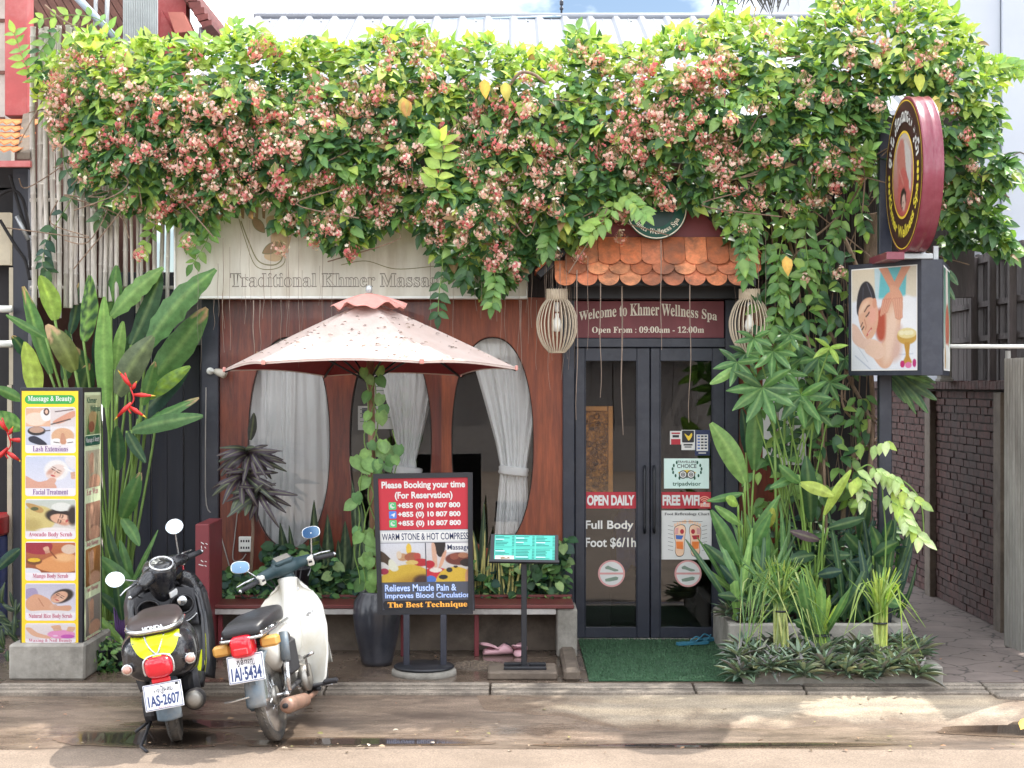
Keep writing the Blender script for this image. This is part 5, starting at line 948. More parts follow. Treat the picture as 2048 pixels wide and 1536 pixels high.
while yy < 7: b.box((4.2+R.uniform(0, .012), yy, 2.092), (4.225, yy+.085, 3.24+R.uniform(-.02, .02)), m_tim); yy += .09
b.build('boards', tw_); b = MB(); [b.box((4.15, -.3, z), (4.199, 7, z+.05), m_tim) for z in (2.45, 2.75, 3.14)]; b.build('rail', tw_)
for yy in (.2, .75, 1.3): b = MB(); b.box((4.09, yy, 2.092), (4.149, yy+.06, 3.2), m_tim, .004); b.build('post', tw_)
cl_ = thing('concrete_column', 'pale square concrete column rising behind the light box', 'column', (4.0, 1.75, 0)); b = MB(); b.box((3.93, 1.7, 2.1), (4.03, 1.85, 3.45), m_conc, .008); b.box((3.92, 1.69, 2.092), (4.04, 1.86, 2.12), m_conc, .004); b.build('shaft', cl_)
gt = thing('alley_gate', 'open corrugated grey metal gate leaf at the right edge', 'gate', (3.9, -.5, 0)); b = MB(); n = 26; m_gs = mat('dirty_zinc', L(150, 148, 142), .6, metal=.3, var=.25, scale=3, stretch=(3, 3, .5), dirt=L(96, 88, 80), dirt_amt=.6)
g0, g1 = Vector((3.86, -.42, .03)), Vector((3.99, -1.75, .03)); 
b.sheet(lambda u, v: g0.lerp(g1, u)+Vector((.022*math.sin(u*n*2*PI), 0, 2.24*v)), n*8, 1, m_gs); b.build('corrugated_leaf', gt)
b = MB(); b.tube([g0+Vector((.03, .02, -.02)), g0+Vector((.03, .02, 2.3))], .022, m_gs, 8); b.tube([g0+Vector((.03, .02, 1.2)), g1+Vector((.03, .0, 1.2))], .015, m_gs, 6); b.build('frame', gt)
b = MB(); b.tube([(2.9, -.42, Z(693, -.42)), (5.2, -.42, Z(693, -.42))], .017, m_white, 8); b.build('top_bar', gt)
wb = thing('white_building', 'plain tall white rendered building behind the alley on the right', 'building', (7, 5, 0)); m_wh = mat('white_render', L(184, 190, 200), .85, var=.05, scale=.8, bump=.05, dirt=L(190, 194, 202), dirt_amt=.4, dscale=.5)
b = MB(); xs_ = X(2004, 2.5); b.box((X(1885, 2.55), 2.55, 0), (xs_-.004, 9, 6.1), m_wh); b.box((xs_+.004, 2.5, 0), (12, 9, 6.1), m_wh); b.build('wall', wb)
b = MB(); b.box((X(1890, 2.5), 2.40, 3.38), (12, 2.499, 3.44), m_wh); b.build('ledge', wb); b = MB(); pts = [W(2004+6*k, 307+R.uniform(-3, 3), 2.5) for k in range(9)]; b.tube([q+Vector((0, -.002, 0)) for q in pts], .006, m_gry, 4); b.build('crack', wb)
fb_ = thing('far_white_block', 'distant white upper storey with small windows above the creeper', 'building', (5, 12, 0)); b = MB(); y = 11; b.box((X(1600, y), y, 4), (X(1905, y), y+4, 9), m_wh); b.build('wall', fb_)
for px in (1722, 1795): b = MB(); b.box((X(px-9, y), y-.03, Z(24, y)), (X(px+9, y), y-.002, Z(-30, y)), mat('grey_window', L(120, 122, 128), .4), .01); b.build('window', fb_)
an = thing('roof_antenna', 'thin antenna rod with a pipe on the white roof ridge', 'antenna', W(1123, 36, 4.0)); b = MB(); c = W(1123, 36, 4.0); b.tube([c, c+Vector((0, 0, .18))], .012, m_dark, 6); [b.ball(c+Vector((0, 0, q)), .022, m_dark, 8, 5) for q in (.1, .15, .17)]; b.build('rod', an); b = MB(); b.tube([W(880, 40, 3.95), W(1122, 33, 3.95)], .014, mat('blue_grey_pipe'), 6); b.build('pipe', an)
# reed screen and wall behind the right planter
rd = thing('reed_screen', 'dark reed screen behind the hanging vines right of the doors', 'screen', W(1600, 600, .0)); b = MB(); m_reed = mat('dark_reed', L(62, 52, 52), .8, var=.4, scale=6, stretch=(6, 6, .4)); px = 1478
while px < 1775: r_ = R.uniform(.007, .011); b.tube([(X(px, -.02), -.02+R.uniform(-.006, .006), Z(600, 0)), (X(px, -.02)+R.uniform(-.01, .01), -.02, Z(330, 0))], r_, m_reed, 5, False); px += R.uniform(3.6, 5)
b.build('reeds', rd)
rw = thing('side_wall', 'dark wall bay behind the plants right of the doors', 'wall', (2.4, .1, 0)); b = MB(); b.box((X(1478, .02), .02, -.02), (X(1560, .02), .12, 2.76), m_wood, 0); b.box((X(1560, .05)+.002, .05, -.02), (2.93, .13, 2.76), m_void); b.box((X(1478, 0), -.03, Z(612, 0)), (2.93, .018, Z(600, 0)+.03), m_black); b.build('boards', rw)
b = MB(); p = Panel(W(1526, 740, -.03), W(1612, 740, -.03), W(1526, 930, -.03), 86, 190, b); wp = thing('white_poster', 'white poster with black letters half hidden by plants', 'poster', W(1570, 930, -.03)); b.box((X(1526, -.03), -.029, Z(930, -.03)), (X(1612, -.03), -.012, Z(740, -.03)), m_w); p.text('WA', 14, 142, 70, 172, m_ink, .002, .04); [p.rect(14+18*k, 108, 22+18*k, 114, m_ink, .002) for k in range(3)]; p.rect(16, 66, 28, 72, m_ink, .002); b.build('sheet', wp)
# ------------------------------------------------------------------ plants
m_leaf = mat('leaf', (1, 1, 1), .42, attr=True, var=.18, scale=14, transl=.38, spec=.45)
m_bigleaf = mat('broad_leaf', (1, 1, 1), .46, attr=True, var=.24, scale=16, transl=.34, spec=.4, bump=.12, bscale=60)
m_stem = mat('green_stem', L(110, 140, 66), .5, var=.2); m_bark = mat('vine_bark', L(138, 116, 98), .85, var=.3, scale=14, stretch=(3, 3, .6), bump=.5, dirt=L(90, 74, 64), dirt_amt=.6)
m_petal = mat('petal', (1, 1, 1), .6, attr=True, var=.06, transl=.2)
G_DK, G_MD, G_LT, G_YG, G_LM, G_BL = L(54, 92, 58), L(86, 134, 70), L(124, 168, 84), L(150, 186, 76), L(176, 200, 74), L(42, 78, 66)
def jit(c, s=.15): k = R.uniform(1-s, 1+s); return (c[0]*k*R.uniform(.94, 1.06), c[1]*k, c[2]*k*R.uniform(.9, 1.1))
def blade(b, base, tip, w, col, y0, y1=None, bow=0.0, prof=None, stripes=None, fold=.16, nu=14, m=None, twist=0, sag=0, brown=None, tear=0, hook=0):
    """one broad or strap leaf from base pixel to tip pixel, between depths y0 (base) and y1 (tip); w = width in photo pixels"""
    y1 = y0 if y1 is None else y1; A, B = W(*base, y0), W(*tip, y1); d = B-A; Lh = d.length; t = d.normalized()
    view = Vector((0, -1, .25)).normalized(); side = t.cross(view); side = side.normalized(); nrm = side.cross(t).normalized(); nrm = nrm if nrm.y < 0 else -nrm
    side = (side*math.cos(twist)+nrm*math.sin(twist)); nrm = t.cross(side).normalized(); nrm = nrm if nrm.y < 0 else -nrm
    hw = w*((y0+y1)/2-CY)/F/2; prof = prof or (lambda q: max(.02, math.sin(PI*min(1, q*.93+.05))**.62*(1-.25*q))); vs = []; cs = []; ph = R.uniform(0, 9)
    nv = 6
    for i in range(nu+1):
        q = i/nu*.9999; k = prof(q); k = k.real if isinstance(k, complex) else k; c = A+d*q+nrm*(bow*Lh*math.sin(PI*q))+Vector((0, 0, -sag*Lh*q*q))+side*(.03*Lh*math.sin(PI*q)*math.sin(ph))+side*(hook*Lh*q*q)
        for j in range(nv+1):
            u = j/nv*2-1; ed = 1+tear*(.12*math.sin(q*31+ph+3*u)*(abs(u) == 1)); wob = .05*hw*math.sin(q*16+ph+u)*u*u
            vs.append(c+side*(u*hw*k*ed)+nrm*(-fold*hw*k*abs(u)**1.3*1.6+wob)); col = tuple(np.array(col)*.87+.13*np.mean(col)) if i == j == 0 else col; cc = np.array(col)*(1.0+.10*math.sin(q*24+abs(u)*5+ph)*.6)
            if stripes and math.sin(q*58+abs(u)*4+ph) > .1: cc = np.array(stripes)
            if j == nv//2: cc = cc*1.0+np.array((.10, .12, .04))
            if brown and q > brown[0]+.1*math.sin(u*5+ph): cc = np.array(brown[1])
            cs.append(tuple(np.clip(cc, 0, 1)))
    b.add(vs, [(i*(nv+1)+j, (i+1)*(nv+1)+j, (i+1)*(nv+1)+j+1, i*(nv+1)+j+1) for i in range(nu) for j in range(nv)], m or m_bigleaf, True, cs)
# ---- heliconia clump on the left
hl = thing('heliconia_clump', 'big clump of broad paddle leaves with red flowers behind the yellow totem', 'plant', (X(235, -.6), -.6, 0))
DRY = L(196, 164, 128); OLV = L(112, 124, 70); GREY = L(104, 120, 86)
HL = [((110, 640), (82, 541), 46, G_YG, -.55, {}), ((100, 748), (49, 570), 42, G_MD, -.5, {}), ((70, 800), (55, 672), 52, G_LM, -.75, {}), ((92, 676), (11, 628), 20, G_MD, -.7, {}), ((56, 716), (27, 664), 28, G_BL, -.3, {}), ((150, 742), (92, 646), 52, OLV, -.85, dict(brown=(.80, DRY), bow=.12)), ((167, 682), (180, 546), 46, G_DK, -.6, dict(stripes=G_LT)), ((140, 668), (162, 562), 28, G_BL, -.35, {}), ((212, 640), (233, 530), 42, G_MD, -.4, {}), ((212, 815), (215, 580), 40, G_LT, -.9, {}), ((222, 632), (329, 528), 46, G_LT, -.55, dict(brown=None, tear=1)), ((262, 690), (328, 541), 50, G_DK, -.5, {}), ((292, 694), (433, 520), 62, G_MD, -.8, dict(tear=1, bow=.04)), ((302, 762), (414, 606), 66, G_MD, -.6, dict(tear=1)), ((230, 740), (250, 634), 30, G_LT, -.85, {}), ((234, 790), (312, 662), 62, GREY, -1.0, dict(bow=.06)), ((284, 810), (306, 715), 34, G_MD, -.75, {}), ((296, 796), (382, 732), 34, G_LT, -.72, dict(stripes=G_YG)), ((276, 838), (378, 736), 50, G_BL, -.6, {}), ((272, 860), (398, 792), 34, G_MD, -.7, dict(bow=.05)), ((264, 860), (406, 834), 42, G_MD, -.8, dict(bow=.06)), ((236, 940), (232, 850), 34, G_DK, -.95, {}), ((244, 1036), (284, 944), 40, G_MD, -.85, dict(bow=.1)), ((244, 1036), (280, 1086), 28, G_MD, -.85, {}), ((44, 800), (-14, 772), 26, G_MD, -.7, {}), ((44, 856), (-20, 826), 44, G_LT, -.7, dict(stripes=G_MD)), ((40, 1098), (-8, 1140), 26, G_BL, -.9, {}), ((128, 760), (136, 660), 40, G_DK, -.3, {}), ((180, 780), (150, 690), 40, G_DK, -.35, {}), ((196, 760), (192, 640), 42, G_BL, -.3, {}), ((258, 760), (272, 640), 44, G_DK, -.3, {}), ((160, 800), (176, 726), 40, G_DK, -.45, {}), ((330, 700), (396, 640), 40, G_DK, -.3, {}), ((254, 862), (290, 920), 26, G_DK, -.8, {})]
b = MB()
HL = [(a, c, w, q, y+.32, dict(kw, twist=R.uniform(-.4, .4), sag=R.uniform(0, .10), hook=R.uniform(-.05, .05), **(dict(brown=(R.uniform(.9, .97), DRY), tear=R.random()) if i % 3 == 1 and 'brown' not in kw else {}))) for i, (a, c, w, q, y, kw) in enumerate(HL)]
for base, tip, w, col, y, kw in HL: blade(b, base, tip, w, jit(col, .08), y, y-.12, **kw)
b.build('foliage', hl)
b = MB()
for base, tip, w, col, y, kw in HL:
    gx = 226+R.uniform(-24, 30); g = W(gx, 1240, -.3); A = W(*base, y); M_ = A.lerp(g, .45)+Vector((R.uniform(-.03, .03), R.uniform(-.04, .04), .05))
    if base[0] > 55: b.tube(path(A, A.lerp(M_, .5)+Vector((.0, .02, .0)), M_, g, k=3), [.008, .010, .011, .012, .013, .014, .014, .015, .015, .016][:10] if 0 else .011, m_stem, 6)
b.build('stem', hl)
m_hred = mat('heliconia_red', L(206, 50, 48), .45, var=.12); m_hyel = mat('heliconia_tip', L(214, 176, 60), .5)
for (px, py) in ((262, 800), (16, 890)):
    b = MB(); o = W(px, py, -1.15); b.tube(path(o+Vector((-.05, .02, .20)), o+Vector((.0, 0, .08)), o+Vector((.02, 0, 0)), o+Vector((-.02, 0, -.06)), o+Vector((.0, 0, -.10))), .006, m_hred, 6)
    for (a, c_, ln) in (((-.0, .10), (-.09, .22), 1), ((.02, .04), (.19, .03), 1), ((-.0, -.02), (-.12, -.15), 1), ((-.01, -.05), (.12, -.13), 1), ((.01, .08), (.05, .14), 1)):
        q0, q1 = o+Vector((a[0], 0, a[1])), o+Vector((c_[0], -.03, c_[1])); b.tube([q0, q0.lerp(q1, .35), q0.lerp(q1, .8)], [.010, .020, .008], m_hred, 6, True, .5); b.tube([q0.lerp(q1, .8), q1], [.008, .001], m_hyel, 6)
    b.build('flower', hl)
# ---- generic cloud of small leaves
def cloud(name, root, n, pos, dirf, l0, l1, asp, cols, tpl='ovate', m=None):
    P, D, N_, Ln, Wd, C = [], [], [], [], [], []
    for i in range(n):
        p = pos(i); d = Vector(dirf(p)); nn = Vector((R.gauss(0, .35), -.7+R.gauss(0, .3), .8+R.gauss(0, .3))); ln = R.uniform(l0, l1)
        P.append(p); D.append(d.normalized()); N_.append(nn.normalized()); Ln.append(ln); Wd.append(ln*R.uniform(*asp)); C.append(jit(R.choice(cols), .22))
    return leaves(name, root, tpl, P, D, N_, Ln, Wd, C, m or m_leaf)
rdir = lambda s=1, dz=0: (lambda p: (R.gauss(0, 1)*s, R.gauss(-.5, .6)*s, R.gauss(dz, .6)))
# small shrub in pot at foot of the totem, green plants behind scooter
sh = thing('potted_shrub', 'small bushy pale green shrub in black pots beside the totem base', 'shrub', (X(220, -1.3), -1.3, 0)); c = W(218, 1322, -1.35)
cloud('foliage', sh, 520, lambda i: c+Vector((R.gauss(0, .115), R.gauss(0, .08), R.gauss(.0, .075))), rdir(1, .2), .035, .075, (.4, .6), [G_MD, G_LT, L(126, 150, 96), G_DK]); b = MB()
for px in (195, 240): b.lathe([(0, 0), (.07, 0), (.095, .14), (.10, .15), (.09, .15), (0, .13)], m_bkt, Matrix.Translation((X(px, -1.35), -1.35, .001)), 20)
b.build('pot', sh)
gp_ = thing('leafy_understory_plant', 'dark green broad leaved plant rising between totem and scooter', 'plant', (X(250, -.75), -.75, 0)); b = MB()
for (base, tip, w, col) in [((268, 1180), (196, 1112), 34, G_MD), ((250, 1160), (214, 1050), 22, G_DK), ((262, 1190), (240, 1080), 26, G_MD), ((262, 1170), (316, 1060), 12, G_MD), ((270, 1200), (300, 1120), 30, G_DK), ((256, 1240), (190, 1180), 26, G_DK), ((250, 1290), (176, 1216), 18, G_LT), ((256, 1300), (205, 1235), 16, G_YG), ((262, 1280), (262, 1180), 20, G_MD), ((244, 1240), (232, 1130), 24, G_DK), ((226, 1220), (206, 1120), 34, G_MD), ((280, 1220), (330, 1110), 22, G_DK), ((238, 1340), (262, 1240), 12, G_LT)]:
    blade(b, base, tip, w, jit(col), -.8+R.uniform(-.15, .1), None, bow=R.uniform(.02, .12))
for k in range(6): x = 225+R.uniform(-20, 60); b.tube([W(x, 1320, -.75), W(x+R.uniform(-15, 15), 1180, -.75)], .008, m_stem, 5)
for k in range(5): b.tube([W(236+k*3, 1290, -.8), W(228+k*5, 1215, -.85)], [.012, .006], mat('purple_stem', L(96, 66, 120), .5), 6)
b.build('foliage', gp_)
el = thing('dark_edging_plant', 'dark spiky leaved plants at the far left behind the totem base', 'plant', (X(20, -.9), -.9, 0)); b = MB()
for k in range(46): x = R.uniform(-20, 44); yb_ = R.uniform(1200, 1330); blade(b, (x, yb_), (x+R.uniform(-44, 34), yb_-R.uniform(-20, 50)), R.uniform(8, 13), jit(L(58, 78, 62)), -.95+R.uniform(-.15, .15), bow=.1, nu=6)
b.build('foliage', el)
# ---- cordyline
co = thing('cordyline', 'dark purple cordyline with drooping strap leaves against the red wall', 'plant', (X(500, -.42), -.42, .36)); b = MB(); m_cord = mat('cordyline_leaf', (1, 1, 1), .4, attr=True, var=.2, transl=.1)
for (cx_c, cy_c, n) in ((497, 905, 26), (492, 950, 24), (520, 985, 12)):
    for k in range(n):
        a = 2*PI*k/n+R.uniform(-.2, .2); r = R.uniform(50, 85); tip = (cx_c+r*math.cos(a)*1.0, cy_c+r*.62*math.sin(a)+24); yy = -.42; blade(b, (cx_c+R.uniform(-6, 6), cy_c), tip, R.uniform(11, 17), jit(L(62, 48, 62) if R.random() < .75 else L(70, 76, 66), .25), yy, yy-.22*R.uniform(-.3, 1.2), bow=R.uniform(.12, .3), nu=9, m=m_cord)
blade(b, (500, 880), (508, 826), 20, L(70, 74, 72), -.42, -.5); [blade(b, (484+k*8, 985), (462+k*14, 1030+R.uniform(-12, 4)), 16, L(88, 100, 80), -.5, -.6, m=m_cord) for k in range(3)]
b.build('foliage', co); b = MB(); b.tube([W(500, 1190, -.4), W(506, 1060, -.4), W(498, 900, -.42)], [.014, .012, .010], m_bark, 8); b.build('stem', co)
# ---- planter greenery
po = thing('pothos', 'mass of glossy heart-shaped pothos leaves filling the window planter', 'plant', (-1, -.3, .36))
def ppos(i):
    px = R.uniform(432, 1136); top = 1125+26*noise.noise((px*.018, 2, 0))+ (-34 if px > 1075 or 530 < px < 640 else 0)+(26 if px < 520 else 0); py = R.uniform(top, 1206); y = R.uniform(-.46, -.10) if py < 1195 else R.uniform(-.5, -.42); return W(px, py, y)
cloud('foliage', po, 2300, ppos, rdir(1, -.3), .05, .10, (.7, .95), [G_DK, G_DK, G_MD, L(92, 138, 78), G_BL, L(128, 158, 92)], 'heart', m_bigleaf)
def snake(label, px, py0, tips, y, edge_):
    rt = thing('snake_plant', label, 'plant', W(px, py0, y), 'snake plants in the window planter'); b = MB()
    for (bx, tx, ty, w) in tips:
        pr = lambda q: max(.04, min(1, .55+q*1.5)*max(0, 1-max(0, q-.62)/.38)**.75)
        blade(b, (bx, py0), (tx, ty), w, jit(L(66, 88, 66), .1), y, y+R.uniform(-.05, .05), prof=pr, stripes=L(50, 70, 54) if not edge_ else None, fold=.5, nu=16)
        if edge_: blade(b, (bx-w*.42, py0), (tx-1, ty+4), 4, L(200, 190, 110), y-.012, prof=pr, nu=8); blade(b, (bx+w*.42, py0), (tx+1, ty+4), 4, L(200, 190, 110), y-.012, prof=pr, nu=8)
    b.build('foliage', rt)
snake('dark snake plant clump in front of the leftmost window dividing post', 672, 1204, [(640, 628, 1000, 22), (660, 655, 1028, 24), (684, 690, 1042, 26), (700, 716, 1060, 24), (668, 640, 1090, 22), (706, 726, 1120, 22), (690, 676, 1080, 26), (715, 716, 1000, 20)], -.34, False)
snake('pair of dark snake plant leaves at the foot of the leftmost window', 565, 1204, [(568, 560, 1046, 24), (584, 578, 1050, 16), (552, 546, 1100, 20)], -.3, False)
snake('yellow edged snake plant under the green menu stand', 1020, 1206, [(1004, 996, 1100, 16), (1018, 1022, 1090, 15), (1032, 1046, 1100, 16), (1044, 1062, 1116, 16)], -.42, True)
snake('tall thin snake plant right of the booking sign', 962, 1204, [(962, 968, 1004, 14), (955, 946, 1060, 14), (975, 984, 1070, 14), (985, 990, 1110, 20)], -.36, True)
snake('grey green snake plant left of the black door', 1090, 1204, [(1080, 1072, 1110, 22), (1096, 1104, 1120, 22), (1110, 1122, 1130, 20)], -.34, False)
sn2 = thing('snake_plant', 'tall mottled snake plant between the umbrella pole and the middle window', 'plant', W(716, 1204, -.3), 'snake plants in the window planter'); b = MB(); [blade(b, (bx, 1204), (tx, ty), w, L(84, 106, 84), -.3, prof=lambda q: max(.05, (1-max(0, q-.7)/.3)**.7), stripes=L(60, 82, 62), fold=.5) for bx, tx, ty, w in ((712, 704, 960, 18), (728, 722, 1010, 16), (742, 738, 1040, 18))]; b.build('foliage', sn2)
# ---- climber on the umbrella pole
cp = thing('pole_climber', 'heart-leaved climber winding up the umbrella pole', 'plant', (X(748, uy), uy, .3)); b = MB(); P, D, N_, Ln, Wd, C = [], [], [], [], [], []
for k in range(3): b.tube([W(746+12*math.sin(q*.035+k*2)+k*4-6, 1190-q, uy-.035) for q in range(0, 440, 16)], .005, m_stem, 5)
for sx, y0_, y1_ in ((725, 900, 1185), (790, 860, 960), (714, 1000, 1170)): b.tube([W(sx+6*math.sin(q*.05), q, uy-.06) for q in range(y0_, y1_, 14)], .004, m_stem, 5)
b.build('stem', cp)
spots = [(735, 758), (756, 760), (738, 790), (763, 795), (740, 830), (762, 828), (735, 850), (768, 815), (728, 742), (760, 738)]+[(R.uniform(706, 790), R.uniform(850, 960)) for k in range(12)]+[(R.uniform(700, 748), R.uniform(950, 1180)) for k in range(18)]+[(R.uniform(745, 800), R.uniform(880, 935)) for k in range(8)]
for px, py in spots:
    P.append(W(px, py-6, uy-.07+R.uniform(-.05, .03))); D.append((R.gauss(0, .5), -.25, -1)); N_.append((R.gauss(0, .3), -1, .35)); l_ = R.uniform(.075, .12); Ln.append(l_); Wd.append(l_*R.uniform(.8, .95)); C.append(jit(R.choice([G_LT, G_LT, L(126, 166, 92), G_MD]), .15))
leaves('foliage', cp, 'heart', P, D, N_, Ln, Wd, C, m_bigleaf)
# ------------------------------------------------------------------ right planter
pl = thing('concrete_planter', 'grey concrete planter box with low border right of the doors', 'planter', (2.3, -1.2, 0)); b = MB()
xa, xb = X(1456, -1.0), X(1814, -.98)
def hollow(x0, x1, y0, y1, z0, z1, t, soil):
    b.box((x0, y0, z0), (x1, y0+t, z1), m_conc, .012); b.box((x0, y1-t, z0), (x1, y1, z1), m_conc, .012); b.box((x0, y0+t+.001, z0), (x0+t, y1-t-.001, z1), m_conc, .006); b.box((x1-t, y0+t+.001, z0), (x1, y1-t-.001, z1), m_conc, .006); b.box((x0+t, y0+t, z0), (x1-t, y1-t, soil), mat('potting_soil'))
hollow(xa, xb, -1.05, -.1, -.01, .285, .07, .24); b.build('upper_box', pl); b = MB(); hollow(1.60, 2.98, -1.90, -1.052, -.02, .12, .09, .09); b.build('lower_border', pl)
# rosettes of the edging plant
m_rho = mat('rhoeo_leaf', (1, 1, 1), .4, attr=True, var=.2, transl=.12); variants = []
def rosette(seed):
    R.seed(seed); P, D, N_, Ln, Wd, C = [], [], [], [], [], []
    for k in range(24):
        a = 2.4*k; el_ = .15+.95*(k/24); D.append((math.cos(a)*math.cos(el_), math.sin(a)*math.cos(el_), math.sin(el_))); P.append((.01*math.cos(a), .01*math.sin(a), .015+.002*k)); N_.append((-math.cos(a)*.6, -math.sin(a)*.6, 1)); l_ = R.uniform(.13, .20)*(1-.3*k/24); Ln.append(l_); Wd.append(l_*.19); C.append(jit(R.choice([L(104, 128, 104), L(82, 104, 88), L(112, 136, 108), L(142, 150, 120), L(104, 100, 96)]), .25))
    return (P, D, N_, Ln, Wd, C)
ros = []
for v in range(4):
    rt = thing('edging_rosette', '', 'plant', (0, 0, 0), 'spear-leaved rosettes edging the planter'); d = rosette(40+v); leaves('foliage', rt, leaf_tpl('lance', 5, .3, .25), *d, m_rho); ros.append(rt)
R.seed(99); spots = []
for px in range(1476, 1842, 15): spots.append((px+R.uniform(-5, 5), -1.93+R.uniform(-.06, .05), .05+R.uniform(-.02, .04)))
for px in range(1484, 1836, 19): spots.append((px+R.uniform(-6, 6), -1.74+R.uniform(-.05, .05), .11))
for px in range(1490, 1830, 24): spots.append((px+R.uniform(-6, 6), -1.45+R.uniform(-.1, .1), .12))
for px in range(1440, 1500, 12): spots.append((px+14, -.95+R.uniform(-.1, .2), .30))
for px in range(1790, 1850, 18): spots.append((px, -1.35+R.uniform(-.2, .2), .12))
LB = 'spear-leaved grey green rosette in the low planter border'
for i, (px, y, z) in enumerate(spots):
    o = ros[i] if i < 4 else dup(ros[i % 4], (0, 0, 0)); o.location = (X(px, y), y, z); o.rotation_euler = (R.uniform(.0, .45) if y < -1.8 else R.uniform(-.1, .25), R.uniform(-.2, .2), R.uniform(0, 6.28)); s_ = R.uniform(.8, 1.15); o.scale = (s_, s_, s_); o['label'] = LB if z < .2 else 'spear-leaved rosette growing in the taller planter box beside the door'
# tied grasses
def grass(label, name, px, py0, pyt, n, ptop, spread, col, w0, w1, y, tie, wild=.25):
    rt = thing(name, label, 'plant', W(px, py0, y), None); b = MB()
    for k in range(n):
        bx = px+R.gauss(0, 8); tx = px+R.gauss(0, spread*.55); ty = ptop+abs(R.gauss(0, 36)); c = jit(R.choice(col), .2); 
        p0, p1 = W(bx, py0, y+R.uniform(-.05, .05)), W(px+R.gauss(0, 5.5), pyt, y+R.uniform(-.03, .03)); p2 = W((px*1.2+tx*.8)/2, (pyt+ty)/2-6, y+R.uniform(-.1, .05)); p3 = W(tx, ty, y+R.uniform(-.22, .12))
        pts = path(p0, p1, p2, p3, k=4)
        if R.random() < wild: e = W(px+R.choice((-1, 1))*R.uniform(40, 105), R.uniform(ptop+90, py0-10), y-R.uniform(0, .2)); pts = path(p0, p1, p2, W((tx+px)/2+ (30 if e.x > p1.x else -30), ty+20, y-.08), e, k=4)
        w = R.uniform(w0, w1); N_ = len(pts); vs = []; cs = []
        sd = Vector((1, R.uniform(-.6, .6), 0)).normalized()
        for i, q in enumerate(pts): ww = w*(1 if i < N_*.7 else max(.1, (N_-i)/(N_*.3)))*(y-CY)/F/2; vs += [q-sd*ww, q+Vector((0, .003, 0)), q+sd*ww]; cc = np.array(c)*(1 if i > 4 else 1.05)+ (np.array((.22, .15, .10)) if i <= 4 else 0); cs += [tuple(cc)]*3
        b.add(vs, [(i*3+j, i*3+3+j, i*3+4+j, i*3+1+j) for i in range(N_-1) for j in (0, 1)], m_leaf, True, cs)
    b.build('blades', rt); t = MB(); c = W(px, pyt, y); t.lathe([(.050, -.006), (.054, 0), (.050, .006)], m_black, Matrix.Translation(c) @ Matrix.Diagonal((1, .8, 1, 1)), 16); t.build('tie', rt)
LG = [L(146, 172, 96), L(120, 156, 90), L(168, 184, 116), L(98, 138, 86)]
grass('lemongrass clump tied at the waist, left in the low border', 'lemongrass', 1562, 1336, 1222, 130, 1110, 76, LG, 2.8, 5, -1.62, True, .42)
grass('slimmer lemongrass clump tied at the waist, right in the low border', 'lemongrass', 1760, 1330, 1246, 74, 1134, 40, [L(150, 178, 92), L(128, 164, 80), L(164, 184, 110)], 2.8, 5, -1.62, True, .14)
st_ = thing('strap_leaf_lily', 'bright green tied strap-leaved lily between the two lemongrass clumps', 'plant', W(1640, 1330, -1.62)); b = MB()
for (tx, ty, w, bow, c) in [(1602, 1150, 24, .02, G_MD), (1622, 1142, 22, 0, G_MD), (1640, 1160, 22, .02, G_LT), (1660, 1190, 20, .02, G_YG), (1690, 1196, 18, .08, G_LM), (1704, 1170, 16, .1, G_MD), (1612, 1190, 20, .02, G_LT), (1632, 1196, 24, .0, G_LM), (1580, 1200, 16, .04, G_DK), (1598, 1260, 18, .05, G_DK), (1668, 1230, 20, .03, G_MD), (1586, 1240, 20, .03, G_DK)]:
    pr = lambda q: max(.06, .75+.25*q if q < .7 else (1-q)/.3*.98)
    blade(b, (1640+(tx-1640)*.16, 1268), (tx, ty), w, jit(c, .1), -1.62, -1.62+R.uniform(-.25, .1), bow=bow, prof=pr, fold=.4); blade(b, (1640+(tx-1640)*.4, 1336), (1640+(tx-1640)*.16, 1262), w*.8, jit(c, .1), -1.62, prof=lambda q: 1, fold=.3, nu=4)
b.build('foliage', st_); t = MB(); t.lathe([(.075, -.006), (.08, 0), (.075, .006)], m_black, Matrix.Translation(W(1642, 1270, -1.62)) @ Matrix.Diagonal((1, .8, 1, 1)), 16); t.build('tie', st_)
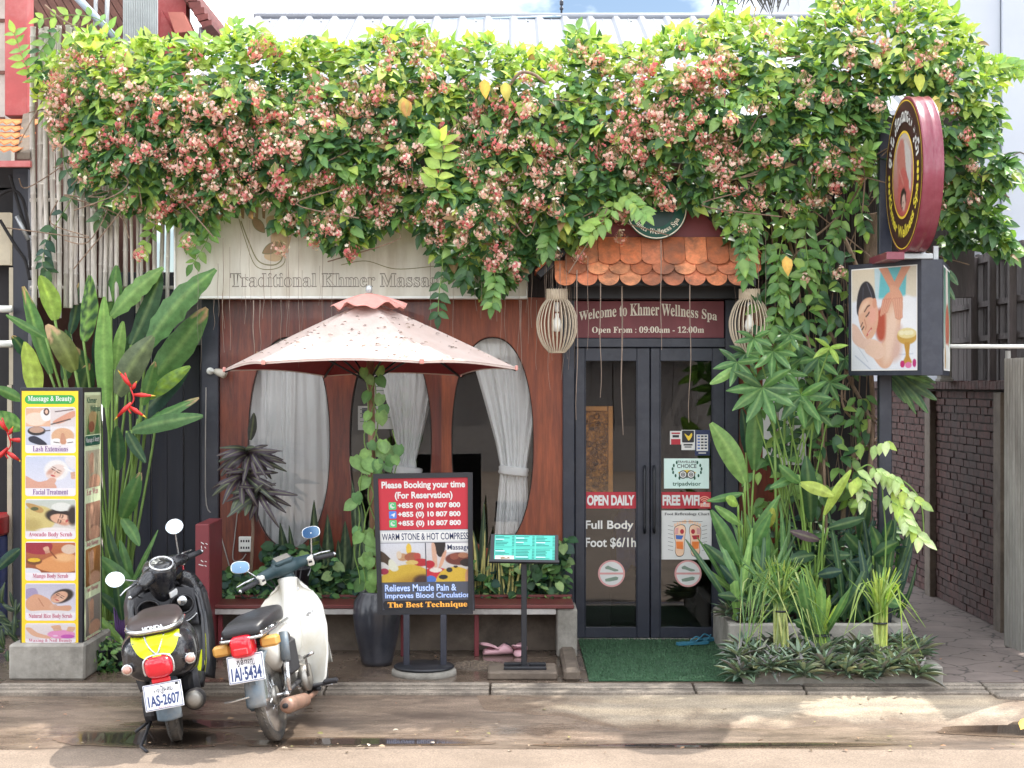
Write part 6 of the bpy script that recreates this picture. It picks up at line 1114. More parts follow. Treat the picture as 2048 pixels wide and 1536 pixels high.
# broad leaved plants standing in the planter
RB = [('broad_leaf_ginger', 'broad green paddle-leaved plant standing close to the right door', [((1490, 966), (1422, 846), 44, G_LT, -.9), ((1508, 940), (1514, 800), 36, G_MD, -.7), ((1492, 905), (1484, 818), 22, G_BL, -.6), ((1486, 986), (1414, 1002), 16, G_MD, -.9), ((1480, 1130), (1422, 1020), 30, G_MD, -.95), ((1484, 1050), (1430, 1012), 20, G_LT, -.9), ((1496, 1080), (1560, 990), 20, G_MD, -.9), ((1480, 1160), (1408, 1088), 22, G_DK, -.95), ((1492, 1180), (1440, 1130), 22, G_BL, -.95), ((1500, 1110), (1540, 1030), 24, G_MD, -.9), ((1496, 1200), (1436, 1190), 20, G_DK, -.95), ((1512, 1160), (1536, 1060), 22, G_MD, -.85), ((1476, 1010), (1452, 996), 22, G_YG, -.95), ((1530, 1060), (1546, 1016), 22, L(168, 176, 70), -.9)], 1500),
      ('dark_canna', 'dark upright leafed plant with a lime blade in the middle of the planter', [((1622, 1044), (1612, 912), 36, G_DK, -.8), ((1648, 1030), (1702, 940), 20, G_LM, -1.0), ((1600, 966), (1558, 930), 22, G_MD, -.95), ((1600, 966), (1668, 992), 26, G_LM, -.98), ((1656, 1056), (1730, 1036), 22, G_DK, -.95), ((1598, 950), (1540, 976), 18, G_MD, -.9), ((1640, 1080), (1580, 1062), 20, L(96, 76, 84), -.9), ((1636, 1150), (1684, 1142), 22, G_BL, -.9), ((1630, 1110), (1580, 1120), 26, G_DK, -.85), ((1650, 1110), (1700, 1110), 22, G_DK, -.85)], 1628),
      ('green_dracaena', 'dark green lance-leaved plant at the right end of the planter', [((1746, 1112), (1796, 1084), 26, G_DK, -.9), ((1768, 1140), (1744, 1052), 30, G_DK, -.85), ((1730, 1110), (1690, 1066), 26, G_DK, -.8), ((1760, 1180), (1810, 1160), 20, G_BL, -.9), ((1752, 1130), (1700, 1124), 22, G_BL, -.8), ((1764, 1090), (1784, 1040), 22, G_BL, -.8), ((1770, 1200), (1800, 1210), 22, G_MD, -.95), ((1740, 1160), (1706, 1176), 22, G_DK, -.85), ((1720, 1080), (1738, 1000), 26, G_DK, -.7)], 1752)]
for nm, lb, lst, gx in RB:
    rt = thing(nm, lb, 'plant', W(gx, 1250, -.85)); b = MB(); s_ = MB()
    for base, tip, w, col, y in lst:
        blade(b, base, tip, w, jit(col, .1), y, y-.1, bow=.05, prof=lambda q: max(.03, math.sin(PI*min(1, q*.9+.06))**.8)); g = W(gx+R.uniform(-14, 14), 1262, -.8); A = W(*base, y); s_.tube(path(A, A.lerp(g, .4)+Vector((0, .03, .03)), g, k=4), .009, m_stem, 6)
    b.build('foliage', rt); s_.build('stem', rt)
gl = thing('grassy_arrowroot', 'dense narrow leaved clump crowding the left end of the planter', 'plant', W(1500, 1250, -.9)); b = MB()
for k in range(64):
    gx = R.uniform(1462, 1570); a = R.uniform(-.9, .9); ln = R.uniform(70, 190); blade(b, (gx, R.uniform(1180, 1255)), (gx+ln*math.sin(a)*.8, R.uniform(1180, 1240)-ln*math.cos(a)), R.uniform(9, 20), jit(R.choice([G_MD, G_DK, G_LT, L(100, 144, 84)]), .15), R.uniform(-1.0, -.6), None, bow=R.uniform(.03, .16), nu=9)
b.build('foliage', gl)
gl = thing('dark_arrowroot', 'dense dark narrow leaved clump crowding the right end of the planter', 'plant', W(1720, 1250, -.8)); b = MB()
for k in range(44):
    gx = R.uniform(1650, 1790); a = R.uniform(-.8, .8); ln = R.uniform(70, 200); blade(b, (gx, R.uniform(1190, 1255)), (gx+ln*math.sin(a)*.7, R.uniform(1190, 1240)-ln*math.cos(a)), R.uniform(9, 20), jit(R.choice([G_DK, G_DK, G_BL, G_MD]), .15), R.uniform(-.95, -.5), None, bow=R.uniform(.03, .16), nu=9)
b.build('foliage', gl)
# general filler leaves low in the planter
fl = thing('planter_undergrowth', 'mixed small leaves filling the shaded middle of the right planter', 'plants', (2.2, -.7, .25), kind=None) if 0 else thing('planter_undergrowth', 'mixed small leaves filling the shaded middle of the right planter', 'plants', (2.2, -.7, .25))
fl['kind'] = 'stuff'
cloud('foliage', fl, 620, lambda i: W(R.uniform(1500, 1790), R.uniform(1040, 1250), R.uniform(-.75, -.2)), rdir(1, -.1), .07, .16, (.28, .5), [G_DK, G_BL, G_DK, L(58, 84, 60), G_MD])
# schefflera with hand-shaped leaves
um2 = thing('palmate_shrub', 'shrub of hand-shaped leaves in front of the right lantern', 'shrub', W(1560, 1240, -.7)); b = MB(); s_ = MB()
for (px, py, r, n, yy, ang) in [(1546, 702, 58, 7, -.95, 0), (1525, 775, 86, 8, -1.0, 0), (1602, 790, 74, 7, -.95, 0), (1637, 716, 60, 7, -.7, 0), (1632, 822, 52, 7, -.9, 0), (1474, 724, 56, 5, -1.0, .3), (1508, 676, 46, 6, -1.05, 0), (1660, 694, 44, 4, -.9, .3), (1580, 668, 44, 6, -.8, 0), (1568, 742, 56, 7, -.8, 0), (1492, 706, 46, 6, -.85, 0), (1660, 764, 50, 6, -.7, 0), (1690, 716, 44, 6, -.6, 0), (1600, 716, 46, 6, -.6, 0)]:
    lime = (px, py) == (1660, 694)
    for k in range(n):
        a = PI/2+(k-(n-1)/2)*(5.0/n)+R.uniform(-.12, .12)+ang; ln = r*(1-.22*abs(k-(n-1)/2)/(n/2)); tip = (px+ln*math.cos(a), py+ln*math.sin(a)*.92)
        blade(b, (px, py), tip, ln*.30, jit(G_YG if lime else R.choice([G_MD, L(84, 128, 76), L(70, 110, 72)]), .12), yy, yy-.10+R.uniform(-.08, .08), bow=.06, nu=9, prof=lambda q: max(.03, math.sin(PI*min(1, q**.85*.97+.02))**.9), fold=.25)
    g = W(1556+R.uniform(-10, 80), 1100, -.7); A = W(px, py, yy); s_.tube(path(A, A.lerp(g, .4)+Vector((0, .05, .08)), g, k=4), .006, m_stem, 5)
blade(b, (1470, 736), (1420, 768), 22, G_LT, -1.05, -1.1); b.build('foliage', um2); s_.tube([W(1556, 1250, -.7), W(1552, 1000, -.72), W(1548, 820, -.8)], [.014, .012, .009], m_stem, 8); s_.build('stem', um2)
# variegated climber on the pole
va = thing('variegated_climber', 'pale variegated leaf spray drooping at the foot of the pole sign', 'plant', W(1770, 1200, -1.1)); P, D, N_, Ln, Wd, C = [], [], [], [], [], []
for (x0, y0_, x1, y1_, n) in ((1746, 935, 1800, 960, 9), (1770, 950, 1846, 1010, 12), (1775, 990, 1850, 1086, 14), (1790, 980, 1816, 1060, 10), (1750, 890, 1780, 880, 5), (1725, 1000, 1712, 930, 6), (1740, 960, 1700, 960, 5)):
    for k in range(n):
        t = k/n; px, py = x0+(x1-x0)*t, y0_+(y1_-y0_)*t; P.append(W(px, py, -1.15-.1*t)); s = 1 if k % 2 else -1; D.append((.5*s+.3, -.3, -.7+.2*s)); N_.append((R.gauss(0, .2), -.8, .6)); l_ = R.uniform(.085, .13); Ln.append(l_); Wd.append(l_*.55); C.append(jit(R.choice([L(178, 204, 128), L(160, 190, 110), L(196, 214, 150), G_LM]), .12))
leaves('foliage', va, 'ovate', P, D, N_, Ln, Wd, C, m_leaf); b = MB()
for q in ([(1764, 1230), (1772, 1080), (1766, 960), (1800, 958), (1840, 1000), (1848, 1070)], [(1766, 960), (1740, 930), (1716, 940)]): b.tube(path(*[W(u, v, -1.1) for u, v in q]), .006, m_stem, 5)
b.build('stem', va)
rl = thing('right_drooping_plant', 'cluster of long drooping leaves under the light box beside the alley', 'plant', W(1800, 760, -.5)); rl.name = 'drooping_leaf_plant'; b = MB()
for base, tip, w in [((1784, 744), (1856, 826), 24), ((1796, 748), (1874, 800), 24), ((1806, 746), (1868, 776), 22), ((1778, 750), (1832, 828), 18), ((1790, 742), (1872, 766), 20), ((1780, 756), (1812, 806), 20), ((1886, 536), (1916, 570), 18), ((1884, 560), (1910, 600), 16)]: blade(b, base, tip, w, jit(L(86, 120, 90), .12), -.5, -.55, bow=.08)
b.build('foliage', rl); b = MB(); b.tube(path(W(1786, 748, -.5), W(1776, 800, -.45), W(1780, 1000, -.4), W(1772, 1240, -.4)), .010, m_bark, 6); b.build('stem', rl)
# ------------------------------------------------------------------ flowering creeper over the whole front
cr = thing('flowering_creeper', 'huge flowering creeper with pink and cream blossoms draped over the shopfront roof', 'climbing plant', (0, -.5, 2.5))
TOP = [(60, 160), (90, 122), (120, 104), (150, 64), (200, 62), (235, 92), (260, 86), (300, 74), (330, 76), (400, 84), (460, 66), (520, 58), (560, 96), (620, 72), (700, 98), (760, 62), (830, 52), (870, 74), (900, 96), (960, 66), (1000, 92), (1060, 96), (1130, 104), (1142, 66), (1180, 72), (1220, 92), (1280, 96), (1340, 62), (1400, 50), (1450, 34), (1510, 30), (1560, 52), (1610, 44), (1640, 8), (1680, -16), (1750, 0), (1830, -18), (1880, -6), (1920, 36), (1960, 84), (1985, 122), (2036, 134)]
BOT = [(60, 150), (75, 210), (110, 270), (150, 330), (200, 396), (250, 422), (300, 430), (345, 440), (380, 462), (430, 440), (480, 412), (530, 404), (560, 462), (600, 452), (640, 490), (690, 506), (740, 478), (790, 440), (840, 458), (880, 520), (930, 560), (985, 600), (1040, 548), (1080, 518), (1120, 498), (1170, 474), (1205, 440), (1250, 424), (1300, 416), (1350, 410), (1400, 412), (1440, 430), (1480, 520), (1520, 470), (1560, 470), (1600, 470), (1650, 420), (1690, 388), (1740, 336), (1770, 300), (1800, 240), (1870, 240), (1886, 500), (1930, 490), (1990, 500), (2030, 520), (2036, 160)]
RGT = [(-20, 1884), (40, 1925), (90, 1965), (125, 2040), (150, 2030), (185, 1988), (250, 2004), (300, 1990), (340, 2030), (360, 2020), (400, 1985), (450, 2008), (500, 2036), (530, 2020)]
ip = lambda T, x: float(np.interp(x, [t[0] for t in T], [t[1] for t in T]))
def front(px, py):                            # how far the mass bulges towards the street
    t, bt = ip(TOP, px), ip(BOT, px); q = min(1, max(0, (py-t)/max(40, bt-t))); n = .16*noise.noise((px*.009, py*.011, 1.7))+.10*noise.noise((px*.022, py*.024, 4.1))
    yf = -.34-.62*math.sin(PI*min(1, .10+q*.80))**.8-n*1.3
    if px < 340: yf = max(yf, -.34-.9*max(0, (px-60))/280)
    return yf
P, D, N_, Ln, Wd, C = [], [], [], [], [], []
def addleaf(p, d, n, l_, w, c): P.append(p); D.append(d); N_.append(n); Ln.append(l_); Wd.append(w); C.append(c)
FRESH, MIDG, DEEP = [L(164, 190, 72), L(184, 202, 88), L(140, 176, 70)], [L(104, 150, 70), L(88, 134, 66), L(122, 160, 76)], [L(64, 106, 62), L(54, 94, 58), L(76, 120, 66)]
def inside(px, py):
    if py > ip(BOT, px) or py < ip(TOP, px): return False
    if px > 1900 and px > np.interp(py, [r[0] for r in RGT], [r[1] for r in RGT]): return False
    return True
cnt = 0
while cnt < 21500:
    px = R.uniform(50, 2040); py = R.uniform(-20, 610)
    if not inside(px, py): continue
    if px < 330 and py < 330 and px < 150+.0*py and R.random() < .35: continue
    if 1440 < px < 1790 and py > 350 and R.random() < .6: continue
    if noise.noise((px*.016, py*.02, 9)) > .30 and R.random() < .85 and py > ip(TOP, px)+60: continue     # dark gaps
    if 1868 > px > 1770 and 190 < py: continue
    yf = front(px, py); dp = R.expovariate(9); y = min(-.06, yf+dp); p = W(px, py, y); dt = py-ip(TOP, px)
    fresh = max(0, 1-dt/190)*.85+.06+max(0, noise.noise((px*.012, py*.012, 21)))*.35; c = jit(L(148, 116, 76) if R.random() < .012 else R.choice(FRESH if R.random() < fresh else (MIDG if R.random() < .5 else DEEP)), .2)
    up = .5 if dt < 70 else 0; l_ = R.choice((R.uniform(.06, .10), R.uniform(.075, .125), R.uniform(.10, .155)))*(.85 if fresh > .5 else 1)
    addleaf(p, (R.gauss(0, .8), R.gauss(-.45, .45), R.gauss(-.45+up*1.4, .5)), (R.gauss(0, .4), -.75+R.gauss(0, .3), .75+R.gauss(0, .3)), l_, l_*R.uniform(.46, .62), c); cnt += 1
for k in range(420):
    px, py = R.uniform(1500, 1735), R.uniform(480, 1020)
    if 560 < py < 720 and px > 1700: continue
    l_ = R.uniform(.08, .15); addleaf(W(px, py, R.uniform(-.62, -.36)), (R.gauss(0, .8), -.4, R.gauss(-.6, .5)), (R.gauss(0, .4), -.8, .7), l_, l_*R.uniform(.46, .62), jit(R.choice(MIDG+DEEP+FRESH[2:]), .2))
# sprays: shoots with paired leaves
ST = MB()
def spray(pts, n, l0, cols, y0, y1, r=.004, droop=True):
    q = crm(pts, 8, False); Q = []
    for i, (u, v) in enumerate(q): t = i/(len(q)-1); Q.append(W(u, v, y0+(y1-y0)*t))
    ST.tube(Q, r, m_bark if r > .006 else m_stem, 5)
    for k in range(n):
        t = (k+.5)/n; i = min(int(t*(len(Q)-1)), len(Q)-2); a = Q[i].lerp(Q[i+1], t*(len(Q)-1)-i); tg = (Q[i+1]-Q[i]).normalized(); sd = tg.cross(Vector((0, -1, .2))).normalized()
        for s in (-1, 1):
            l_ = l0*R.uniform(.75, 1.15)*(1-.35*max(0, t-.7)); addleaf(a+Vector((0, R.uniform(-.03, .02), 0)), sd*s*.9+tg*.55+Vector((R.gauss(0, .15), -.15+R.gauss(0, .2), -.15)), (R.gauss(0, .2), -1, .5+R.gauss(0, .2)), l_, l_*R.uniform(.5, .62), jit(R.choice(cols), .15))
    l_ = l0; addleaf(Q[-1], (Q[-1]-Q[-2]).normalized(), (0, -1, .4), l_, l_*.5, jit(R.choice(cols)))
LTG = [G_LT, L(130, 172, 80), G_YG]; DG = MIDG+DEEP
for pts, n, l0, cols, y0, y1 in [([(430, 380), (420, 440), (414, 480), (386, 528)], 8, .12, MIDG, -.5, -.42), ([(320, 400), (312, 450), (284, 505)], 7, .10, LTG, -.35, -.3), ([(390, 440), (380, 480), (376, 492)], 4, .12, LTG, -.45, -.4), ([(1230, 400), (1220, 430), (1196, 452), (1178, 470)], 6, .12, LTG, -.85, -.95), ([(1250, 390), (1270, 410), (1290, 430)], 6, .12, LTG, -.85, -.95), ([(1110, 440), (1100, 470), (1092, 500)], 6, .12, MIDG, -.8, -.85), ([(1506, 400), (1500, 460), (1495, 520), (1490, 556)], 11, .115, MIDG, -.75, -.8), ([(1480, 380), (1486, 430), (1484, 500)], 8, .11, DG, -.7, -.75), ([(1580, 430), (1560, 500), (1556, 560), (1560, 590)], 9, .12, MIDG, -.6, -.65), ([(1620, 420), (1610, 470), (1616, 530), (1600, 560)], 9, .12, MIDG, -.6, -.65), ([(1690, 400), (1680, 450), (1664, 480), (1624, 520)], 9, .11, MIDG, -.55, -.6), ([(1560, 560), (1554, 620), (1540, 660), (1520, 690)], 8, .12, MIDG, -.6, -.6), ([(1650, 500), (1640, 560), (1636, 600)], 6, .10, DG, -.5, -.5), ([(1740, 330), (1760, 372), (1775, 400)], 5, .12, MIDG, -.7, -.75), ([(1716, 380), (1722, 420), (1730, 460)], 6, .11, DG, -.5, -.5), ([(1690, 360), (1720, 320), (1742, 300)], 6, .11, LTG, -.8, -.9), ([(870, 380), (880, 340), (886, 300), (878, 280)], 7, .14, [G_LM, G_YG], -1.05, -1.12), ([(888, 470), (884, 540), (878, 590), (876, 630)], 7, .11, DEEP, -.7, -.75), ([(980, 500), (990, 560), (984, 610)], 8, .11, MIDG, -.75, -.8), ([(940, 480), (936, 530), (930, 562)], 7, .12, DEEP, -.7, -.7), ([(1400, 380), (1452, 420), (1490, 440)], 5, .11, MIDG, -.8, -.8), ([(60, 150), (44, 110), (28, 66)], 6, .11, LTG, -.35, -.4), ([(120, 60), (90, 90), (70, 130), (96, 170)], 8, .11, DG, -.3, -.3), ([(240, 84), (200, 40), (140, 30), (80, 40)], 8, .10, LTG, -.3, -.3), ([(150, 64), (168, 100), (176, 130)], 6, .1, DG, -.3, -.3), ([(120, 240), (130, 330), (150, 380), (100, 470), (86, 520), (92, 540)], 15, .105, [G_DK, G_BL, L(70, 104, 72)], -.3, -.28), ([(150, 350), (180, 380), (212, 410), (200, 440)], 8, .12, [G_DK, L(80, 112, 76)], -.3, -.28), ([(2000, 320), (2026, 344), (2036, 360)], 5, .11, LTG, -.4, -.4), ([(1960, 150), (2000, 128), (2040, 140)], 7, .12, LTG, -.6, -.6), ([(1990, 440), (2006, 490), (2026, 514)], 6, .11, MIDG, -.4, -.4), ([(1446, 40), (1452, 14), (1462, -6)], 4, .09, LTG, -.5, -.5), ([(1140, 110), (1146, 80), (1154, 58)], 5, .11, MIDG, -.5, -.5), ([(470, 80), (466, 60), (474, 50)], 4, .1, LTG, -.4, -.4), ([(412, 84), (398, 76), (388, 84)], 3, .1, LTG, -.4, -.4)]:
    spray(pts, n, l0, cols, y0, y1)
for px, py, c in ((1572, 526, L(226, 176, 60)), (1486, 530, L(120, 160, 80)), (968, 172, L(228, 176, 50)), (1836, 158, L(206, 214, 60)), (1010, 178, L(206, 190, 70)), (812, 212, L(206, 150, 70)), (1870, 205, L(214, 196, 80)), (806, 208, L(190, 170, 70))): addleaf(W(px, py-14, -1.0), (.1, -.2, -1), (0, -1, .3), .15, .085, c)
leaves('foliage', cr, leaf_tpl('ovate', 4, .25, .22), P, D, N_, Ln, Wd, C, m_leaf)
# woody stems, trunks and roots
for pts, r in (([(1744, 1250), (1738, 1000), (1745, 800), (1720, 560), (1660, 420), (1620, 300)], .020), ([(1690, 1250), (1686, 1040), (1700, 930), (1740, 850), (1700, 760), (1650, 640), (1590, 520), (1560, 400)], .017), ([(1700, 930), (1720, 860), (1690, 820), (1684, 780), (1700, 700)], .010), ([(1660, 1250), (1650, 1000), (1640, 800), (1600, 600), (1590, 430)], .012), ([(1700, 940), (1730, 900), (1770, 870), (1745, 840)], .009), ([(1560, 560), (1600, 500), (1690, 420), (1740, 330)], .009), ([(1715, 900), (1750, 880), (1762, 845), (1690, 800), (1712, 740)], .008), ([(1590, 720), (1640, 760), (1690, 800)], .006), ([(1480, 420), (1540, 470), (1600, 560)], .005), ([(1710, 1240), (1716, 1100), (1700, 960)], .014), ([(1728, 1240), (1722, 1060), (1740, 940)], .011)):
    Q = path(*[W(u, v, -.42+.12*math.sin(v*.013+u)) for u, v in pts], k=7); ST.tube(Q, [r*(1.15-.45*i/len(Q)) for i in range(len(Q))], m_bark, 8)
ST.tube(path(W(1745, 640, -.18), W(1742, 520, -.2), W(1750, 430, -.2)), .06, m_bark, 12); ST.tube(path(W(1648, 1250, -.3), W(1646, 1000, -.28), W(1640, 800, -.3)), .032, m_bark, 8)
for k in range(26): x = R.uniform(1540, 1740); ST.tube(path(W(x, R.uniform(380, 640), -.35+R.uniform(-.15, .2)), W(x+R.uniform(-20, 20), 800, -.35), W(x+R.uniform(-30, 30), R.uniform(900, 1200), -.35)), R.uniform(.002, .005), m_bark, 5)
ST.tube(path(W(90, 10, -.3), W(120, 36, -.3), W(150, 52, -.3), W(158, 44, -.3)), .008, m_bark, 5); ST.tube(path(W(1020, 170, -1.0), W(1040, 146, -1.05), W(1066, 148, -1.05), W(1090, 166, -1.0)), .012, m_bark, 6)
for k in range(120):
    px = R.uniform(100, 1950); py = R.uniform(120, 420); ST.tube(path(*[W(px+j*R.uniform(-40, 40), py+j*R.uniform(-10, 50), front(px, py)+R.uniform(-.02, .2)) for j in range(4)]), .005, m_bark, 5)
ST.build('stem', cr)
# thin hanging roots
b = MB(); m_root = mat('hanging_root', L(140, 124, 112), .8, var=.2); hang = [(1154, 540, 840), (1201, 566, 795), (1244, 560, 870), (1380, 560, 845), (1322, 480, 700), (507, 600, 720), (520, 600, 710), (402, 560, 740), (562, 596, 690), (578, 596, 700), (428, 596, 660), (1042, 600, 760), (1073, 600, 740), (1010, 596, 720), (1640, 500, 720), (1470, 560, 640), (1125, 560, 760), (1098, 600, 780)]
for k in range(70): px = R.choice((R.uniform(360, 700), R.uniform(860, 1180), R.uniform(1090, 1140), R.uniform(1480, 1740))); hang.append((px, R.uniform(440, 560), R.uniform(600, 740)))
for i, (px, a, c_) in enumerate(hang):
    y = R.uniform(-.78, -.5) if i < 6 else R.uniform(-.7, -.3); n = 9; ph = R.uniform(0, 6); am = R.uniform(1, 4); r = (.0065 if px == 1244 else .0042) if i < 6 else R.uniform(.0012, .0026); b.tube([W(px+am*math.sin(j*.9+ph)*(j/n), a+(c_-a)*j/n, y) for j in range(n+1)], [r*(1-.5*j/n) for j in range(n+1)], m_root, 4)
b.build('hanging_root', cr)
# flower clusters
def cluster(seed):
    R.seed(seed); b = MB(); mode = seed % 3
    PK = [L(200, 92, 100), L(212, 118, 120), L(222, 146, 142), L(230, 176, 166)]; WT = [L(234, 224, 204), L(230, 206, 192), L(226, 186, 176)]
    for k in range(R.randint(40, 54)):
        d = Vector((R.gauss(0, 1), R.gauss(-.3, 1), R.gauss(-.5, .8))).normalized(); p = Vector((d.x*R.uniform(.03, .115), d.y*R.uniform(.03, .08), d.z*R.uniform(.035, .10)-.03)); o = Vector((0, 0, .05))
        c = R.choice(PK+[WT[0]] if mode == 0 else PK[1:]+WT if mode == 1 else WT+WT+PK[2:]); up = d.orthogonal().normalized(); sd = d.cross(up); s = R.uniform(.012, .018)
        vs = [p]; cs = [tuple(np.array(c)*.85)]; a0 = R.uniform(0, 6)
        for j in range(5):
            a = a0+j*2*PI/5; t = up*math.cos(a)+sd*math.sin(a); w = (up*math.cos(a+PI/2)+sd*math.sin(a+PI/2))*s*.38; vs += [p+t*s*.55+w-d*.001, p+t*s*1.15-d*s*.18, p+t*s*.55-w-d*.001]; cs += [c, tuple(np.array(c)*1.05), c]
        b.add(vs, [(0, 1+3*j, 2+3*j, 3+3*j) for j in range(5)], m_petal, False, cs)
        b.tube([o, o.lerp(p, .5)+Vector((0, 0, .008)), p], .0008, m_petal, 3, False, None, L(232, 170, 150) if R.random() < .5 else L(150, 176, 100)) if k % 2 else None
    return b
CL = [cluster(s) for s in range(300, 306)]; R.seed(5); spots = []
dens = lambda px: .95 if px < 1460 else (.42 if px < 1720 else .18)
tries = 0
while len(spots) < 470 and tries < 90000:
    tries += 1; px = R.uniform(100, 1960); t, bt = ip(TOP, px), ip(BOT, px); py = t+(bt-t)*R.betavariate(1.5, 1.3)
    if R.random() > dens(px) or not inside(px, py-8) or noise.noise((px*.009, py*.012, 33)) < -.12+.25*(R.random()-.5): continue
    if 1868 > px > 1755 and py > 150: continue
    if px > 1440 and py > 420: continue
    if any((px-q[0])**2+(py-q[1])**2 < 15**2 for q in spots): continue
    spots.append((px, py))
for q in ((1030, 525), (1112, 505), (1158, 505), (1240, 468), (1036, 545), (985, 520), (1440, 330), (1402, 230), (1405, 262), (1398, 285), (1610, 548), (1490, 452), (1680, 540), (283, 502), (376, 474), (560, 490), (700, 494), (880, 440), (630, 470)): spots.append(q)
spots.sort(key=lambda q: front(*q)); META = CL[:]; meshes = []
rest = MB()
for i, (px, py) in enumerate(spots):
    y = front(px, py)-R.uniform(.02, .07); p = W(px, py, y); s = R.uniform(.55, 1.02); M_ = Matrix.Translation(p-Vector(cr.location)) @ Matrix.Rotation(R.uniform(0, 6.28), 4, 'Z') @ Matrix.Rotation(R.uniform(-.4, .4), 4, 'X') @ Matrix.Diagonal((s, s, s, 1)); v = R.choice((0, 1, 1, 2, 3, 4, 4, 5)) if px < 1500 else R.choice((1, 2, 4, 5))
    if i < 6: v = i
    if i < 100:
        if i < 6: o = CL[v].build('flower_cluster', cr, True); meshes.append(o)
        else: o = meshes[v].copy(); COL.objects.link(o)
        o.matrix_local = M_
    else:
        q = CL[v]; off = len(rest.v); rest.v += [tuple(M_ @ Vector(a)) for a in q.v]; rest.f += [tuple(k+off for k in f) for f in q.f]; rest.mi(m_petal); rest.m += q.m; rest.s += q.s; rest.c += q.c; rest.hascol = True
tag(rest.build('flower_clusters', cr, True), kind='stuff')
# palm fronds peeping in at the top
pf = thing('palm_fronds', 'dark palm frond tips drooping above the white roof', 'palm', W(1490, -60, 3.0)); b = MB()
for k in range(34): x = R.uniform(1425, 1580); b.tube([W(1495+R.uniform(-40, 40), -60, 3), W(x, R.uniform(-10, 0), 3), W(x+R.uniform(-18, 18), R.uniform(8, 34), 3)], [.012, .012, .003], mat('dry_frond', L(84, 84, 80), .7), 4)
b.build('frond', pf)
# litter on the ground
P, D, N_, Ln, Wd, C = [], [], [], [], [], []
for i in range(190):
    x = R.uniform(-4, 4.4); y = R.choice((R.uniform(-3.3, -2.1), R.uniform(-3.3, -2.1), R.uniform(-1.8, -.6), R.uniform(-3.4, -3.15))); z = (zg(x, y)+.008 if y < -2.06 else .004); a = R.uniform(0, 6.28)
    P.append((x, y, z)); D.append((math.cos(a), math.sin(a), R.uniform(0, .3))); N_.append((R.gauss(0, .3), R.gauss(0, .3), 1)); l_ = R.uniform(.012, .05); Ln.append(l_); Wd.append(l_*R.uniform(.3, .6)); C.append(jit(R.choice([L(150, 126, 96), L(128, 100, 72), L(160, 116, 86), L(104, 84, 62), L(166, 150, 130), L(128, 120, 66)]), .2))
P.append((X(2036, -2.9), -2.95, -.09)); D.append((.3, .2, .3)); N_.append((0, -.6, 1)); Ln.append(.12); Wd.append(.07); C.append(L(226, 180, 60))
tag(leaves('fallen_leaves', None, 'ovate', P, D, N_, Ln, Wd, C, m_dry), 'dry fallen leaves and petals littering the wet gutter and pavement', 'leaves', kind='stuff')
# ------------------------------------------------------------------ motorbikes (local frame: x right, y forward, z up, rear contact at the origin)
m_tyre = mat('tyre_rubber', L(58, 56, 54), .8, var=.2, scale=20, bump=.4, bscale=90, dirt=L(120, 108, 94), dirt_amt=.5, dscale=4); m_chr = mat('worn_chrome', L(196, 198, 200), .22, metal=.9, var=.12, scale=20)
m_bpl = mat('black_gloss_plastic', L(30, 31, 36), .25, var=.2, scale=5, coat=.3, dirt=L(74, 71, 69), dirt_amt=.5, dscale=9, rvar=.12); m_bmat = mat('black_matt_plastic', L(42, 42, 46), .6, var=.2, scale=12); m_cream = mat('cream_body_paint', L(216, 214, 206), .3, var=.05, coat=.3, dirt=L(196, 184, 156), dirt_amt=.5, dscale=3.5, rvar=.12)
m_teal2 = mat('dark_teal_plastic', L(44, 66, 72), .45, var=.15); m_redl = mat('red_lens', L(206, 26, 44), .18, var=.06, coat=.5); m_ambl = mat('amber_lens', L(206, 156, 80), .3, var=.1); m_smok = mat('clear_lens', L(196, 150, 136), .15, var=.1, coat=.4); m_neon = mat('neon_yellow_panel', L(214, 222, 20), .35, var=.06); m_alu = mat('dull_aluminium', L(160, 158, 152), .45, metal=.6, var=.2, scale=14, dirt=L(104, 90, 76), dirt_amt=.6); m_rust = mat('rusty_exhaust', L(150, 120, 104), .5, metal=.4, var=.3, scale=12, dirt=L(112, 66, 46), dirt_amt=.8, dscale=6)
m_mir = mat('mirror_glass', (.42, .62, .78), .03, metal=1, var=0); m_fend = mat('blue_grey_fender', L(92, 108, 120), .5, var=.2, dirt=L(150, 140, 128), dirt_amt=.5, dscale=5); m_plate = mat('plate_white', L(222, 224, 228), .4, var=.05); m_pblue = mat('plate_blue', L(40, 60, 110), .5); m_pred = mat('plate_red', L(190, 50, 50), .5)  # mirror base colour carries the blue of a sky reflection
RX = lambda a: Matrix.Rotation(a, 4, 'X'); RY = lambda a: Matrix.Rotation(a, 4, 'Y'); RZ = lambda a: Matrix.Rotation(a, 4, 'Z'); T = Matrix.Translation
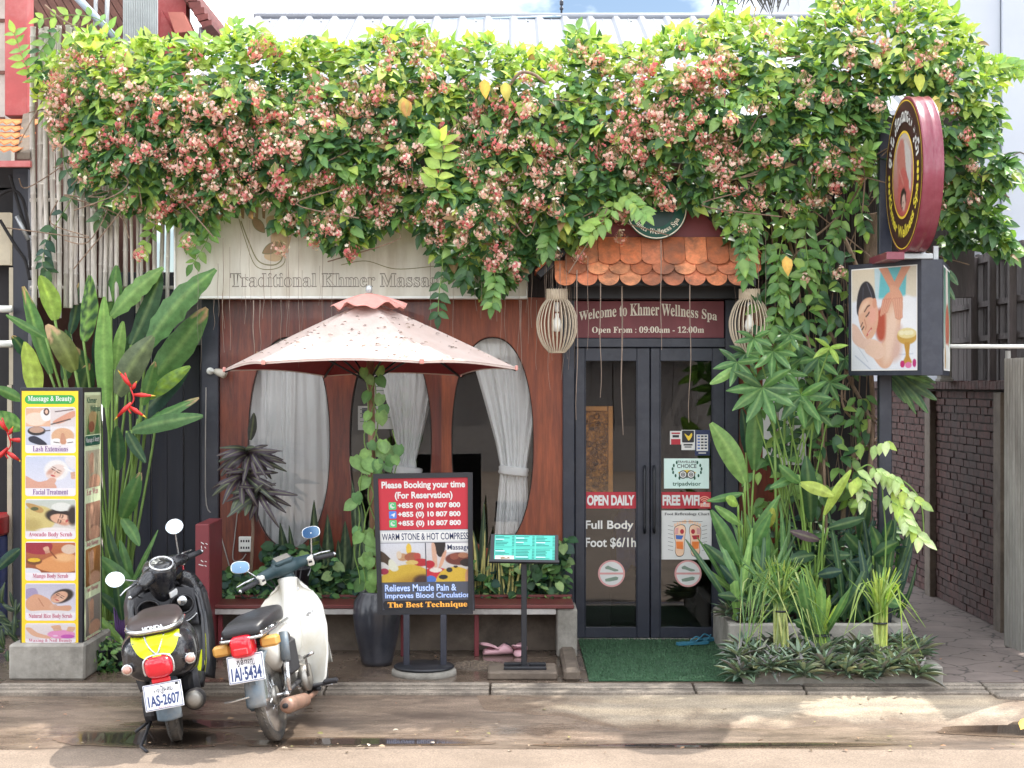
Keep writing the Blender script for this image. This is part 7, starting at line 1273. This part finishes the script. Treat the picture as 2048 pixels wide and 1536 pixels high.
def wheel(root, y, Rw, rt_, rim_r, spokes, label=None):
    c = T((0, y, Rw)) @ RY(PI/2); b = MB(); prof = [(Rw-rt_+rt_*math.cos(a), rt_*.92*math.sin(a)) for a in np.linspace(0, 2*PI, 20, endpoint=False)]; b.lathe(prof, m_tyre, c, 56, True)
    n = 64
    for k in range(n):
        a = 2*PI*k/n
        for s in (-1, 1): 
            q = Vector((s*rt_*.42, y+(Rw-.003)*math.cos(a)*.985, Rw+(Rw-.003)*math.sin(a)*.985)); t = Vector((0, -math.sin(a), math.cos(a))); b.tube([q, q+t*Rw*.055+Vector((s*rt_*.22, 0, 0))], .0055, m_tyre, 4)
    w = b.build('tyre', root, True); b = MB()
    b.lathe([(rim_r+.006, -.026), (rim_r+.010, -.02), (rim_r-.004, -.012), (rim_r-.010, 0), (rim_r-.004, .012), (rim_r+.010, .02), (rim_r+.006, .026)], m_chr if spokes else m_bmat, c, 48)
    if spokes:
        b.lathe([(.0, -.05), (.055, -.048), (.06, -.03), (.05, 0), (.06, .03), (.055, .048), (0, .05)], m_alu, c, 24)
        for k in range(18):
            for s in (-1, 1):
                a = 2*PI*(k+.25*s)/18; a2 = a+.35*(1 if k % 2 else -1); b.cyl((s*.034, y+.052*math.cos(a2), Rw+.052*math.sin(a2)), (0, y+rim_r*math.cos(a), Rw+rim_r*math.sin(a)), .0022, m_chr, n=4)
    else:
        b.lathe([(.0, -.045), (.05, -.04), (.05, .04), (0, .045)], m_bmat, c, 20)
        for k in range(5): a = 2*PI*k/5; b.tube([(0, y+.04*math.cos(a), Rw+.04*math.sin(a)), (0, y+rim_r*math.cos(a), Rw+rim_r*math.sin(a))], .022, m_bmat, 6, True, .6)
    b.build('rim', w, True)
def fender(b, y, z, r, w, a0, a1, m, th=.004, curl=.5):
    def fn(u, v): a = a0+(a1-a0)*u; x = (v*2-1); rr = r-curl*w*.5*x*x; return Vector((x*w/2, y+rr*math.cos(a), z+rr*math.sin(a)))
    b.sheet(fn, 28, 8, m, th)
def plate(root, c, w, h, tilt, city, num, tail):
    b = MB(); M = T(c) @ RX(tilt); b.box((-w/2, -.004, -h/2), (w/2, .004, h/2), m_plate, .003, M); p = Panel(M @ Vector((-w/2, -.0045, h/2)), M @ Vector((w/2, -.0045, h/2)), M @ Vector((-w/2, -.0045, -h/2)), 100, 72, b)
    for q in ([(3, 3), (97, 3), (97, 69), (3, 69), (3, 3)],): p.line(q, 1.6, m_pblue, .0008)
    p.text(city, 26, 7, 76, 30, m_ink, .001, .02); p.text(num, 9, 31, 92, 62 if tail else 66, m_pblue, .001, .03)
    if tail: p.text(tail, 34, 64, 66, 67.5, m_pred, .001); p.rect(84, 5, 92, 12, m_ink, .001)
    b.build('number_plate', root, True)
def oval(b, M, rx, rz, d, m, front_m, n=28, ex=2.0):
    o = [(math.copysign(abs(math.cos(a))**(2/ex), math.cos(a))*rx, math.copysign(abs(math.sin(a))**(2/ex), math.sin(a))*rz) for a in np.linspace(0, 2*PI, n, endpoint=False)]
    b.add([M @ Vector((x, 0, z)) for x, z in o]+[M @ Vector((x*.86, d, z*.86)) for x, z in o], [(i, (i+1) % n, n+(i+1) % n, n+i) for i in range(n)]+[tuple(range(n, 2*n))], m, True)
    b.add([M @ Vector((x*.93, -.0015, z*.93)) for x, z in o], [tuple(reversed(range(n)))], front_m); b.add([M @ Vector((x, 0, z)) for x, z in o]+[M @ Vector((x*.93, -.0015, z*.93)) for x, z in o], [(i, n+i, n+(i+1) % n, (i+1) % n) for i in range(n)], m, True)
def mirrors(root, Hm, base, tips, rx, rz, ex, sizes):
    for (bx, tp, yaw, pit, roll) in tips:
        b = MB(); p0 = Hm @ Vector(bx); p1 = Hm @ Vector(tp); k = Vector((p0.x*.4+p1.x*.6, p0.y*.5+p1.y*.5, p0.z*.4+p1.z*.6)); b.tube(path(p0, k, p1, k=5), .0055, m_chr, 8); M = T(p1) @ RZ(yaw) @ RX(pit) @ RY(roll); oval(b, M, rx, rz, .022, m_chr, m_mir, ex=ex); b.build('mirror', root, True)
def grips(root, Hm, half, z, rg, back=.06):
    for s in (-1, 1):
        b = MB(); a, e = Vector((s*(half-.13), -back*.55, z+.008)), Vector((s*half, -back, z)); b.tube([Hm @ a, Hm @ a.lerp(e, .5), Hm @ e], [rg, rg*1.06, rg], m_bmat, 14); q = e+(e-a).normalized()*.016; b.tube([Hm @ e, Hm @ q], [rg*.95, rg*.6], m_chr, 12)
        h = b.build('grip', root, True); b = MB(); b.tube([Hm @ Vector((s*(half-.14), .02, z+.012)), Hm @ Vector((s*(half-.06), .045, z)), Hm @ Vector((s*(half+.005), .03, z-.006))], [.009, .0075, .006], m_chr, 6, True, .7); b.build('brake_lever', root, True)
        b = MB(); sw = Hm @ T((s*(half-.155), -back*.35, z+.005)) @ RZ(-s*.35); b.box((-.022, -.028, -.034), (.022, .026, .03), m_cream if rg < .0165 else m_chr, .008, sw); b.box((-.012, -.034, -.006), (.012, -.027, .008), m_bmat, .002, sw); b.build('switch_housing', root, True)
# ---- white step-through motorbike
LEAN = math.radians(-11)
cub = thing('step_through_motorbike', 'old white step-through motorbike with chrome spokes and amber signals, leaning on its stand', 'motorbike', (X(556, -3.07), -3.07, zg(-1.45, -3.07)), None, None)
cub.rotation_mode = 'XYZ'; cub.rotation_euler = (0, LEAN, math.radians(-6.5))
RW = .278
wheel(cub, 0, RW, .033, .215, True); wheel(cub, 1.16, RW, .030, .215, True)
b = MB(); fender(b, 0, RW, .325, .125, math.radians(60), math.radians(182), m_fend); b.box((-.03, -.30, .39), (.03, -.26, .60), m_fend, .01); b.build('rear_fender', cub, True)
b = MB(); fender(b, 1.16, RW, .31, .12, math.radians(-10), math.radians(150), m_cream); b.build('front_fender', cub, True)
plate(cub, (0, -.365, .515), .225, .165, -.22, 'ភ្នំពេញ', '1AI·5434', None)
b = MB(); rings = []
for y, w, h in ((-.41, .050, .045), (-.40, .062, .058), (-.36, .07, .068), (-.30, .072, .07), (-.28, .066, .064)):
    rings.append([Vector((w*math.copysign(abs(math.cos(a))**.45, math.cos(a)), y, .645+h*math.copysign(abs(math.sin(a))**.45, math.sin(a)))) for a in np.linspace(0, 2*PI, 28, endpoint=False)])
b.loft(rings, m_redl); b.box((-.045, -.418, .60), (.045, -.40, .642), mat('bright_red_lens', L(236, 40, 50), .2, coat=.5), .006); b.build('tail_light', cub, True)
for s in (-1, 1): b = MB(); b.box((s*.15-.055, -.315, .58+(.02 if s < 0 else .03)), (s*.15+.055, -.235, .645+(.02 if s < 0 else .03)), m_ambl, .014); b.cyl((s*.06, -.27, .62), (s*.11, -.27, .63), .012, m_bmat, n=8); b.build('turn_signal', cub, True)
b = MB(); rings = []
for y, w, z, h in ((-.36, .10, .765, .024), (-.345, .118, .775, .036), (-.2, .128, .79, .045), (0, .128, .80, .05), (.15, .12, .795, .05), (.28, .10, .79, .055), (.36, .08, .79, .05), (.40, .05, .785, .03)):
    rings.append([Vector((w*math.copysign(abs(math.cos(a))**.6, math.cos(a)), y, z-.045+h*math.copysign(abs(math.sin(a))**.55, math.sin(a)))) for a in np.linspace(0, 2*PI, 28, endpoint=False)])
b.loft(rings, mat('black_vinyl', L(36, 36, 40), .42, var=.2, scale=10, bump=.1)); se = b.build('seat', cub, True)
b = MB(); b.tube(path((-.118, .3, .700), (-.135, 0, .700), (-.13, -.3, .692), (-.10, -.372, .690), (.10, -.372, .690), (.13, -.3, .692), (.135, 0, .700), (.118, .3, .700)), .010, m_chr, 8, True); b.build('seat_trim', se, True)
b = MB(); [b.tube(path((s*.10, .1, .69), (s*.12, -.15, .70), (s*.12, -.34, .71)), .009, m_chr, 6) for s in (-1, 1)]; [b.tube([(-.12, y, .705), (.12, y, .705)], .007, m_chr, 6) for y in (-.3, -.2, -.05)]; b.box((-.08, -.26, .60), (.08, .25, .70), m_bmat, .02); [b.cyl((s*.10, y, .69), (s*.105, y, .75), .006, m_chr, n=6) for s in (-1, 1) for y in (-.3, -.12, .1)]; b.build('rear_rack', cub, True)
# body: side covers, spine, leg shield
b = MB(); rings = []
for y, w, z0, z1 in ((-.10, .05, .58, .66), (-.04, .085, .50, .70), (.08, .11, .42, .73), (.22, .118, .38, .74), (.34, .11, .37, .72), (.44, .09, .38, .66), (.52, .06, .42, .60)):
    c_, h = (z0+z1)/2, (z1-z0)/2; rings.append([Vector((w*math.copysign(abs(math.cos(a))**.6, math.cos(a)), y, c_+h*math.copysign(abs(math.sin(a))**.6, math.sin(a)))) for a in np.linspace(0, 2*PI, 28, endpoint=False)])
b.loft(rings, m_cream); b.build('side_cover', cub, True)
b = MB(); [oval(b, T((s*.121, .22, .54)) @ RZ(s*PI/2) @ RY(s*.25), .035, .085, -.008, m_bmat, m_bmat) for s in (-1, 1)]; b.build('intake_grille', cub, True)
b = MB(); sp_ = path((0, .40, .60), (0, .55, .50), (0, .72, .56), (0, .84, .72), (0, .90, .90)); b.tube(sp_, [.075+.02*math.sin(i*.3) for i in range(len(sp_))], m_cream, 14); b.build('spine', cub, True)
def shield(u, v):
    s = (u*2-1); z = .19+.72*v; w = float(np.interp(v, [0, .08, .3, .55, .75, .9, 1], [.16, .215, .245, .25, .225, .16, .085])); y = .66+.30*v**.9-.03*math.sin(PI*v)+.0*s; y += -.13*abs(s)**1.8*(1-.55*v)+(.05*math.exp(-(s*4)**2))*-1
    return Vector((s*w, y, z-.05*abs(s)**3*(v > .85)*(v-.85)*6-.03*abs(s)**2*v))
b = MB(); b.sheet(shield, 40, 30, m_cream, .012); b.build('leg_shield', cub, True)
b = MB(); [b.tube([shield(.5+s*.5*q, .02)+Vector((0, -.012, -.01)) for q in np.linspace(.3, 1, 8)], .018, m_bmat, 6) for s in (-1, 1)]; b.build('shield_edge', cub, True)
b = MB(); b.tube([(.14, .775, .66), (.15, .735, .665)], .009, m_chr, 6); b.tube([(.128, .735, .652), (.15, .725, .672), (.175, .735, .675)], .006, m_chr, 6); b.tube([(.15, .73, .67), (.14, .725, .645)], .005, m_chr, 5); b.build('bag_hook', cub, True)
# steering head, fork, bars
STE = .5; Hm = T((0, .90, .92)) @ RX(.35) @ RZ(STE) @ T((0, 0, 0))
b = MB(); [b.tube([Hm @ Vector((s*.06, .04, -.10)), Vector((s*.055, 1.08, .42)), Vector((s*.055, 1.16, RW))], [.028, .026, .018], m_cream, 10) for s in (-1, 1)]; b.build('fork', cub, True)
b = MB(); rings = []
for x, r, dz in ((-.215, .020, .055), (-.18, .032, .058), (-.08, .040, .065), (-.075, .050, .07), (0, .055, .07), (.075, .050, .07), (.08, .040, .065), (.18, .032, .058), (.215, .020, .055)):
    rings.append([Hm @ Vector((x, r*1.15*math.cos(a), dz+r*math.sin(a))) for a in np.linspace(0, 2*PI, 18, endpoint=False)])
b.loft(rings, m_teal2); b.tube([Hm @ Vector((0, .02, .06)), Hm @ Vector((0, .0, -.10))], [.05, .055], m_teal2, 14); b.build('handlebar_cowl', cub, True)
b = MB(); [b.tube(path(Hm @ Vector((x, .03, .05)), Hm @ Vector((x*.8, .13, .02)), Hm @ Vector((x*.4, .10, -.12)), (x*.2, .93, .62), k=6), .0045, m_bmat, 5) for x in (-.22, -.15, .16, .23)]; b.build('cable', cub, True)
b = MB(); b.box((-.065, -.05, .10), (.065, .05, .14), m_teal2, .014, Hm); b.box((-.052, -.04, .139), (.052, .04, .143), mat('speedo_glass', L(140, 136, 128), .15), .004, Hm); b.build('speedometer', cub, True)
b = MB(); b.box((-.038, -.062, -.075), (.038, -.045, -.01), m_w, .004, Hm); b.box((-.042, -.066, -.095), (.042, -.05, -.08), mat('plate_white'), .003, Hm); b.build('inspection_sticker', cub, True)
grips(cub, Hm, .335, .05, .0160)
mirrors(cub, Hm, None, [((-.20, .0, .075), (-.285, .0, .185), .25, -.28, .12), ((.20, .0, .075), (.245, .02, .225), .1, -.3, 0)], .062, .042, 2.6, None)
o = [c for c in COL.objects if c.parent == cub and c.name.startswith('mirror')]
# engine, exhaust, shocks, pegs
b = MB(); b.box((-.12, .36, .20), (.12, .66, .38), m_alu, .035); b.tube([(0, .62, .33), (0, .86, .36)], [.075, .07], m_alu, 14); [b.lathe([(.082, -.006), (.086, 0), (.082, .006)], m_alu, T((0, .66+.03*k, .335)) @ RX(-PI/2), 18) for k in range(6)]; b.cyl((.10, .44, .29), (.145, .44, .29), .085, m_alu, n=22); b.cyl((-.10, .5, .29), (-.14, .5, .29), .09, m_alu, n=22); b.box((.07, .10, .36), (.135, .34, .58), m_bmat, .02); b.build('engine', cub, True)
b = MB(); b.tube(path((.05, .86, .32), (.10, .84, .20), (.125, .6, .165), (.135, .35, .17), (.14, .25, .18)), .017, m_rust, 10); b.tube([(.14, .30, .175), (.143, .24, .18), (.15, -.16, .225), (.15, -.19, .23), (.15, -.205, .232)], [.020, .044, .05, .044, .030], m_rust, 16); b.cyl((.15, -.20, .231), (.15, -.235, .235), .016, m_void, n=10); b.build('exhaust', cub, True)
for s in (-1, 1): b = MB(); b.cyl((s*.125, 0, .29), (s*.13, .05, .48), .020, m_chr, n=12); b.cyl((s*.13, .05, .47), (s*.13, .10, .64), .030, m_fend, n=12); b.build('shock_absorber', cub, True)
b = MB(); b.tube([(-.13, .02, .25), (-.13, .45, .27)], [.055, .05], m_fend, 10, True, .5); b.tube([(.10, 0, .27), (.10, .42, .29)], .016, m_bmat, 8); b.build('swing_arm', cub, True)
b = MB(); b.tube([(-.30, .52, .22), (.30, .52, .22)], .012, m_bmat, 8); [b.box((s*.26-.05, .50, .215), (s*.26+.05, .54, .245), m_bmat, .01) for s in (-1, 1)]; b.tube([(.15, .42, .30), (.17, .36, .42), (.17, .34, .44)], .009, m_chr, 6); b.tube([(.165, .34, .43), (.235, .31, .455)], .011, m_chr, 8); b.tube([(.145, .62, .2), (.24, .64, .19)], .008, m_chr, 6); b.build('foot_peg', cub, True)
b = MB(); b.tube([(-.10, .42, .20), (-.20, .36, .06), (-.235, .34, -.06)], .011, m_bmat, 8); b.box((-.27, .32, -.065), (-.2, .37, -.055), m_bmat, .003); b.build('side_stand', cub, True)
b = MB(); b.tube([(.11, -.03, .275), (.11, .03, .275)], .02, m_chr, 8); b.tube([(-.12, 0, .275), (.12, 0, .275)], .010, m_chr, 8); b.tube(path((.09, .03, .30), (.06, .2, .30), (.10, .38, .24)), .006, m_chr, 5); b.tube(path((-.02, -.34, .34), (-.12, -.34, .33), (-.19, -.3, .325)), .006, m_chr, 5); b.build('axle', cub, True)
# ---- black and yellow scooter
sc = thing('scooter', 'black retro scooter with neon yellow tail panel and round chrome speedometer', 'scooter', (X(355, -3.08), -3.08, zg(-2.1, -3.08)))
sc.rotation_euler = (0, math.radians(-9.5), math.radians(9))
RW = .218; wheel(sc, 0, RW, .045, .135, False); wheel(sc, 1.18, RW, .042, .135, False)
SEC = [(-.40, .085, .55, .60), (-.395, .12, .49, .66), (-.36, .175, .45, .715), (-.28, .215, .43, .745), (-.12, .232, .40, .755), (.05, .225, .375, .75), (.2, .205, .33, .745), (.33, .17, .30, .73), (.42, .14, .28, .68), (.46, .12, .27, .60)]
ys_ = [s[0] for s in SEC]; spn = lambda k, y: float(np.interp(y, ys_, [s[k] for s in SEC]))
def cowl(y, a, off=0):
    w, z0, z1 = spn(1, y), spn(2, y), spn(3, y); c_, h = (z0+z1)/2, (z1-z0)/2; ca, sa = math.cos(a), math.sin(a)
    x = w*math.copysign(abs(ca)**.8, ca); z = c_+h*math.copysign(abs(sa)**.75, sa); n = Vector((ca/w, -.6*max(0, (-.2-y))/.2*4, sa/h)).normalized(); return Vector((x, y, z))+n*off
yy_ = [-.40, -.398, -.39, -.38, -.36, -.33, -.28, -.2, -.12, -.04, .05, .12, .2, .27, .33, .38, .42, .46]
b = MB(); b.loft([[cowl(y, a) for a in np.linspace(0, 2*PI, 40, endpoint=False)] for y in yy_], m_bpl); b.build('body_cowl', sc, True)
# rear face details: a surface function of screen-like (x,z) on the tail
def tail(x, z):
    best = -.40
    for y in np.linspace(-.415, .1, 120):
        w, z0, z1 = spn(1, max(y, -.40)), spn(2, max(y, -.40)), spn(3, max(y, -.40)); c_, h = (z0+z1)/2, (z1-z0)/2
        if (abs(x)/w)**2.5+(abs(z-c_)/h)**2.67 <= 1: best = y; break
    else: best = -.2
    return best
def patch(b, out, m, off=.004, rings=7):
    cxp = sum(p[0] for p in out)/len(out); czp = sum(p[1] for p in out)/len(out); n = len(out); vs = []; 
    for i in range(rings+1):
        t = i/rings
        for (x, z) in out: xx, zz = cxp+(x-cxp)*t, czp+(z-czp)*t; vs.append(Vector((xx, tail(xx, zz)-off-(.003 if t < .93 else 0), zz+ (.002 if t < .93 else 0))))
    b.add(vs, [(i*n+j, i*n+(j+1) % n, (i+1)*n+(j+1) % n, (i+1)*n+j) for i in range(rings) for j in range(n)], m, True)
b = MB(); patch(b, crm([(-.135, .728), (0, .735), (.135, .728), (.128, .66), (.085, .60), (.0, .588), (-.085, .60), (-.128, .66)], 4), m_neon, .008); b.build('tail_panel', sc, True)
b = MB(); rings = []
for y, k in ((-.462, .35), (-.455, .7), (-.44, .9), (-.42, 1), (-.37, 1.02)):
    rings.append([Vector((.082*k*math.copysign(abs(math.cos(a))**.7, math.cos(a)), y, .535+.066*k*math.copysign(abs(math.sin(a))**.7, math.sin(a))+.01*(1-k))) for a in np.linspace(0, 2*PI, 30, endpoint=False)])
b.loft(rings, m_redl); tlo = b.build('tail_light', sc, True)
b = MB(); b.tube([Vector((.087*math.copysign(abs(math.cos(a))**.7, math.cos(a)), -.415, .537+.07*math.copysign(abs(math.sin(a))**.7, math.sin(a)))) for a in np.linspace(-.5, PI+.5, 30)], .008, m_chr, 6); b.build('chrome_surround', tlo, True)
b = MB(); b.box((-.055, -.415, .440), (.055, -.38, .470), m_redl, .006); b.build('reflector', sc, True)
b = MB(); rings = []
for k in range(13):
    a = PI*k/12; rings.append((.125*math.cos(a), -.38+.02*math.sin(a)))
b.tube(path((-.165, -.12, .765), (-.155, -.30, .758), (-.09, -.405, .752), (0, -.425, .752), (.09, -.405, .752), (.155, -.30, .758), (.165, -.12, .765)), .014, m_chr, 8, True, 1.0); b.build('grab_rail', sc, True)
b = MB(); b.tube(path((-.06, tail(-.05, .715)-.012, .722), (-.04, -.40, .66), (0, -.412, .612), (.03, -.40, .66), (.06, tail(.05, .72)-.012, .726)), .006, m_chr, 6); b.build('badge_trim', sc, True)
b = MB(); rings = []
for y, w, z, h in ((-.37, .09, .772, .02), (-.35, .135, .78, .032), (-.24, .165, .795, .05), (-.05, .165, .80, .055), (.12, .15, .79, .05), (.28, .13, .79, .05), (.40, .10, .78, .045), (.46, .06, .765, .02)):
    rings.append([Vector((w*math.copysign(abs(math.cos(a))**.6, math.cos(a)), y, z-.035+h*math.copysign(abs(math.sin(a))**.6, math.sin(a)))) for a in np.linspace(0, 2*PI, 30, endpoint=False)])
b.loft(rings, mat('brown_black_vinyl', L(52, 42, 42), .4, var=.2, scale=10)); se = b.build('seat', sc, True)
b = MB(); b.tube(path((-.165, .05, 0.750), (-.168, -.2, 0.755), (-.12, -.345, 0.747), (0, -.375, 0.743), (.12, -.345, 0.747), (.168, -.2, 0.755), (.165, .05, 0.750)), .005, mat('red_piping', L(150, 60, 60), .5), 5); b.build('piping', se, True)
b = MB(); p = Panel((-.07, -.366, .776), (.07, -.366, .776), (-.07, -.38, .748), 100, 20, b); p.text('HONDA', 6, 2, 94, 17, m_chr, .006, .04); b.build('lettering', se, True)
for s in (-1, 1):
    b = MB(); c_ = Vector((s*.185, tail(s*.175, .55)-.02, .545)); b.ball(c_, (.030, .034, .026), m_smok, 14, 8); b.lathe([(.026, -.03), (.034, 0), (.033, .012), (.026, .014)], m_chr, T(c_) @ RX(PI/2), 18); b.build('turn_signal', sc, True)
b = MB(); p = Panel((.12, -.36, .56), (.235, -.20, .565), (.12, -.36, .535), 100, 20, b); p.text('giomo', 40, 0, 100, 20, m_chr, .012, .03, slant=.3) if 0 else [p.line([(45+10*k, 4+4*(k % 2)), (52+10*k, 14-5*(k % 2))], 3.5, m_chr, .016) for k in range(5)]; b.build('side_badge', sc, True)
plate(sc, (0, -.435, .365), .225, .155, -.28, 'សៀមរាប', '1AS-2607', 'ROYAL')
b = MB(); fender(b, 0, RW, .275, .15, math.radians(120), math.radians(188), m_fend, .005); b.box((-.035, -.42, .30), (.035, -.30, .44), m_bmat, .01); b.build('rear_fender', sc, True)
b = MB(); b.box((-.16, -.12, .16), (-.06, .44, .30), m_bmat, .04); b.cyl((-.165, .0, .23), (-.06, .0, .23), .085, m_bmat, n=20); b.cyl((-.165, .34, .24), (-.06, .34, .24), .08, m_bmat, n=20); b.cyl((.06, .3, .26), (.17, .3, .26), .11, mat('engine_grey', L(84, 84, 88), .55, metal=.3, var=.25, scale=10), n=26); b.box((.05, .16, .24), (.14, .44, .4), m_bmat, .03); b.build('engine', sc, True)
b = MB(); b.tube([(.13, .42, .20), (.135, .18, .205), (.15, .10, .22), (.155, -.16, .26), (.155, -.20, .265)], [.018, .03, .062, .066, .05], mat('dark_muffler', L(78, 76, 78), .4, metal=.4, var=.25), 18); b.lathe([(.05, .0), (.056, .004), (.03, .012), (0, .012)], m_alu, T((.155, -.20, .265)) @ RX(PI/2), 18); b.build('exhaust', sc, True)
for s in (-1,): b = MB(); b.cyl((s*.12, -.02, .26), (s*.13, -.08, .50), .026, m_bmat, n=10); b.build('shock_absorber', sc, True)
# floor and leg shield with glove pockets
b = MB(); b.sheet(lambda u, v: Vector(((u*2-1)*.19, .36+.50*v, .285+.02*math.cos((u*2-1)*3)*.3)), 16, 10, m_bmat, .05); b.build('floor_board', sc, True)
def leg(u, v):
    s = u*2-1; z = .25+.63*v; w = float(np.interp(v, [0, .12, .35, .6, .8, .93, 1], [.17, .195, .215, .225, .215, .17, .11])); y = .80+.17*v-.12*abs(s)**2.2*(1-.35*v)+.02*math.sin(PI*v); return Vector((s*w, y, z-.05*abs(s)**3*max(0, v-.8)*4))
b = MB(); b.sheet(leg, 36, 30, m_bpl, .10); b.tube([leg(u, v)+Vector((0, -.006, 0)) for u, v in [(0, q) for q in np.linspace(.02, .92, 14)]+[(q, 1) for q in np.linspace(.12, .88, 12)]+[(1, q) for q in np.linspace(.92, .02, 14)]], .013, m_bpl, 8); b.build('leg_shield', sc, True)
b = MB()
def inner(u, v): s = u*2-1; return Vector((s*.20, .855+.06*v-.03*abs(s)**2-.035, .60+.24*v-.03*abs(s)**2))
b.sheet(inner, 20, 12, m_bmat, .02)
for s in (-1, 1): b.lathe([(.062, 0), (.07, .012), (.078, .004)], m_bpl, T((s*.11, .825, .72)) @ RX(PI/2) @ Matrix.Diagonal((1.05, .9, 1, 1)), 24); b.lathe([(0, -.002), (.063, .001)], m_void, T((s*.11, .822, .72)) @ RX(PI/2) @ Matrix.Diagonal((1.05, .9, 1, 1)), 24)
b.lathe([(0, .014), (.022, .012), (.03, .004), (.036, .0)], m_chr, T((.115, .81, .745)) @ RX(PI/2), 18); b.tube(path((-.2, .79, .63), (-.1, .81, .60), (.08, .81, .60), (.2, .78, .655)), .012, m_smok if 0 else m_bpl, 8); b.tube(path((.08, .795, .60), (.15, .785, .615), (.2, .77, .65)), .006, m_chr, 6); b.box((-.015, .79, .655), (.02, .81, .69), m_chr, .004); b.build('glove_box', sc, True)
b = MB(); [b.sheet(lambda u, v, s=s: leg(.5+s*(.5-.14*u*(1-v*.6)), .03+.22*v)+Vector((s*.006, -.016, 0)), 6, 10, m_neon, .004) for s in (-1, 1)]; [b.tube([leg(.5+s*.49, q)+Vector((s*.008, -.004, 0)) for q in np.linspace(.03, .40, 10)], .012, m_neon, 6) for s in (1,)]; b.build('yellow_stripe', sc, True)
Hm = T((0, .88, .90)) @ RX(.36) @ RZ(.80)
b = MB(); rings = []
for z, rx_, ry_ in ((-.13, .075, .07), (-.08, .085, .08), (-.02, .10, .095), (.05, .12, .11), (.10, .115, .11), (.125, .095, .095), (.135, .05, .05)):
    rings.append([Hm @ Vector((rx_*math.cos(a), ry_*math.sin(a), z)) for a in np.linspace(0, 2*PI, 28, endpoint=False)])
b.loft(rings, m_bpl)
for s in (-1, 1): b.tube([Hm @ Vector((s*.06, 0, .075)), Hm @ Vector((s*.13, -.015, .075)), Hm @ Vector((s*.20, -.03, .065)), Hm @ Vector((s*.225, -.035, .062))], [.058, .048, .036, .024], m_bpl, 14)
b.build('handlebar_cowl', sc, True)
b = MB(); [b.tube(path(Hm @ Vector((x, .0, .05)), Hm @ Vector((x*.9, .06, -.04)), Hm @ Vector((x*.5, .06, -.12)), (x*.2, .92, .66), k=6), .0045, m_bmat, 5) for x in (-.20, .18, .22)]; b.tube(path(Hm @ Vector((.20, -.01, .02)), Hm @ Vector((.17, -.03, -.05)), Hm @ Vector((.12, -.04, -.06)), k=5), .006, m_redl, 5); b.build('cable', sc, True)
b = MB(); [b.tube([cowl(y, a, .0005) for y in np.linspace(-.39, .44, 24)], .0028, m_void, 4) for a in (-.12, PI+.12)]; b.tube([cowl(-.2, a, .0005) for a in np.linspace(.9, -1.2, 16)], .0025, m_void, 4); b.build('panel_seam', sc, True)
b = MB(); D_ = Hm @ T((0, -.03, .118)) @ RX(.22); b.lathe([(.068, .0), (.082, .0), (.084, .012), (.078, .02), (.068, .016)], m_chr, D_, 36, True); b.lathe([(0, .012), (.069, .012)], mat('dial_face', L(206, 206, 196), .3), D_, 28); b.lathe([(0, .016), (.026, .016), (.028, .0125)], m_bmat, D_, 20); b.lathe([(0, .0175), (.014, .0175)], mat('dial_face'), D_, 16); [b.box((-.0015, .045, .0125), (.0015, .062, .014), m_ink, 0, D_ @ RZ(k*PI/6)) for k in range(12)]; b.build('speedometer', sc, True)
b = MB(); b.box((-.035, -.088, -.115), (.035, -.072, -.075), m_w, .004, Hm @ RX(-.12)); b.build('inspection_sticker', sc, True)
grips(sc, Hm, .335, .055, .0175)
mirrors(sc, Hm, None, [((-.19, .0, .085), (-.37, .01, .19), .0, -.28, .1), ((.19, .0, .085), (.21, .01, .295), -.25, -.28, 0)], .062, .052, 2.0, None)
b = MB(); fender(b, 1.18, RW, .262, .14, math.radians(-10), math.radians(170), m_bpl); [b.tube([(s*.07, 1.02, .62), (s*.075, 1.18, RW)], .022, m_bmat, 8) for s in (-1, 1)]; b.build('front_fork', sc, True)
b = MB(); b.tube([(-.12, .36, .18), (-.21, .30, .03), (-.245, .28, -.045)], .011, m_bmat, 8); b.build('side_stand', sc, True)
b = MB(); b.tube([(-.13, -.02, .16), (-.20, -.22, .05), (-.16, -.30, .03)], .010, m_bmat, 8); b.tube([(-.15, .05, .14), (-.24, .0, .10)], .010, m_bmat, 8); b.build('centre_stand', sc, True)
